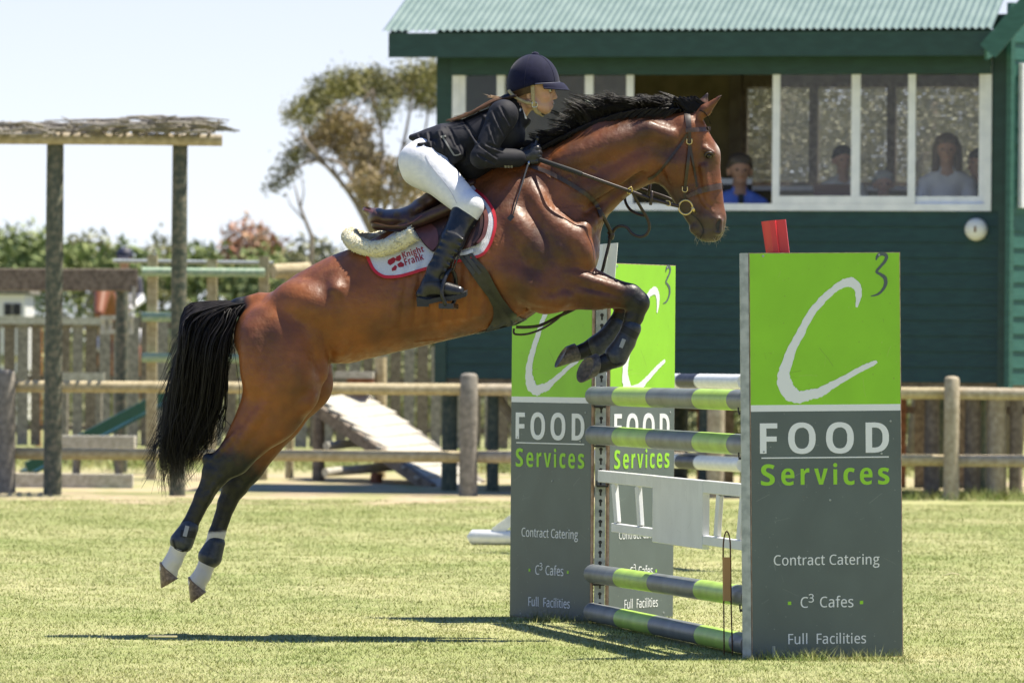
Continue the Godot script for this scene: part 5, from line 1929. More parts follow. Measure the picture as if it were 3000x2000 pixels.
func make_tail() -> void:
	var st := st_new()
	st.set_smooth_group(0)
	for i in 1150:
		var u := rng.randf()
		u = lerpf(u, roundf(u * 13.0) / 13.0, 0.4 * rng.randf())
		var z := rng.randfn() * 26.0
		var a := Vector2(738, 884).lerp(Vector2(640, 905), rng.randf() * 0.9)
		var top := Vector2(540, 900).lerp(Vector2(694, 908), u)
		top.y += 26.0 * absf(z) / 40.0
		var mid := Vector2(520, 1015).lerp(Vector2(686, 1010), u * u * 0.3 + u * 0.62)
		var low := Vector2(494, 1180).lerp(Vector2(650, 1190), pow(u, 1.15) * 0.95) + Vector2(rng.randfn() * 9.0, 0)
		var end := Vector2(468, 1300).lerp(Vector2(590, 1290), u)
		var tip := Vector2(478, 1440).lerp(Vector2(560, 1370), u) + Vector2(rng.randfn() * 16.0, rng.randf_range(-70, 22))
		var wild := rng.randf()
		if wild < 0.05:
			tip = Vector2(408 + rng.randf() * 50, 1290 + rng.randf() * 90)
			end = Vector2(462, 1296)
		elif wild < 0.17:
			end += Vector2(rng.randf_range(10, 70), rng.randf_range(-30, 10))
			tip += Vector2(rng.randf_range(0, 60), rng.randf_range(-90, -20))
			mid.x += rng.randf_range(0, 18)
			low.x += rng.randf_range(0, 36)
		if rng.randf() < 0.45:
			tip = tip.lerp(end, rng.randf())
		if rng.randf() < 0.3:
			low.x += rng.randf_range(-14, 26)
			end.x += rng.randf_range(-26, 44)
			tip.x += rng.randf_range(-34, 40)
		var zz := z * rng.randf_range(0.7, 1.2)
		strand(st, [J(a.x, a.y, z * 0.3), J((a.x + top.x) * 0.5, (a.y + top.y) * 0.5 - 13, z * 0.6), J(top.x, top.y, z), J(mid.x, mid.y, zz * 1.25), J(low.x, low.y, zz * 1.1), J(end.x, end.y, zz), J(tip.x, tip.y, zz * 0.8 + rng.randfn() * 8.0)], rng.randf_range(0.0012, 0.0034), 3)
	for i in 260:
		var u := rng.randf()
		var side := -1.0 if rng.randf() < 0.3 else 1.0
		var y0 := rng.randf_range(930, 1250)
		var x0 := lerpf(lerpf(525, 480, (y0 - 930) / 320.0), lerpf(690, 610, (y0 - 930) / 320.0), 0.1 if side < 0.0 else 0.92)
		var l := rng.randf_range(80, 220)
		var out := side * rng.randf_range(4, 34)
		strand(st, [J(x0 - side * 16, y0 - 40, rng.randfn() * 14), J(x0, y0, rng.randfn() * 18), J(x0 + out - l * 0.12, y0 + l * 0.55, rng.randfn() * 20), J(x0 + out * 0.4 - l * 0.4, y0 + l, rng.randfn() * 22)], 0.0011, 4)
	st.index()
	st.generate_normals()
	mw("tail", st.commit(), M.hair, horse)

# where the sight line of a pixel meets the horse: z towards the camera, NAN beside it
func surf(px: float, py: float, from := 260.0, fd: Field = null) -> float:
	if fd == null:
		fd = HF
	var z := from
	var step := -5.0 if from > 0.0 else 5.0
	for i in 110:
		if fd.at(J(px, py, z)) < 0.0:
			var lo := z - step
			var hi := z
			for k in 5:
				var m := (lo + hi) * 0.5
				if fd.at(J(px, py, m)) < 0.0:
					hi = m
				else:
					lo = m
			return (lo + hi) * 0.5
		z += step
	return NAN

# a strap lying on the horse along a pixel path; widths and lift in pixels, thick in pixels
func ribbon(path: Array, wide, lift: float, thick: float, per := 6, z_else := NAN, fd: Field = null, from := 260.0) -> ArrayMesh:
	var pts := []
	for i in path.size():
		var w: float = wide[i] if wide is Array else wide
		pts.append(Vector3(path[i][0], path[i][1], w))
	var c := curve_pts(pts, per)
	var n := 4
	var rows := []
	var last := NAN
	for i in c.size():
		var f: Vector3 = c[mini(i + 1, c.size() - 1)] - c[maxi(i - 1, 0)]
		var s := Vector2(-f.y, f.x).normalized()
		var row := []
		for k in n + 1:
			var e := (float(k) / n - 0.5) * float(c[i].z)
			var x: float = c[i].x + s.x * e
			var y: float = c[i].y + s.y * e
			var z := surf(x, y, from, fd)
			if is_nan(z):
				z = last if not is_nan(last) else (0.0 if is_nan(z_else) else z_else)
			last = z
			row.append(Vector3(x, y, z + lift))
		rows.append(row)
	return shell(rows, thick)

# a grid of figure-space points (pixel x, y and z) as a sheet of some thickness
func shell(rows: Array, thick: float) -> ArrayMesh:
	var st := st_new()
	var top := []
	var low := []
	for r in rows:
		var a := []
		var b := []
		for p in r:
			a.append(fig(J(p.x, p.y, p.z + thick)))
			b.append(fig(J(p.x, p.y, p.z)))
		top.append(a)
		low.append(b)
	var nr := rows.size()
	var nc: int = rows[0].size()
	st.set_smooth_group(0)
	for i in nr - 1:
		for k in nc - 1:
			quad(st, top[i][k], top[i][k + 1], top[i + 1][k + 1], top[i + 1][k])
			quad(st, low[i][k], low[i + 1][k], low[i + 1][k + 1], low[i][k + 1])
	st.set_smooth_group(1)
	for i in nr - 1:
		for k in [0, nc - 1]:
			quad(st, top[i][k], top[i + 1][k], low[i + 1][k], low[i][k])
	for k in nc - 1:
		for i in [0, nr - 1]:
			quad(st, top[i][k], top[i][k + 1], low[i][k + 1], low[i][k])
	st.index()
	st.generate_normals()
	return st.commit()

func look(xs: Array, ys: Array, x: float) -> float:
	for i in xs.size() - 1:
		if x <= xs[i + 1]:
			return lerpf(ys[i], ys[i + 1], clampf((x - xs[i]) / (xs[i + 1] - xs[i]), 0.0, 1.0))
	return ys[-1]

# a cloth or flap lying on the horse between an upper and a lower edge
func draped(x0: float, x1: float, step: float, top: Callable, foot: Callable, rows: int, lift: float, thick: float, from := 260.0) -> ArrayMesh:
	var grid := []
	var x := x0
	while x <= x1 + 0.01:
		var a: float = top.call(x)
		var b: float = foot.call(x)
		var row := []
		for k in rows + 1:
			var y := lerpf(a, b, float(k) / rows)
			var z := surf(x, y, from)
			if is_nan(z):
				var yy := y
				for m in 30:
					yy += 3.0
					z = surf(x, yy, from)
					if not is_nan(z):
						break
			if is_nan(z):
				z = 0.0
			row.append(Vector3(x, y, z + lift * signf(from)))
		grid.append(row)
		x += step
	return shell(grid, thick * signf(from))

func make_tack() -> void:
	M.leather = mottled(lin(0.038, 0.016, 0.011), lin(0.060, 0.027, 0.019), 0.44, Vector3(5, 5, 5), {"metallic_specular": 0.5}, 111, 0.03)
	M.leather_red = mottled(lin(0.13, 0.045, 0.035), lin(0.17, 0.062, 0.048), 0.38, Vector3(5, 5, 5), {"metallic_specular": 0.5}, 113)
	M.leather_black = mottled(lin(0.011, 0.011, 0.012), lin(0.022, 0.022, 0.024), 0.30, Vector3(6, 6, 6), {"metallic_specular": 0.5}, 115, 0.03)
	M.band = mottled(lin(0.055, 0.030, 0.024), lin(0.085, 0.048, 0.038), 0.36, Vector3(8, 8, 8), {"metallic_specular": 0.5}, 118)
	M.strap = mottled(lin(0.026, 0.016, 0.012), lin(0.045, 0.028, 0.020), 0.42, Vector3(8, 8, 8), {}, 117)
	M.pad_white = mottled(lin(0.60, 0.62, 0.70), lin(0.76, 0.77, 0.82), 0.8, Vector3(9, 9, 9), {}, 119, 0.5, 0.03)
	M.pad_red = mat(lin(0.52, 0.012, 0.022), 0.5)
	M.brass = mat(lin(0.62, 0.48, 0.22), 0.28, {"metallic": 0.9})
	M.steel = mat(lin(0.55, 0.56, 0.58), 0.25, {"metallic": 0.9})
	M.fleece = mottled(lin(0.74, 0.68, 0.47), lin(0.84, 0.80, 0.62), 0.95, Vector3(14, 14, 14), {"backlight_enabled": true, "backlight": lin(0.15, 0.13, 0.08)}, 121, 0.15, 0.05)
	var base := horse.position
	# saddle cloth
	var pad := thing("saddle_cloth", "white quilted saddle cloth with red binding and printed name", "saddle cloth", base)
	var bx := [1072, 1082, 1095, 1116, 1140, 1182, 1245, 1316, 1403, 1431, 1445, 1451]
	var by := [739, 766, 790, 806, 811, 806, 787, 769, 750, 723, 688, 653]
	var tx := [1072, 1180, 1300, 1384, 1402, 1421, 1445, 1451]
	var ty := [736, 662, 584, 540, 562, 580, 618, 650]
	var topf := func(x: float): return look(tx, ty, x)
	var footf := func(x: float): return look(bx, by, x)
	mw("cloth", draped(1072, 1451, 6.3, topf, footf, 22, 3.0, 5.0), M.pad_white, pad)
	mw("cloth", draped(1072, 1451, 12.6, topf, footf, 12, 3.0, 5.0, -260.0), M.pad_white, pad)
	var edge := []
	for i in bx.size():
		edge.append([bx[i], by[i]])
	edge.append_array([[1445, 618], [1421, 580], [1392, 556]])
	mw("binding", ribbon(edge, 9.0, 5.0, 5.0, 5), M.pad_red, pad)
	# print on the cloth: two words and an emblem
	cloth_words(pad)
	# sheepskin half pad
	var fl := thing("sheepskin_pad", "cream sheepskin half pad sticking out behind the saddle", "pad", base)
	var path := [J(1215, 668, -125), J(1150, 690, -118), J(1085, 705, -100), J(1040, 694, -66), J(1026, 690, -20), J(1026, 696, 24), J(1044, 714, 70), J(1085, 728, 100), J(1130, 724, 122), J(1175, 706, 134), J(1215, 682, 142)]
	var cp := curve_pts(path, 7)
	var st := st_new()
	st.set_smooth_group(0)
	var fp := []
	var fr := []
	for i in cp.size():
		fp.append(fig(cp[i]))
		fr.append((23.0 + rng.randf_range(-1.2, 1.2)) * S * (0.75 if i == 0 or i == cp.size() - 1 else 1.0))
	tube(st, fp, fr, 20, 1.0, Vector3.UP)
	st.index()
	st.generate_normals()
	mw("fleece", st.commit(), M.fleece, fl)
	var tufts := st_new()
	tufts.set_smooth_group(0)
	for i in 4200:
		var t := rng.randi_range(1, fp.size() - 2)
		var dir := Vector3(rng.randfn(), rng.randfn(), rng.randfn()).normalized()
		var ax: Vector3 = (fp[t + 1] - fp[t - 1]).normalized()
		dir = (dir - ax * dir.dot(ax)).normalized()
		var a: Vector3 = fp[t] + ax * rng.randf_range(-0.012, 0.012) + dir * fr[t] * 0.96
		var b := a + dir * 0.0035 + Vector3(rng.randfn(), rng.randfn(), rng.randfn()) * 0.002
		tube(tufts, [a, b], [0.0038, 0.0016], 3)
	tufts.index()
	tufts.generate_normals()
	mw("wool", tufts.commit(), M.fleece, fl)
	make_saddle(base)
	make_girth(base)
	make_bridle(base)
	leg_boots(base)

func cloth_words(pad: Node3D) -> void:
	# letters set along a line that climbs to the right, each vertex laid on the cloth
	var red := mat(lin(0.30, 0.008, 0.02), 0.6)
	for w in [["Knight", 1181, 757, 1243, 737, 25.0], ["Frank", 1188, 778, 1243, 760, 22.0]]:
		var t := lettering(w[0], 1.0, true, 0.0)
		var bb := t.get_aabb()
		var o := Vector2(w[1], w[2])
		var e := Vector2(w[3], w[4])
		var ax := (e - o)
		var up := Vector2(ax.y, -ax.x).normalized()
		var arr := t.surface_get_arrays(0)
		var vs: PackedVector3Array = arr[Mesh.ARRAY_VERTEX]
		var ix: PackedInt32Array = arr[Mesh.ARRAY_INDEX]
		var st := st_new()
		st.set_smooth_group(-1)
		var cap: float = w[5]
		for i in ix:
			var v := vs[i]
			var q: Vector2 = o + ax * ((v.x - bb.position.x) / bb.size.x) + up * (v.y - (bb.position.y if w[0] == "Frank" else bb.position.y + bb.size.y * 0.22)) * cap / bb.size.y
			var z := surf(q.x, q.y)
			st.add_vertex(fig(J(q.x, q.y, (z if not is_nan(z) else 150.0) + 9.2)))
		mw("lettering", flat(st), red, pad)
	# emblem: four plump petals meeting in a white cross
	for p in [[[1136, 762], [1152, 753], [1161, 758], [1155, 769], [1143, 777], [1135, 771]], [[1160, 752], [1172, 746], [1176, 757], [1170, 765], [1160, 764]], [[1147, 786], [1157, 776], [1163, 780], [1160, 791], [1148, 794]], [[1163, 774], [1174, 766], [1184, 773], [1182, 781], [1168, 783]]]:
		var poly := PackedVector2Array()
		for q in p:
			poly.append(Vector2(q[0], q[1]))
		var idx := Geometry2D.triangulate_polygon(poly)
		var st := st_new()
		st.set_smooth_group(-1)
		for i in idx:
			var q := poly[i]
			var z := surf(q.x, q.y)
			st.add_vertex(fig(J(q.x, q.y, (z if not is_nan(z) else 150.0) + 9.4)))
		mw("emblem_petal", flat(st), red, pad)

func make_saddle(base: Vector3) -> void:
	var sd := thing("saddle", "brown leather jumping saddle with rounded cantle under the rider", "saddle", base)
	var B := []
	for e in [[1071, 616, 10, 1105, 630, 18, 5.0], [1105, 630, 18, 1150, 641, 25, 4.4], [1150, 641, 25, 1196, 633, 25, 4.0], [1196, 633, 24, 1232, 608, 24, 3.6], [1232, 608, 24, 1262, 588, 24, 3.2], [1262, 588, 24, 1340, 556, 24, 2.6], [1340, 556, 24, 1384, 536, 18, 2.2], [1094, 645, 14, 1200, 650, 20, 4.6], [1098, 646, 15, 1200, 655, 19, 4.6]]:
		B.append(bn(e[0], e[1], 0, e[2], e[3], e[4], 0, e[5], 14, e[6]))
	for s in [-1, 1]:
		B.append(bn(1102, 660, 60 * s, 14, 1190, 664, 88 * s, 17, 3, 1.6))
		B.append(bn(1190, 662, 88 * s, 18, 1330, 604, 98 * s, 22, 6, 1.3))
	var f := field(B, 4.0)
	mw("seat", nets(f, fig), M.leather, sd)
	mw("welt", ribbon([[1094, 650], [1140, 662], [1196, 655], [1236, 630]], 3.0, -1.0, 2.5, 6, NAN, f), M.leather_red, sd)
	mw("cantle_patch", ribbon([[1063, 609], [1076, 614], [1092, 620]], [9, 16, 18], -1.5, 2.6, 6, NAN, f), M.leather_red, sd)
	var tf := func(x: float): return look([1196, 1230, 1262, 1340, 1404, 1430], [630, 606, 592, 560, 580, 634], x)
	var ff := func(x: float): return look([1196, 1210, 1224, 1246, 1266, 1290, 1340, 1396, 1421, 1430], [640, 664, 690, 720, 738, 738, 736, 718, 690, 642], x)
	mw("flap", draped(1196, 1430, 6.0, tf, ff, 14, 14.0, 5.0), M.leather, sd)
	mw("flap", draped(1196, 1430, 12.0, tf, ff, 8, 14.0, 5.0, -260.0), M.leather, sd)
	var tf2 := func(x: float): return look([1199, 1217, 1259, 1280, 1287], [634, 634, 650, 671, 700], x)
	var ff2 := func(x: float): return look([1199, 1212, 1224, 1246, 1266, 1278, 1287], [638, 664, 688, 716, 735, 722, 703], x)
	mw("sunlit_flap_patch", draped(1199, 1287, 5.0, tf2, ff2, 12, 20.0, 3.0), M.leather_red, sd)  # redder sheet where sun lights the flap, the light put into its colour
	mw("knee_roll", ribbon([[1404, 586], [1421, 618], [1425, 650], [1416, 690], [1398, 712]], [10, 12, 12, 11, 8], 20.0, 9.0, 6), M.leather_red, sd)
	mw("knee_roll", ribbon([[1392, 592], [1407, 620], [1411, 652], [1402, 690], [1386, 712]], [8, 9, 9, 8, 6], 21.0, 7.0, 6), M.leather, sd)

func make_girth(base: Vector3) -> void:
	var g := thing("girth", "wide black leather girth with belly guard under the horse", "girth", base)
	var rows := []
	for r in [[742, 1338, 1384], [760, 1350, 1398], [780, 1364, 1418], [800, 1378, 1432], [836, 1403, 1450], [871, 1430, 1470], [900, 1444, 1492], [916, 1446, 1506], [932, 1444, 1527], [946, 1439, 1546], [958, 1431, 1520], [972, 1420, 1488], [986, 1405, 1450], [996, 1393, 1420]]:
		var row := []
		for k in 9:
			var x := lerpf(r[1], r[2], k / 8.0)
			var z := surf(x, r[0])
			var yy: float = r[0]
			if is_nan(z):
				for m in 40:
					yy -= 2.0
					z = surf(x, yy)
					if not is_nan(z):
						break
				yy += 3.0
			row.append(Vector3(x, yy, (z if not is_nan(z) else 0.0) + 5.0))
		rows.append(row)
	mw("belt", shell(rows, 6.0), M.leather_black, g)
	for off in [-9, 9]:
		mw("elastic", ribbon([[1352 + off, 742], [1378 + off, 776], [1398 + off, 802]], 11.0, 12.0, 2.5), mat(lin(0.05, 0.05, 0.052), 0.7), g)
	mw("buckle_bar", ribbon([[1347, 744], [1366, 741], [1386, 733]], 9.0, 13.0, 4.0), mat(lin(0.6, 0.6, 0.62), 0.5), g)

func free_strap(path: Array, r: float, squash := 0.45, per := 6) -> ArrayMesh:
	var w := []
	for p in path:
		w.append(fig(J(p[0], p[1], p[2])))
	var c := curve_pts(w, per)
	return tube_mesh(c, uniform(c.size(), r * S), 8, squash)

func make_bridle(base: Vector3) -> void:
	var b := thing("bridle", "brown leather bridle with padded noseband and brass bit ring", "bridle", base)
	mw("head_piece", ribbon([[1998, 304], [2010, 318], [2016, 345], [2019, 374]], [14, 16, 17, 15], 1.5, 3.5, 5, 0.0), M.strap, b)
	mw("cheek_piece", ribbon([[2020, 374], [2021, 405], [2020, 441], [2014, 495], [2009, 540], [2007, 590]], 9.0, 1.5, 3.0), M.strap, b)
	mw("noseband_hanger", ribbon([[2022, 425], [2030, 470], [2038, 515], [2042, 548]], 6.5, 1.2, 2.5), M.strap, b)
	mw("brow_band", ribbon([[2009, 382], [2030, 380], [2060, 379], [2076, 377], [2083, 377]], 13.0, 1.5, 5.0), M.band, b)
	mw("throat_lash", ribbon([[2014, 392], [1998, 418], [1972, 452], [1935, 500], [1912, 520], [1899, 525]], 8.0, 1.2, 2.5), M.strap, b)
	mw("nose_band", ribbon([[2012, 577], [2035, 566], [2062, 556], [2090, 549], [2110, 545], [2119, 543]], [12, 13, 17, 18, 18, 15], 1.5, 6.0), M.band, b)
	mw("chin_strap", ribbon([[2014, 576], [2003, 584], [1990, 592]], 9.0, 1.2, 2.5), M.strap, b)
	# bit ring, an upright oval
	var ring := []
	for i in 21:
		var an := TAU * i / 20.0
		ring.append(fig(J(2009 + 20.0 * cos(an), 607 + 21.0 * sin(an), 54)))
	mw("bit_ring", tube_mesh(ring, uniform(21, 0.0045), 8), M.brass, b)
	mw("bit_bar", tube_mesh([fig(J(2028, 606, 54)), fig(J(2034, 616, 44)), fig(J(2036, 620, 30))], [0.007, 0.008, 0.007], 8), M.brass, b)
	for q in [[2020, 414], [2007, 554]]:
		var z := surf(q[0], q[1]) + 6.0
		mw("buckle", free_strap([[q[0] - 7, q[1] - 8, z], [q[0] - 7, q[1] + 4, z], [q[0], q[1] + 8, z], [q[0] + 7, q[1] + 4, z], [q[0] + 7, q[1] - 8, z]], 1.8, 1.0, 4), M.brass, b)
	# reins
	var rn := thing("reins", "dark leather reins with rubber grips from the gloved hands to the bit", "reins", base)
	mw("rein", free_strap([[1578, 466, 66], [1630, 484, 108], [1678, 500, 118], [1773, 534, 112], [1846, 560, 98], [1901, 580, 84], [1964, 598, 64], [1990, 604, 56]], 5.2, 0.5), M.strap, rn)
	mw("rubber_grip", free_strap([[1576, 466, 68], [1630, 484, 110], [1678, 500, 120], [1705, 510, 119]], 6.8, 0.55), mat(lin(0.02, 0.02, 0.02), 0.75), rn)
	mw("rein", free_strap([[1570, 462, -50], [1700, 500, -96], [1800, 530, -90], [1853, 546, -80], [1910, 564, -66], [1960, 582, -54], [1990, 600, -48]], 5.2, 0.5), M.strap, rn)
	for q in [[1909, 580, 84], [1903, 556, -66]]:
		mw("rein_stop", free_strap([[q[0] + 2, q[1] - 20, q[2]], [q[0], q[1], q[2] + 6], [q[0] - 3, q[1] + 20, q[2]]], 4.5, 0.6, 4), M.strap, rn)
	mw("buckle", free_strap([[1952, 588, 68], [1962, 590, 66], [1963, 602, 66], [1952, 600, 68]], 1.8, 1.0, 3), M.brass, rn)
	# martingale: neck strap, chest fork and belly strap
	var mg := thing("martingale", "brown running martingale with looping straps at the horse's chest", "martingale", base)
	mw("neck_strap", ribbon([[1540, 478], [1566, 489], [1614, 508], [1678, 543], [1729, 578], [1752, 606], [1764, 634]], 12.0, 4.0, 3.5, 7), M.strap, mg)
	mw("neck_strap", free_strap([[1752, 606, 66], [1766, 632, 52], [1781, 660, 26], [1792, 686, 8]], 6.0, 0.5), M.strap, mg)
	mw("stopper", free_strap([[1786, 676, 6], [1792, 688, 6], [1788, 699, 4]], 9.0, 0.8, 4), M.strap, mg)
	mw("fork_strap", free_strap([[1794, 684, 8], [1803, 669, 16], [1818, 662, 22], [1837, 666, 26], [1853, 684, 30], [1875, 693, 36], [1894, 686, 42], [1903, 664, 46], [1896, 638, 52], [1878, 608, 66], [1862, 580, 86], [1850, 556, 98]], 4.4, 0.5), M.strap, mg)
	mw("fork_strap", free_strap([[1892, 632, 50], [1868, 626, 30], [1845, 612, 10], [1832, 588, -20], [1834, 566, -50], [1845, 548, -72]], 4.2, 0.5), M.strap, mg)
	mw("ring", free_strap([[1838, 566, 92], [1842, 552, 100], [1850, 548, 102], [1852, 560, 98], [1842, 568, 92]], 2.4, 1.0, 4), M.brass, mg)
	mw("belly_strap", free_strap([[1788, 696, 4], [1782, 724, 4], [1773, 760, 6], [1762, 800, 4], [1735, 858, 0], [1690, 900, 0], [1640, 925, 0], [1585, 952, 10], [1545, 958, 12], [1512, 958, 10]], 4.6, 0.5), M.strap, mg)
	mw("belly_strap", free_strap([[1668, 900, 30], [1630, 936, 36], [1590, 962, 30], [1545, 978, 24], [1508, 978, 14], [1506, 962, 12]], 3.2, 0.5), M.strap, mg)

func leg_boots(base: Vector3) -> void:
	M.boot_shell = mottled(lin(0.022, 0.026, 0.036), lin(0.045, 0.05, 0.062), 0.42, Vector3(6, 6, 6), {}, 123)
	var strap := mat(lin(0.010, 0.010, 0.011), 0.6)
	var tagm := mat(lin(0.30, 0.30, 0.30), 0.5)
	var defs := [
		["black fetlock boot on the horse's near hind leg", [[554, 1546, 92, 27, 532, 1586, 92, 35]], [[541, 1515, 92], [577, 1533, 92]], [[528, 1561], [572, 1567]], [[548, 1540], [540, 1571]]],
		["black fetlock boot on the horse's far hind leg", [[631, 1592, -92, 28, 615, 1630, -92, 36]], [[604, 1555, -92], [660, 1570, -92]], [[640, 1612], [648, 1628]], []],
		["black tendon boot with grey label on the near foreleg", [[1850, 962, 100, 29, 1832, 1002, 100, 29], [1832, 1002, 100, 29, 1806, 1042, 100, 35]], [], [[1822, 960], [1868, 985]], [[1829, 993], [1819, 1018]]],
		["black tendon boot on the far foreleg", [[1808, 952, -98, 27, 1780, 986, -98, 27], [1780, 986, -98, 27, 1748, 1014, -96, 33]], [], [[1775, 950], [1800, 975]], []]]
	for d in defs:
		var t := thing("leg_boot", d[0], "leg boot", base, 0.0, "leg boots of the jumping horse")
		var B := []
		for e in d[1]:
			B.append(bn(e[0], e[1], e[2], e[3], e[4], e[5], e[6], e[7], 8, 0.98))
		var f := field(B, 3.0)
		mw("shell", nets(f, fig), M.boot_shell, t)
		var q: Array = d[3]
		if d[1][0][2] > 0:
			mw("strap", ribbon([[q[0][0], q[0][1]], [(q[0][0] + q[1][0]) / 2.0, (q[0][1] + q[1][1]) / 2.0], [q[1][0], q[1][1]]], 20.0, 1.0, 4.0, 5, NAN, f), strap, t)
			if d[4].size():
				var a: Array = d[4]
				mw("label_tag", ribbon([[a[0][0], a[0][1]], [a[1][0], a[1][1]]], 12.0, 5.5, 2.0, 5, NAN, f), tagm, t)
			var e: Array = d[1][-1]
			mw("rim", ribbon([[e[4] - 28, e[5] - 6], [e[4] - 20, e[5] + 20], [e[4], e[5] + 29], [e[4] + 18, e[5] + 22]], 4.0, 0.5, 3.0, 5, NAN, f), strap, t)

var rider: Node3D

func skin(p: Vector3, _g: Vector3) -> Color:
	var c := Color(0.52, 0.305, 0.205)
	c = c.lerp(Color(0.50, 0.19, 0.15), 0.6 * exp(-(pow((p.x - 1622.0) / 8.0, 2.0) + pow((p.y - 304.5) / 6.5, 2.0) + pow(p.z / 17.0, 2.0))))
	c = c.lerp(Color(0.56, 0.25, 0.17), 0.4 * exp(-(pow((p.x - 1596.0) / 14.0, 2.0) + pow((p.y - 287.0) / 12.0, 2.0))))
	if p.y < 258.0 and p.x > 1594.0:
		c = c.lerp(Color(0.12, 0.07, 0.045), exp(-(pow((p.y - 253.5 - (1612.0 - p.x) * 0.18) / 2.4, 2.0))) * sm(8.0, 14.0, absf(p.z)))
	if p.x > 1619.0 and absf(p.y - 304.5) < 2.6 and absf(p.z) < 13.0:
		c = Color(0.06, 0.02, 0.018)
	return c

func make_rider() -> void:
	rider = thing("person", "rider in navy velvet helmet, black jacket and white breeches folded over the jumping horse", "person", horse.position)
	var zk := surf(1368, 625) + 44.0
	var zm := surf(1322, 712) + 40.0
	var za := surf(1275, 800) + 38.0
	# the body: head and neck fine, then the rest of the figure under the clothes, one surface
	var B := []
	B.append(bn(1510, 330, 0, 33, 1556, 272, 0, 32, 14))
	B.append(bn(1556, 232, 0, 66, 1562, 236, 0, 64, 12, 0.82))
	B.append(bn(1582, 262, 0, 40, 1588, 302, 0, 30, 14, 1.12))
	B.append(bn(1598, 318, 0, 14, 1603, 317, 0, 13, 12, 1.6))
	for s in [-1, 1]:
		B.append(bn(1558, 302, 34 * s, 18, 1600, 319, 12 * s, 10, 12))
		B.append(bn(1594, 282, 28 * s, 13, 1600, 280, 25 * s, 12, 12))
		B.append(bn(1617, 263, 22 * s, 7, 1613, 264, 26 * s, 7, 6, 1.2, true))
		B.append(bn(1614, 254, 12 * s, 5, 1608, 254, 28 * s, 5, 7))
		B.append(bn(1621, 287, 6 * s, 4.5, 1619, 288, 7 * s, 4, 4))
		B.append(bn(1546, 264, 50 * s, 9, 1549, 284, 47 * s, 6, 4, 0.5))
		B.append(bn(1547, 270, 58 * s, 4, 1549, 276, 56 * s, 3, 4, 0.8, true))
	B.append(bn(1617, 262, 0, 6, 1627, 284, 0, 6.5, 6))
	B.append(bn(1617, 300, -5, 6, 1617, 300, 5, 6, 4, 1.5))
	B.append(bn(1615, 310, -5, 6.5, 1615, 310, 5, 6.5, 4, 1.4))
	B.append(bn(1626, 304.8, -7, 1.8, 1626, 304.8, 7, 1.8, 2, 1.0, true))
	var head := nets(field(B, 2.2), fig, skin)
	var C := []
	C.append(bn(1515, 325, 0, 28, 1460, 375, 0, 50, 20, 1.1))
	C.append(bn(1460, 380, 0, 48, 1270, 450, 0, 48, 20, 1.1))
	for s in [-1, 1]:
		C.append(bn(1470, 340, 90 * s, 30, 1409, 460, 142 * s, 22, 14))
		C.append(bn(1409, 460, 142 * s, 22, 1520, 462, 74 * s, 19, 12))
		C.append(bn(1520, 462, 74 * s, 18, 1545, 456, 62 * s, 17, 10))
		C.append(bn(1250, 478, 62 * s, 48, 1372, 608, zk * s, 30, 20))
		C.append(bn(1370, 612, zk * s, 28, 1280, 795, za * s, 18, 14))
		C.append(bn(1268, 830, za * s, 15, 1326, 858, (za + 10) * s, 10, 10))
	var low := nets(field(C, 6.0), fig, skin)
	var st := st_new()
	st.append_from(head, 0, Transform3D())
	st.append_from(low, 0, Transform3D())
	mw("body", st.commit(), mat(Color.WHITE, 0.5, {"vertex_color_use_as_albedo": true, "subsurf_scatter_enabled": true, "subsurf_scatter_strength": 0.08}), rider)
	for s in [-1, 1]:
		var e := st_new()
		e.set_smooth_group(0)
		var c := fig(J(1610, 263.5, 22.5 * s))
		lathe(e, [[-0.011, 0.0], [-0.008, 0.008], [0, 0.0115], [0.008, 0.008], [0.011, 0.0]], Basis.IDENTITY, c, 12)
		e.index()
		e.generate_normals()
		var eye := mw("eye", e.commit(), mat(lin(0.6, 0.58, 0.55), 0.15), rider)
		mw("iris", tube_mesh([c + CB * Vector3(0.009, 0, 0.003 * s), c + CB * Vector3(0.0122, 0, 0.004 * s)], [0.0062, 0.005], 10), mat(lin(0.02, 0.018, 0.012), 0.1), eye)
	mw("teeth", tube_mesh([fig(J(1620, 303, -8)), fig(J(1622.5, 303, 0)), fig(J(1620, 303, 8))], [0.002, 0.003, 0.002], 6), mat(lin(0.7, 0.68, 0.62), 0.25), rider)
	# jacket
	var navy := mottled(lin(0.012, 0.0125, 0.018), lin(0.018, 0.0185, 0.025), 0.72, Vector3(3, 3, 3), {"metallic_specular": 0.34}, 131, 0.1, 0.012)
	var K := []
	K.append(bn(1462, 376, 0, 66, 1340, 424, 0, 63, 24, 1.28))
	K.append(bn(1340, 424, 0, 63, 1275, 440, 0, 60, 24, 1.2))
	K.append(bn(1484, 398, 0, 54, 1385, 478, 0, 50, 24, 1.25))
	K.append(bn(1368, 486, 0, 30, 1380, 522, 0, 9, 14, 2.2))
	K.append(bn(1492, 312, 0, 38, 1526, 345, 0, 32, 12, 1.1))
	K.append(bn(1290, 404, 0, 40, 1206, 402, 0, 9, 18, 2.4))
	for s in [-1, 1]:
		K.append(bn(1305, 436, 82 * s, 26, 1228, 424, 88 * s, 7, 12, 0.8))
		K.append(bn(1335, 452, 84 * s, 26, 1318, 482, 98 * s, 8, 12, 0.8))
		K.append(bn(1290, 440, 84 * s, 22, 1268, 452, 96 * s, 7, 12, 0.8))
		K.append(bn(1476, 334, 98 * s, 42, 1468, 350, 104 * s, 40, 18))
		K.append(bn(1472, 340, 104 * s, 41, 1410, 460, 150 * s, 31, 14))
		K.append(bn(1410, 462, 150 * s, 31, 1516, 463, 78 * s, 27, 10))
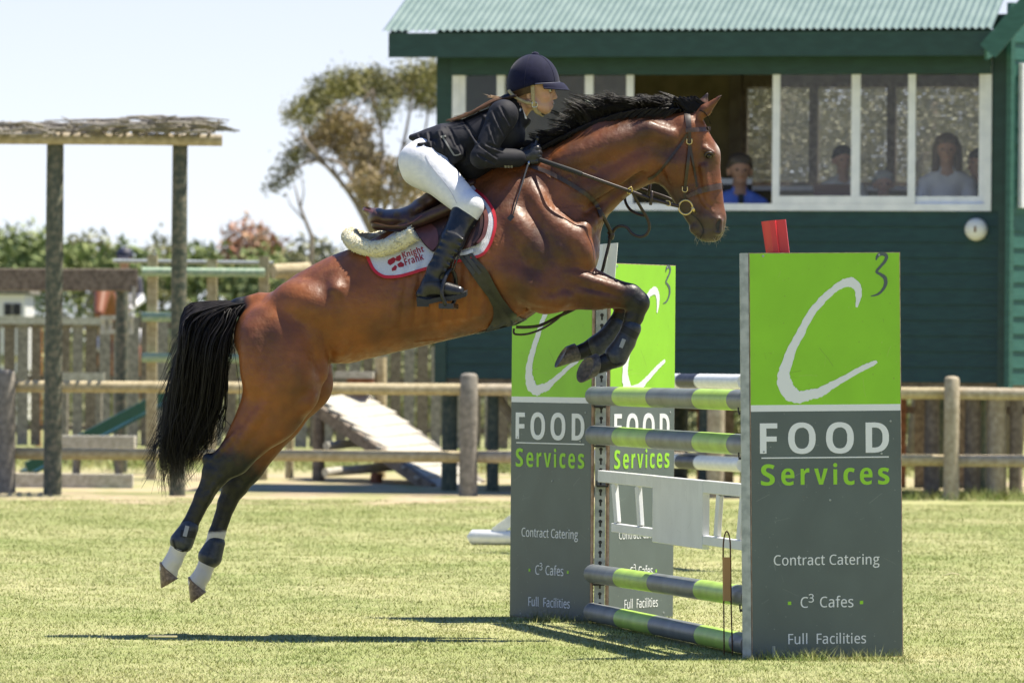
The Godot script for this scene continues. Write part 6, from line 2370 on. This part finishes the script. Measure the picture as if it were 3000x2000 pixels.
	K.append(bn(1560, 300, 0, 30, 1526, 336, 0, 30, 6, 1.05, true))
	# folds: ridges and creases laid on a first, coarse jacket
	var j0 := field(K, 6.0)
	for f in [[1462, 316, 1490, 368, 4], [1440, 330, 1472, 398, 5], [1430, 372, 1446, 420, 3], [1402, 430, 1452, 466, 5], [1398, 458, 1446, 484, 4], [1424, 428, 1470, 446, 3], [1308, 374, 1346, 452, 4], [1352, 354, 1396, 420, 3], [1250, 390, 1264, 446, 5], [1222, 396, 1236, 430, 4], [1284, 386, 1302, 458, 4], [1404, 330, 1432, 352, 3]]:
		var a := Vector2(f[0], f[1])
		var b := Vector2(f[2], f[3])
		var off := (b - a).orthogonal().normalized() * 7.0
		laid(K, j0, a, b, 4.5, 3.5, f[4] * 0.5, 5.0)
		laid(K, j0, a + off, b + off, 3.5, 3.0, -f[4] * 0.45, 5.0)
	var jf := field(K, 2.8)
	var jacket := mw("jacket", nets(jf, fig), navy, rider)
	var grey := mat(lin(0.20, 0.20, 0.19), 0.6)
	mw("piping", ribbon([[1291, 401], [1299, 399], [1307, 398]], 6.0, 0.3, 2.0, 4, NAN, jf), grey, jacket)
	mw("piping", ribbon([[1297, 402], [1310, 422], [1322, 442], [1331, 455]], 5.0, 0.3, 2.0, 4, NAN, jf), grey, jacket)
	mw("piping", ribbon([[1331, 455], [1340, 454], [1349, 451]], 4.0, 0.3, 2.0, 4, NAN, jf), grey, jacket)
	for x in [1481, 1490, 1499]:
		mw("button", ribbon([[x - 3.5, 488], [x, 488], [x + 3.5, 488]], [5, 8, 5], 0.3, 2.5, 3, NAN, jf), grey, jacket)
	mw("lapel", ribbon([[1518, 300], [1526, 326], [1530, 352], [1522, 372]], [10, 14, 15, 6], 0.4, 3.0, 5, NAN, jf), navy, jacket)
	# shirt collar
	mw("collar", free_strap([[1524, 318, 34], [1532, 336, 33], [1540, 352, 24], [1545, 360, 0], [1540, 352, -24], [1526, 325, -34]], 7.0, 0.5), mat(lin(0.72, 0.72, 0.74), 0.7), rider)
	# breeches
	var W := []
	for s in [-1, 1]:
		W.append(bn(1240, 478, 50 * s, 66, 1260, 498, 60 * s, 62, 22, 0.92))
		W.append(bn(1255, 490, 66 * s, 60, 1374, 604, zk * s, 40, 22, 0.9))
		W.append(bn(1374, 604, zk * s, 42, 1362, 645, (zk + 2) * s, 34, 12, 0.95))
		W.append(bn(1215, 470, 44 * s, 44, 1222, 500, 44 * s, 42, 24))
	W.append(bn(1262, 446, 0, 58, 1290, 440, 0, 54, 24, 1.25))
	W.append(bn(1190, 520, 0, 12, 1250, 570, 0, 10, 30, 1.0, true))
	var white := mottled(lin(0.66, 0.67, 0.72), lin(0.76, 0.76, 0.79), 0.6, Vector3(4, 4, 4), {"metallic_specular": 0.35}, 133, 0.12, 0.014)
	var wf := field(W, 4.0)
	var br := mw("breeches", nets(wf, fig), white, rider)
	mw("seam", ribbon([[1246, 455], [1262, 486], [1290, 520], [1320, 560], [1338, 596]], 2.0, -0.2, 1.2, 6, NAN, wf), mat(lin(0.5, 0.5, 0.55), 0.7), br)
	# boots
	for s in [1, -1]:
		var L := []
		L.append(bn(1364, 618, zk * s, 36, 1360, 632, zk * s, 39, 8, 0.95))
		L.append(bn(1360, 632, zk * s, 39, 1324, 706, zm * s, 35, 12, 0.92))
		L.append(bn(1324, 706, zm * s, 35, 1280, 790, za * s, 27, 12, 0.92))
		L.append(bn(1280, 790, za * s, 27, 1264, 832, za * s, 28, 10, 0.92))
		L.append(bn(1264, 832, za * s, 28, 1240, 862, za * s, 22, 10, 0.95))
		L.append(bn(1268, 842, za * s, 29, 1342, 856, (za + 12) * s, 20, 12, 0.95))
		for i in 6:
			var y := 690.0 + i * 19.0
			var x := look([640, 706, 790, 830], [1360, 1326, 1281, 1266], y)
			L.append(bn(x - 24, y - 8, (zm + 24) * s, 4, x + 22, y + 12, (zm + 26) * s, 4, 9))
		L.append(bn(1364, 572, zk * s, 30, 1372, 588, zk * s, 22, 10, 2.0, true))
		var bf := field(L, 3.2)
		var bt := mw("boot", nets(bf, fig), M.leather_black, rider)
		var sole := [Vector3(1220, 884, -20), Vector3(1252, 892, -22), Vector3(1284, 884, -18), Vector3(1330, 880, -26), Vector3(1366, 868, -16), Vector3(1370, 862, 0), Vector3(1366, 868, 18), Vector3(1330, 880, 28), Vector3(1284, 884, 20), Vector3(1252, 892, 22), Vector3(1220, 884, 20)]
		var ss := st_new()
		ss.set_smooth_group(-1)
		var mid := fig(J(1295, 880, (za + 4) * s))
		for i in sole.size():
			var p: Vector3 = sole[i]
			var q: Vector3 = sole[(i + 1) % sole.size()]
			var pp := fig(J(p.x, p.y, (za + 6) * s + p.z))
			var qq := fig(J(q.x, q.y, (za + 6) * s + q.z))
			var u := CB.y * 0.022
			quad(ss, pp, qq, qq + u, pp + u)
			tri(ss, mid, pp, qq)
			tri(ss, mid + u, pp + u, qq + u)
		mw("sole", flat(ss), mat(lin(0.018, 0.018, 0.019), 0.55), bt)
		if s > 0:
			mw("heel", box_mesh(fig(J(1222, 898, za - 16)), fig(J(1256, 876, za + 26))), mat(lin(0.018, 0.018, 0.019), 0.55), bt)
			mw("stud", tube_mesh([fig(J(1367, 613, zk + 34)), fig(J(1367, 613, zk + 38))], [0.010, 0.009], 12), M.steel, bt)
			mw("strap", ribbon([[1240, 826], [1262, 822], [1300, 822]], 5.0, 0.3, 2.5, 4, NAN, bf), M.leather_black, bt)
	helmet_and_hair()
	hands()
	# stirrups hang beside the feet
	for s in [1, -1]:
		var sr := thing("stirrup", "near side stirrup with black iron holding the rider's boot" if s > 0 else "off side stirrup hidden behind the horse", "stirrup", horse.position, 0.0, "stirrups of the saddle")
		var z := za
		var q := func(x: float, y: float, dz: float): return fig(J(x, y, (z + dz) * s))
		mw("iron", tube_mesh(curve_pts([q.call(1306, 894, 38), q.call(1294, 862, 44), q.call(1298, 832, 40), q.call(1310, 802, 22), q.call(1322, 790, 2), q.call(1332, 806, -12), q.call(1336, 836, -22), q.call(1334, 868, -24), q.call(1326, 894, -18)], 4), uniform(33, 0.0095), 8), M.leather_black if s > 0 else M.steel, sr)
		mw("tread", bar_mesh(q.call(1306, 896, 42), q.call(1322, 898, -22), 0.07, 0.024, Vector3.UP, 0.003), M.leather_black, sr)
		for o in [0, 9]:
			mw("leather", tube_mesh(curve_pts([q.call(1321 + o * 0.6, 796, 2), q.call(1330 + o, 760, 4), q.call(1342 + o, 726, -6), q.call(1352 + o, 690, -26)], 3), uniform(10, 0.0042), 6, 0.4), M.strap, sr)
	# riding crop
	var cr := thing("riding_crop", "thin black riding crop held in the rider's gloved hand", "crop", horse.position)
	var zc := surf(1500, 640) + 16.0
	mw("shaft", tube_mesh([fig(J(1574, 406, 58)), fig(J(1561, 445, 64)), fig(J(1549, 474, 76)), fig(J(1524, 556, 130)), fig(J(1501, 634, zc))], [0.0065, 0.0062, 0.0055, 0.0035, 0.003], 8), mat(lin(0.05, 0.05, 0.055), 0.35), cr)
	mw("knob", tube_mesh([fig(J(1573, 412, 58)), fig(J(1574, 403, 57)), fig(J(1575, 400, 57))], [0.0075, 0.011, 0.008], 10), M.black, cr)
	mw("collar", tube_mesh([fig(J(1550, 472, 75)), fig(J(1547, 482, 80))], [0.007, 0.0065], 8), M.steel, cr)
	mw("flap", bar_mesh(fig(J(1502, 630, zc)), fig(J(1490, 644, zc + 2)), 0.022, 0.005, CB.z), M.leather_black, cr)

func helmet_and_hair() -> void:
	var velvet := mottled(lin(0.007, 0.008, 0.026), lin(0.011, 0.012, 0.036), 0.75, Vector3(5, 5, 5), {"rim_enabled": true, "rim": 0.22, "rim_tint": 0.7, "metallic_specular": 0.2}, 141)
	var hp := func(th: float, ph: float, grow := 1.0):
		# th round from the front, ph from the crown down
		var rx := 78.0 if cos(th) > 0.0 else 77.0
		return fig(J(1562 + rx * cos(th) * sin(ph) * grow, 246 - 88.0 * cos(ph) * grow, 68.0 * sin(th) * sin(ph) * grow))
	var rim := func(th: float):
		var c := cos(th)
		return 1.60 + (0.28 * -c if c < 0.0 else -0.06 * c)
	var st := st_new()
	st.set_smooth_group(0)
	var nt := 40
	var np := 16
	for i in nt:
		for j in np:
			var q := []
			for e in [[0, 0], [1, 0], [1, 1], [0, 1]]:
				var th: float = TAU * (i + e[0]) / nt
				q.append(hp.call(th, rim.call(th) * (j + e[1]) / np))
			quad(st, q[0], q[1], q[2], q[3])
		var a := TAU * i / nt
		var b := TAU * (i + 1) / nt
		quad(st, hp.call(a, rim.call(a)), hp.call(b, rim.call(b)), hp.call(b, rim.call(b), 0.93), hp.call(a, rim.call(a), 0.93))
		quad(st, hp.call(a, rim.call(a), 0.93), hp.call(b, rim.call(b), 0.93), hp.call(b, rim.call(b) - 0.5, 0.90), hp.call(a, rim.call(a) - 0.5, 0.90))
	st.index()
	st.generate_normals()
	var h := mw("helmet", st.commit(), velvet, rider)
	# peak
	var top := []
	for i in 21:
		var th := lerpf(-1.25, 1.25, i / 20.0)
		var row := []
		for k in 6:
			var t := k / 5.0
			var out := 27.0 * pow(cos(th * 1.05), 0.8) * t
			var p := Vector3(1562 + 77.5 * cos(th) + out * cos(th * 0.6), 241 + 3.0 * sin(t * PI) * -1.0 + 17.0 * t * t * cos(th * 0.9) + 3.0 * t + 7.0 * (1.0 - cos(th)), (68.0 * sin(th)) + out * 0.3 * sin(th))
			row.append(p)
		top.append(row)
	for g in [["peak", 0.0, velvet], ["peak_lining", 4.0, M.black]]:
		var ps := st_new()
		ps.set_smooth_group(0)
		for i in 20:
			for k in 5:
				var q := []
				for e in [[0, 0], [1, 0], [1, 1], [0, 1]]:
					var p: Vector3 = top[i + e[0]][k + e[1]]
					q.append(fig(J(p.x, p.y + g[1], p.z)))
				quad(ps, q[0], q[1], q[2], q[3])
		ps.index()
		ps.generate_normals()
		mw(g[0], ps.commit(), g[2], h)
	var edge := []
	for r in top:
		var p: Vector3 = r[5]
		edge.append(fig(J(p.x, p.y + 2.0, p.z)))
	mw("peak_edge", tube_mesh(edge, uniform(edge.size(), 0.0036), 6), velvet, h)
	var band := []
	for i in 25:
		var th := lerpf(-1.5, 1.5, i / 24.0)
		band.append(fig(J(1562 + 78.5 * cos(th), 241 + 5.0 * (1.0 - cos(th)), 69.0 * sin(th))))
	mw("band", tube_mesh(band, uniform(25, 0.0028), 6), mat(lin(0.05, 0.052, 0.09), 0.6), h)
	for th in [0.62, 1.9, -0.62, -1.9, 3.14]:
		var seam := []
		for i in 14:
			seam.append(hp.call(th, lerpf(0.12, rim.call(th) - 0.02, i / 13.0), 1.002))
		mw("seam", tube_mesh(seam, uniform(14, 0.0014), 5), velvet, h)
	var bt := st_new()
	bt.set_smooth_group(0)
	lathe(bt, [[-0.008, 0.019], [0.004, 0.019], [0.012, 0.013], [0.015, 0.0]], CB, fig(J(1568, 160, 0)), 16)
	bt.index()
	bt.generate_normals()
	mw("button", bt.commit(), velvet, h)
	var beige := mottled(lin(0.34, 0.27, 0.13), lin(0.44, 0.36, 0.19), 0.7, Vector3(8, 8, 8), {}, 143)
	mw("harness", free_strap([[1560, 248, 58], [1561, 270, 60], [1562, 292, 58], [1564, 312, 50], [1572, 326, 38], [1584, 333, 20], [1592, 336, 0], [1584, 333, -20], [1566, 314, -48], [1560, 250, -58]], 6.0, 0.35), beige, h)
	mw("harness", free_strap([[1490, 264, 34], [1502, 278, 44], [1520, 290, 50], [1540, 299, 53], [1560, 302, 54]], 5.0, 0.5), beige, h)
	mw("buckle", free_strap([[1559, 300, 57], [1572, 300, 54], [1573, 312, 50], [1560, 313, 53], [1559, 300, 57]], 1.6, 1.0, 3), M.steel, h)
	mw("chin_cup", free_strap([[1582, 331, 22], [1590, 334, 10], [1596, 333, 0]], 5.0, 0.6), M.black, h)
	# hair gathered low under the helmet and a pony tail streaming back
	var hair := mat(Color.WHITE, 0.42, {"vertex_color_use_as_albedo": true})
	var hs := st_new()
	hs.set_smooth_group(0)
	for i in 520:
		var z := rng.randfn() * 17.0
		var u := rng.randf()
		var len_ := rng.randf_range(0.6, 1.0)
		var c := Color(0.045, 0.024, 0.014).lerp(Color(0.20, 0.105, 0.05), rng.randf())
		hs.set_color(c)
		var e := Vector2(1300, 357).lerp(Vector2(1330, 352), rng.randf())
		var m2 := Vector2(1365, 334 + u * 10.0)
		strand(hs, [J(1512, 276 + u * 8, z * 1.6), J(1486, 283 + u * 7, z), J(1442, 296 + u * 10 - rng.randf() * 5.0, z + 6), J(lerpf(1442, m2.x, len_), lerpf(300, m2.y, len_), z * 1.2 + 10), J(lerpf(1442, e.x, len_), lerpf(304, e.y, len_) + rng.randfn() * 3.0, z * 1.1 + 12)], rng.randf_range(0.0016, 0.003), 4)
	for i in 16:
		hs.set_color(Color(0.22, 0.14, 0.07))
		var z := rng.randfn() * 12.0
		strand(hs, [J(1470, 284, z), J(1440, 278 + rng.randf() * 10, z), J(1412 + rng.randf() * 30, 272 + rng.randf() * 16, z)], 0.0007, 4)
	for i in 420:
		var s := 1.0 if i % 3 else -1.0
		hs.set_color(Color(0.030, 0.017, 0.011).lerp(Color(0.09, 0.05, 0.028), rng.randf()))
		var y0 := 250.0 + rng.randf() * 20.0
		strand(hs, [J(1566 - rng.randf() * 14, y0 - 2, 54.0 * s), J(1535, y0 + 6, 56.0 * s), J(1508, y0 + 16, 42.0 * s), J(1490, 280 + rng.randf() * 6, 14.0 * s)], 0.0045, 4)
	hs.index()
	hs.generate_normals()
	mw("hair", hs.commit(), hair, rider)

func hands() -> void:
	var glove := mottled(lin(0.013, 0.014, 0.018), lin(0.024, 0.025, 0.030), 0.42, Vector3(8, 8, 8), {}, 145, 0.08)
	for s in [1, -1]:
		var B := []
		var q := func(x: float, y: float, z: float): return J(x, y, z * s)
		B.append(bone(q.call(1530, 459, 68), 19, q.call(1562, 452, 62), 22, 8, 0.8))
		B.append(bone(q.call(1526, 460, 70), 20, q.call(1536, 458, 68), 19, 5, 1.0))
		for i in 4:
			var y := 434.0 + 12.5 * i
			var k: float = [0.0, 4.0, 3.0, -1.0][i]
			B.append(bone(q.call(1558, y + 2, 68), 8.5, q.call(1574 + k, y, 66), 8, 4))
			B.append(bone(q.call(1574 + k, y, 66), 8, q.call(1580 + k * 0.6, y + 2, 50), 7, 3))
			B.append(bone(q.call(1580 + k * 0.6, y + 2, 50), 7, q.call(1566, y + 4, 42), 6.5, 3))
		B.append(bone(q.call(1540, 440, 60), 9, q.call(1560, 428, 54), 8, 5))
		B.append(bone(q.call(1560, 428, 54), 8, q.call(1577, 427, 50), 6.5, 3))
		mw("glove", nets(field(B, 2.2), fig), glove, rider)

# a seated person, facing the camera: bones in metres round the head
func seated(label: String, at: Vector3, floor_y: float, shirt: Color, hair: Color, long_hair := false, turn := 0.0, small := 1.0, tie = null) -> Node3D:
	var t := thing("person", label, "person", Vector3(at.x, floor_y, at.z), turn, "people watching from the hut")
	var h := at.y - floor_y
	var sitting := h - 0.78 * small
	var B := []
	var v := func(x: float, y: float, z: float): return Vector3(x * small, h + y * small, z * small)
	B.append(bone(v.call(0, 0.03, -0.015), 0.088 * small, v.call(0, 0.02, 0.0), 0.086 * small, 0.02))
	B.append(bone(v.call(0, -0.02, 0.03), 0.066 * small, v.call(0, -0.075, 0.035), 0.05 * small, 0.03))
	B.append(bone(v.call(0, -0.01, 0.1), 0.013 * small, v.call(0, -0.035, 0.112), 0.017 * small, 0.015))
	for s in [-1, 1]:
		B.append(bone(v.call(0.032 * s, 0.005, 0.115), 0.016 * small, v.call(0.036 * s, 0.004, 0.112), 0.016 * small, 0.012, 1.0, true))
		B.append(bone(v.call(0.088 * s, 0.0, -0.005), 0.022 * small, v.call(0.09 * s, -0.03, 0.0), 0.014 * small, 0.01))
		B.append(bone(v.call(0.08 * s, -0.24, -0.02), 0.085 * small, v.call(0.165 * s, -0.27, -0.02), 0.068 * small, 0.04))
		B.append(bone(v.call(0.175 * s, -0.28, -0.02), 0.06 * small, v.call(0.23 * s, -0.52, 0.08), 0.048 * small, 0.03))
		B.append(bone(v.call(0.23 * s, -0.52, 0.08), 0.046 * small, v.call(0.10 * s, -0.50, 0.28), 0.036 * small, 0.03))
		B.append(bone(v.call(0.10 * s, -0.50, 0.28), 0.036 * small, v.call(0.06 * s, -0.50, 0.34), 0.034 * small, 0.02))
		for f in 4:
			B.append(bone(v.call(0.07 * s - 0.012 * f * s + 0.02 * s, -0.50, 0.34), 0.012 * small, v.call(0.05 * s - 0.012 * f * s + 0.02 * s, -0.515, 0.40), 0.010 * small, 0.008))
		B.append(bone(Vector3(0.09 * s, sitting + 0.08, 0), 0.10, Vector3(0.11 * s, sitting + 0.08, 0.34), 0.07, 0.05))
		B.append(bone(Vector3(0.11 * s, sitting + 0.06, 0.34), 0.065, Vector3(0.11 * s, 0.07, 0.20), 0.045, 0.03))
		B.append(bone(Vector3(0.11 * s, 0.045, 0.18), 0.04, Vector3(0.11 * s, 0.035, 0.32), 0.032, 0.02))
	B.append(bone(v.call(0, -0.10, 0.0), 0.055 * small, v.call(0, -0.2, -0.02), 0.07 * small, 0.03))
	B.append(bone(v.call(0, -0.33, -0.02), 0.125 * small, Vector3(0, sitting + 0.12, -0.02), 0.13, 0.06, 0.85))
	var skin_c := Color(0.40, 0.23, 0.155)
	var paint := func(p: Vector3, _g: Vector3):
		var y := (p.y - h) / small
		var z := p.z / small
		var x := p.x / small
		if y > -0.155 + 0.5 * absf(x) - (0.06 if z > 0.03 and absf(x) < 0.05 else 0.0):
			return skin_c.lerp(Color(0.35, 0.10, 0.08), 0.5 if absf(y + 0.062) < 0.008 and z > 0.06 and absf(x) < 0.028 else 0.0)
		if z > 0.27 and y > -0.62 and y < -0.4:
			return skin_c
		if p.y < sitting + 0.06 or z > 0.3:
			return Color(0.03, 0.03, 0.04)
		return shirt
	mi("body", nets(field(B, 0.013), func(p): return p, paint), mat(Color.WHITE, 0.65, {"vertex_color_use_as_albedo": true}), t)
	var H := []
	H.append(bone(v.call(0, 0.055, -0.03), 0.095 * small, v.call(0, 0.06, -0.01), 0.088 * small, 0.02))
	for s in [-1, 1]:
		H.append(bone(v.call(0.05 * s, 0.08, 0.02), 0.045 * small, v.call(0.075 * s, 0.03, -0.02), 0.035 * small, 0.02))
		if long_hair:
			H.append(bone(v.call(0.08 * s, 0.02, -0.01), 0.04 * small, v.call(0.09 * s, -0.16, 0.0), 0.035 * small, 0.03))
	H.append(bone(v.call(0, 0.0, 0.14), 0.075 * small, v.call(0, -0.1, 0.12), 0.07 * small, 0.02, 1.0, true))
	mi("hair", nets(field(H, 0.012), func(p): return p), mat(hair.linear_to_srgb(), 0.6), t)
	if tie != null:
		mi("tie", bar_mesh(v.call(0.0, -0.19, 0.075), v.call(0.0, -0.52, 0.13), 0.055, 0.02, Vector3.BACK), mat((tie as Color).linear_to_srgb(), 0.6), t)
	for s in [-1, 1]:
		mi("eye", tube_mesh([v.call(0.032 * s, 0.004, 0.082), v.call(0.032 * s, 0.004, 0.094)], [0.012 * small, 0.008 * small], 8), M.black, t)
	# what they sit on
	var ch := thing("chair", "dark chair under " + label.get_slice(" ", 0) + " " + label.get_slice(" ", 1) + " " + label.get_slice(" ", 2) + " " + label.get_slice(" ", 3) + " in the hut", "chair", Vector3(at.x, floor_y, at.z), turn, "chairs in the hut")
	mi("seat", box_mesh(Vector3(-0.2, sitting - 0.06, -0.2), Vector3(0.2, sitting - 0.03, 0.22)), M.timber_dark, ch)
	mi("backrest", box_mesh(Vector3(-0.2, sitting + 0.12, -0.25), Vector3(0.2, sitting + 0.34, -0.23)), M.timber_dark, ch)
	for p in [Vector2(-0.18, -0.22), Vector2(0.18, -0.22), Vector2(-0.18, 0.2), Vector2(0.18, 0.2)]:
		mi("leg", box_mesh(Vector3(p.x - 0.015, 0, p.y - 0.015), Vector3(p.x + 0.015, sitting - 0.061 if p.y > 0 else sitting + 0.3, p.y + 0.015)), M.timber_dark, ch)
	return t

func make_people() -> void:
	var at := G(1275, 58.0)
	var T := Transform3D(Basis(Vector3.UP, -0.209), at)
	var fl := 1.95
	var w := func(px: float, py: float, z: float): return T * on_plane(px, py, T, z)
	seated("man in blue shirt and dark tie leaning at the open hut window", w.call(2168, 500, -0.62), fl, Color(0.12, 0.20, 0.58), Color(0.07, 0.055, 0.045), false, 0.1, 1.28, Color(0.02, 0.025, 0.02))
	seated("dark haired man in pale shirt seated behind the laptop in the hut", w.call(2470, 470, -1.7), fl, Color(0.55, 0.55, 0.53), Color(0.02, 0.016, 0.014), false, 0.2, 1.1)
	seated("grey haired person sitting low behind the sliding window pane", w.call(2590, 540, -1.0), fl, Color(0.20, 0.22, 0.22), Color(0.30, 0.30, 0.28), false, 0.0, 1.05)
	var lady := seated("woman in white shirt with long brown hair at the right hut pane", w.call(2776, 440, -0.95), fl, Color(0.62, 0.62, 0.62), Color(0.10, 0.065, 0.04), true, -0.1, 1.25)
	mi("bag_strap", bar_mesh(Vector3(0.17, 0.95, 0.05), Vector3(0.21, 0.55, 0.16), 0.03, 0.008, Vector3.BACK), mat(lin(0.12, 0.05, 0.025), 0.5), lady)
	seated("dark haired person in black top turned aside at the hut's last pane", w.call(2868, 480, -1.1), fl, Color(0.03, 0.03, 0.035), Color(0.05, 0.035, 0.025), false, -1.0, 1.12)
	far_rider()

func far_rider() -> void:
	# a second horse and rider waiting behind the plank fence
	var d := 87.0
	var g := G(318, d)
	var hs := thing("horse", "chestnut horse waiting far behind the shelter, only its head showing", "horse", g)
	hs.scale = Vector3.ONE * 1.1
	var B := []
	var v := func(x: float, y: float, z: float): return Vector3(x, y, z)
	B.append(bone(v.call(-0.08, 2.16, 0.25), 0.12, v.call(-0.1, 1.82, 0.55), 0.07, 0.05, 0.8))
	B.append(bone(v.call(-0.05, 2.12, 0.15), 0.13, v.call(0.05, 1.5, -0.35), 0.22, 0.08, 0.8))
	B.append(bone(v.call(0.06, 1.25, -0.4), 0.32, v.call(0.25, 1.25, -1.4), 0.32, 0.1))
	for s in [-1, 1]:
		B.append(bone(v.call(-0.06 + 0.06 * s, 2.27, 0.2), 0.035, v.call(-0.06 + 0.07 * s, 2.38, 0.24), 0.012, 0.02))
		B.append(bone(v.call(0.06 + 0.16 * s, 1.0, -0.4), 0.11, v.call(0.06 + 0.16 * s, 0.5, -0.4), 0.06, 0.05))
		B.append(bone(v.call(0.06 + 0.16 * s, 0.5, -0.4), 0.06, v.call(0.06 + 0.16 * s, 0.05, -0.38), 0.05, 0.03))
		B.append(bone(v.call(0.25 + 0.17 * s, 1.05, -1.4), 0.15, v.call(0.25 + 0.17 * s, 0.55, -1.45), 0.07, 0.05))
		B.append(bone(v.call(0.25 + 0.17 * s, 0.55, -1.45), 0.06, v.call(0.25 + 0.17 * s, 0.05, -1.42), 0.05, 0.03))
	mi("body", nets(field(B, 0.022), func(p): return p), mottled(lin(0.20, 0.065, 0.025), lin(0.26, 0.09, 0.035), 0.45, Vector3(1, 1, 1), {}, 151), hs)
	var p := thing("person", "mounted rider in navy cap far behind the shelter, arms in white", "person", G(362, d + 0.6))
	p.scale = Vector3.ONE * 1.1
	var R := []
	R.append(bone(v.call(0, 2.62, 0), 0.1, v.call(0, 2.55, 0.02), 0.07, 0.03))
	R.append(bone(v.call(0, 2.5, 0), 0.06, v.call(0, 2.4, 0), 0.07, 0.03))
	R.append(bone(v.call(0, 2.28, 0), 0.15, v.call(0, 1.75, 0), 0.14, 0.05))
	for s in [-1, 1]:
		R.append(bone(v.call(0.2 * s, 2.3, 0), 0.06, v.call(0.24 * s, 2.02, 0.12), 0.05, 0.03))
		R.append(bone(v.call(0.24 * s, 2.02, 0.12), 0.05, v.call(0.12 * s, 1.9, 0.4), 0.04, 0.02))
		R.append(bone(v.call(0.12 * s, 1.7, 0.05), 0.1, v.call(0.36 * s, 1.35, 0.35), 0.07, 0.04))
		R.append(bone(v.call(0.36 * s, 1.35, 0.35), 0.065, v.call(0.38 * s, 0.85, 0.15), 0.05, 0.03))
		R.append(bone(v.call(0.38 * s, 0.82, 0.15), 0.04, v.call(0.38 * s, 0.8, 0.32), 0.035, 0.02))
	var paint := func(q: Vector3, _g: Vector3):
		if q.y > 2.42:
			return Color(0.42, 0.25, 0.17)
		if q.y > 1.8 and q.y < 2.12 and absf(q.x) > 0.07 and q.z > 0.05:
			return Color(0.68, 0.68, 0.68)
		return Color(0.03, 0.03, 0.04) if q.y > 1.72 or q.y < 1.3 else Color(0.65, 0.65, 0.66)
	mi("body", nets(field(R, 0.018), func(q): return q, paint), mat(Color.WHITE, 0.6, {"vertex_color_use_as_albedo": true}), p)
	var c := st_new()
	c.set_smooth_group(0)
	lathe(c, [[0.15, 0.0], [0.13, 0.07], [0.07, 0.118], [0.0, 0.13], [-0.01, 0.12]], Basis.IDENTITY, Vector3(0, 2.62, -0.01), 18)
	c.index()
	c.generate_normals()
	var cap := mi("helmet", c.commit(), mat(lin(0.015, 0.018, 0.04), 0.6), p)
	mi("peak", bar_mesh(Vector3(0, 2.63, 0.10), Vector3(0, 2.60, 0.19), 0.16, 0.012), mat(lin(0.015, 0.018, 0.04), 0.6), cap)
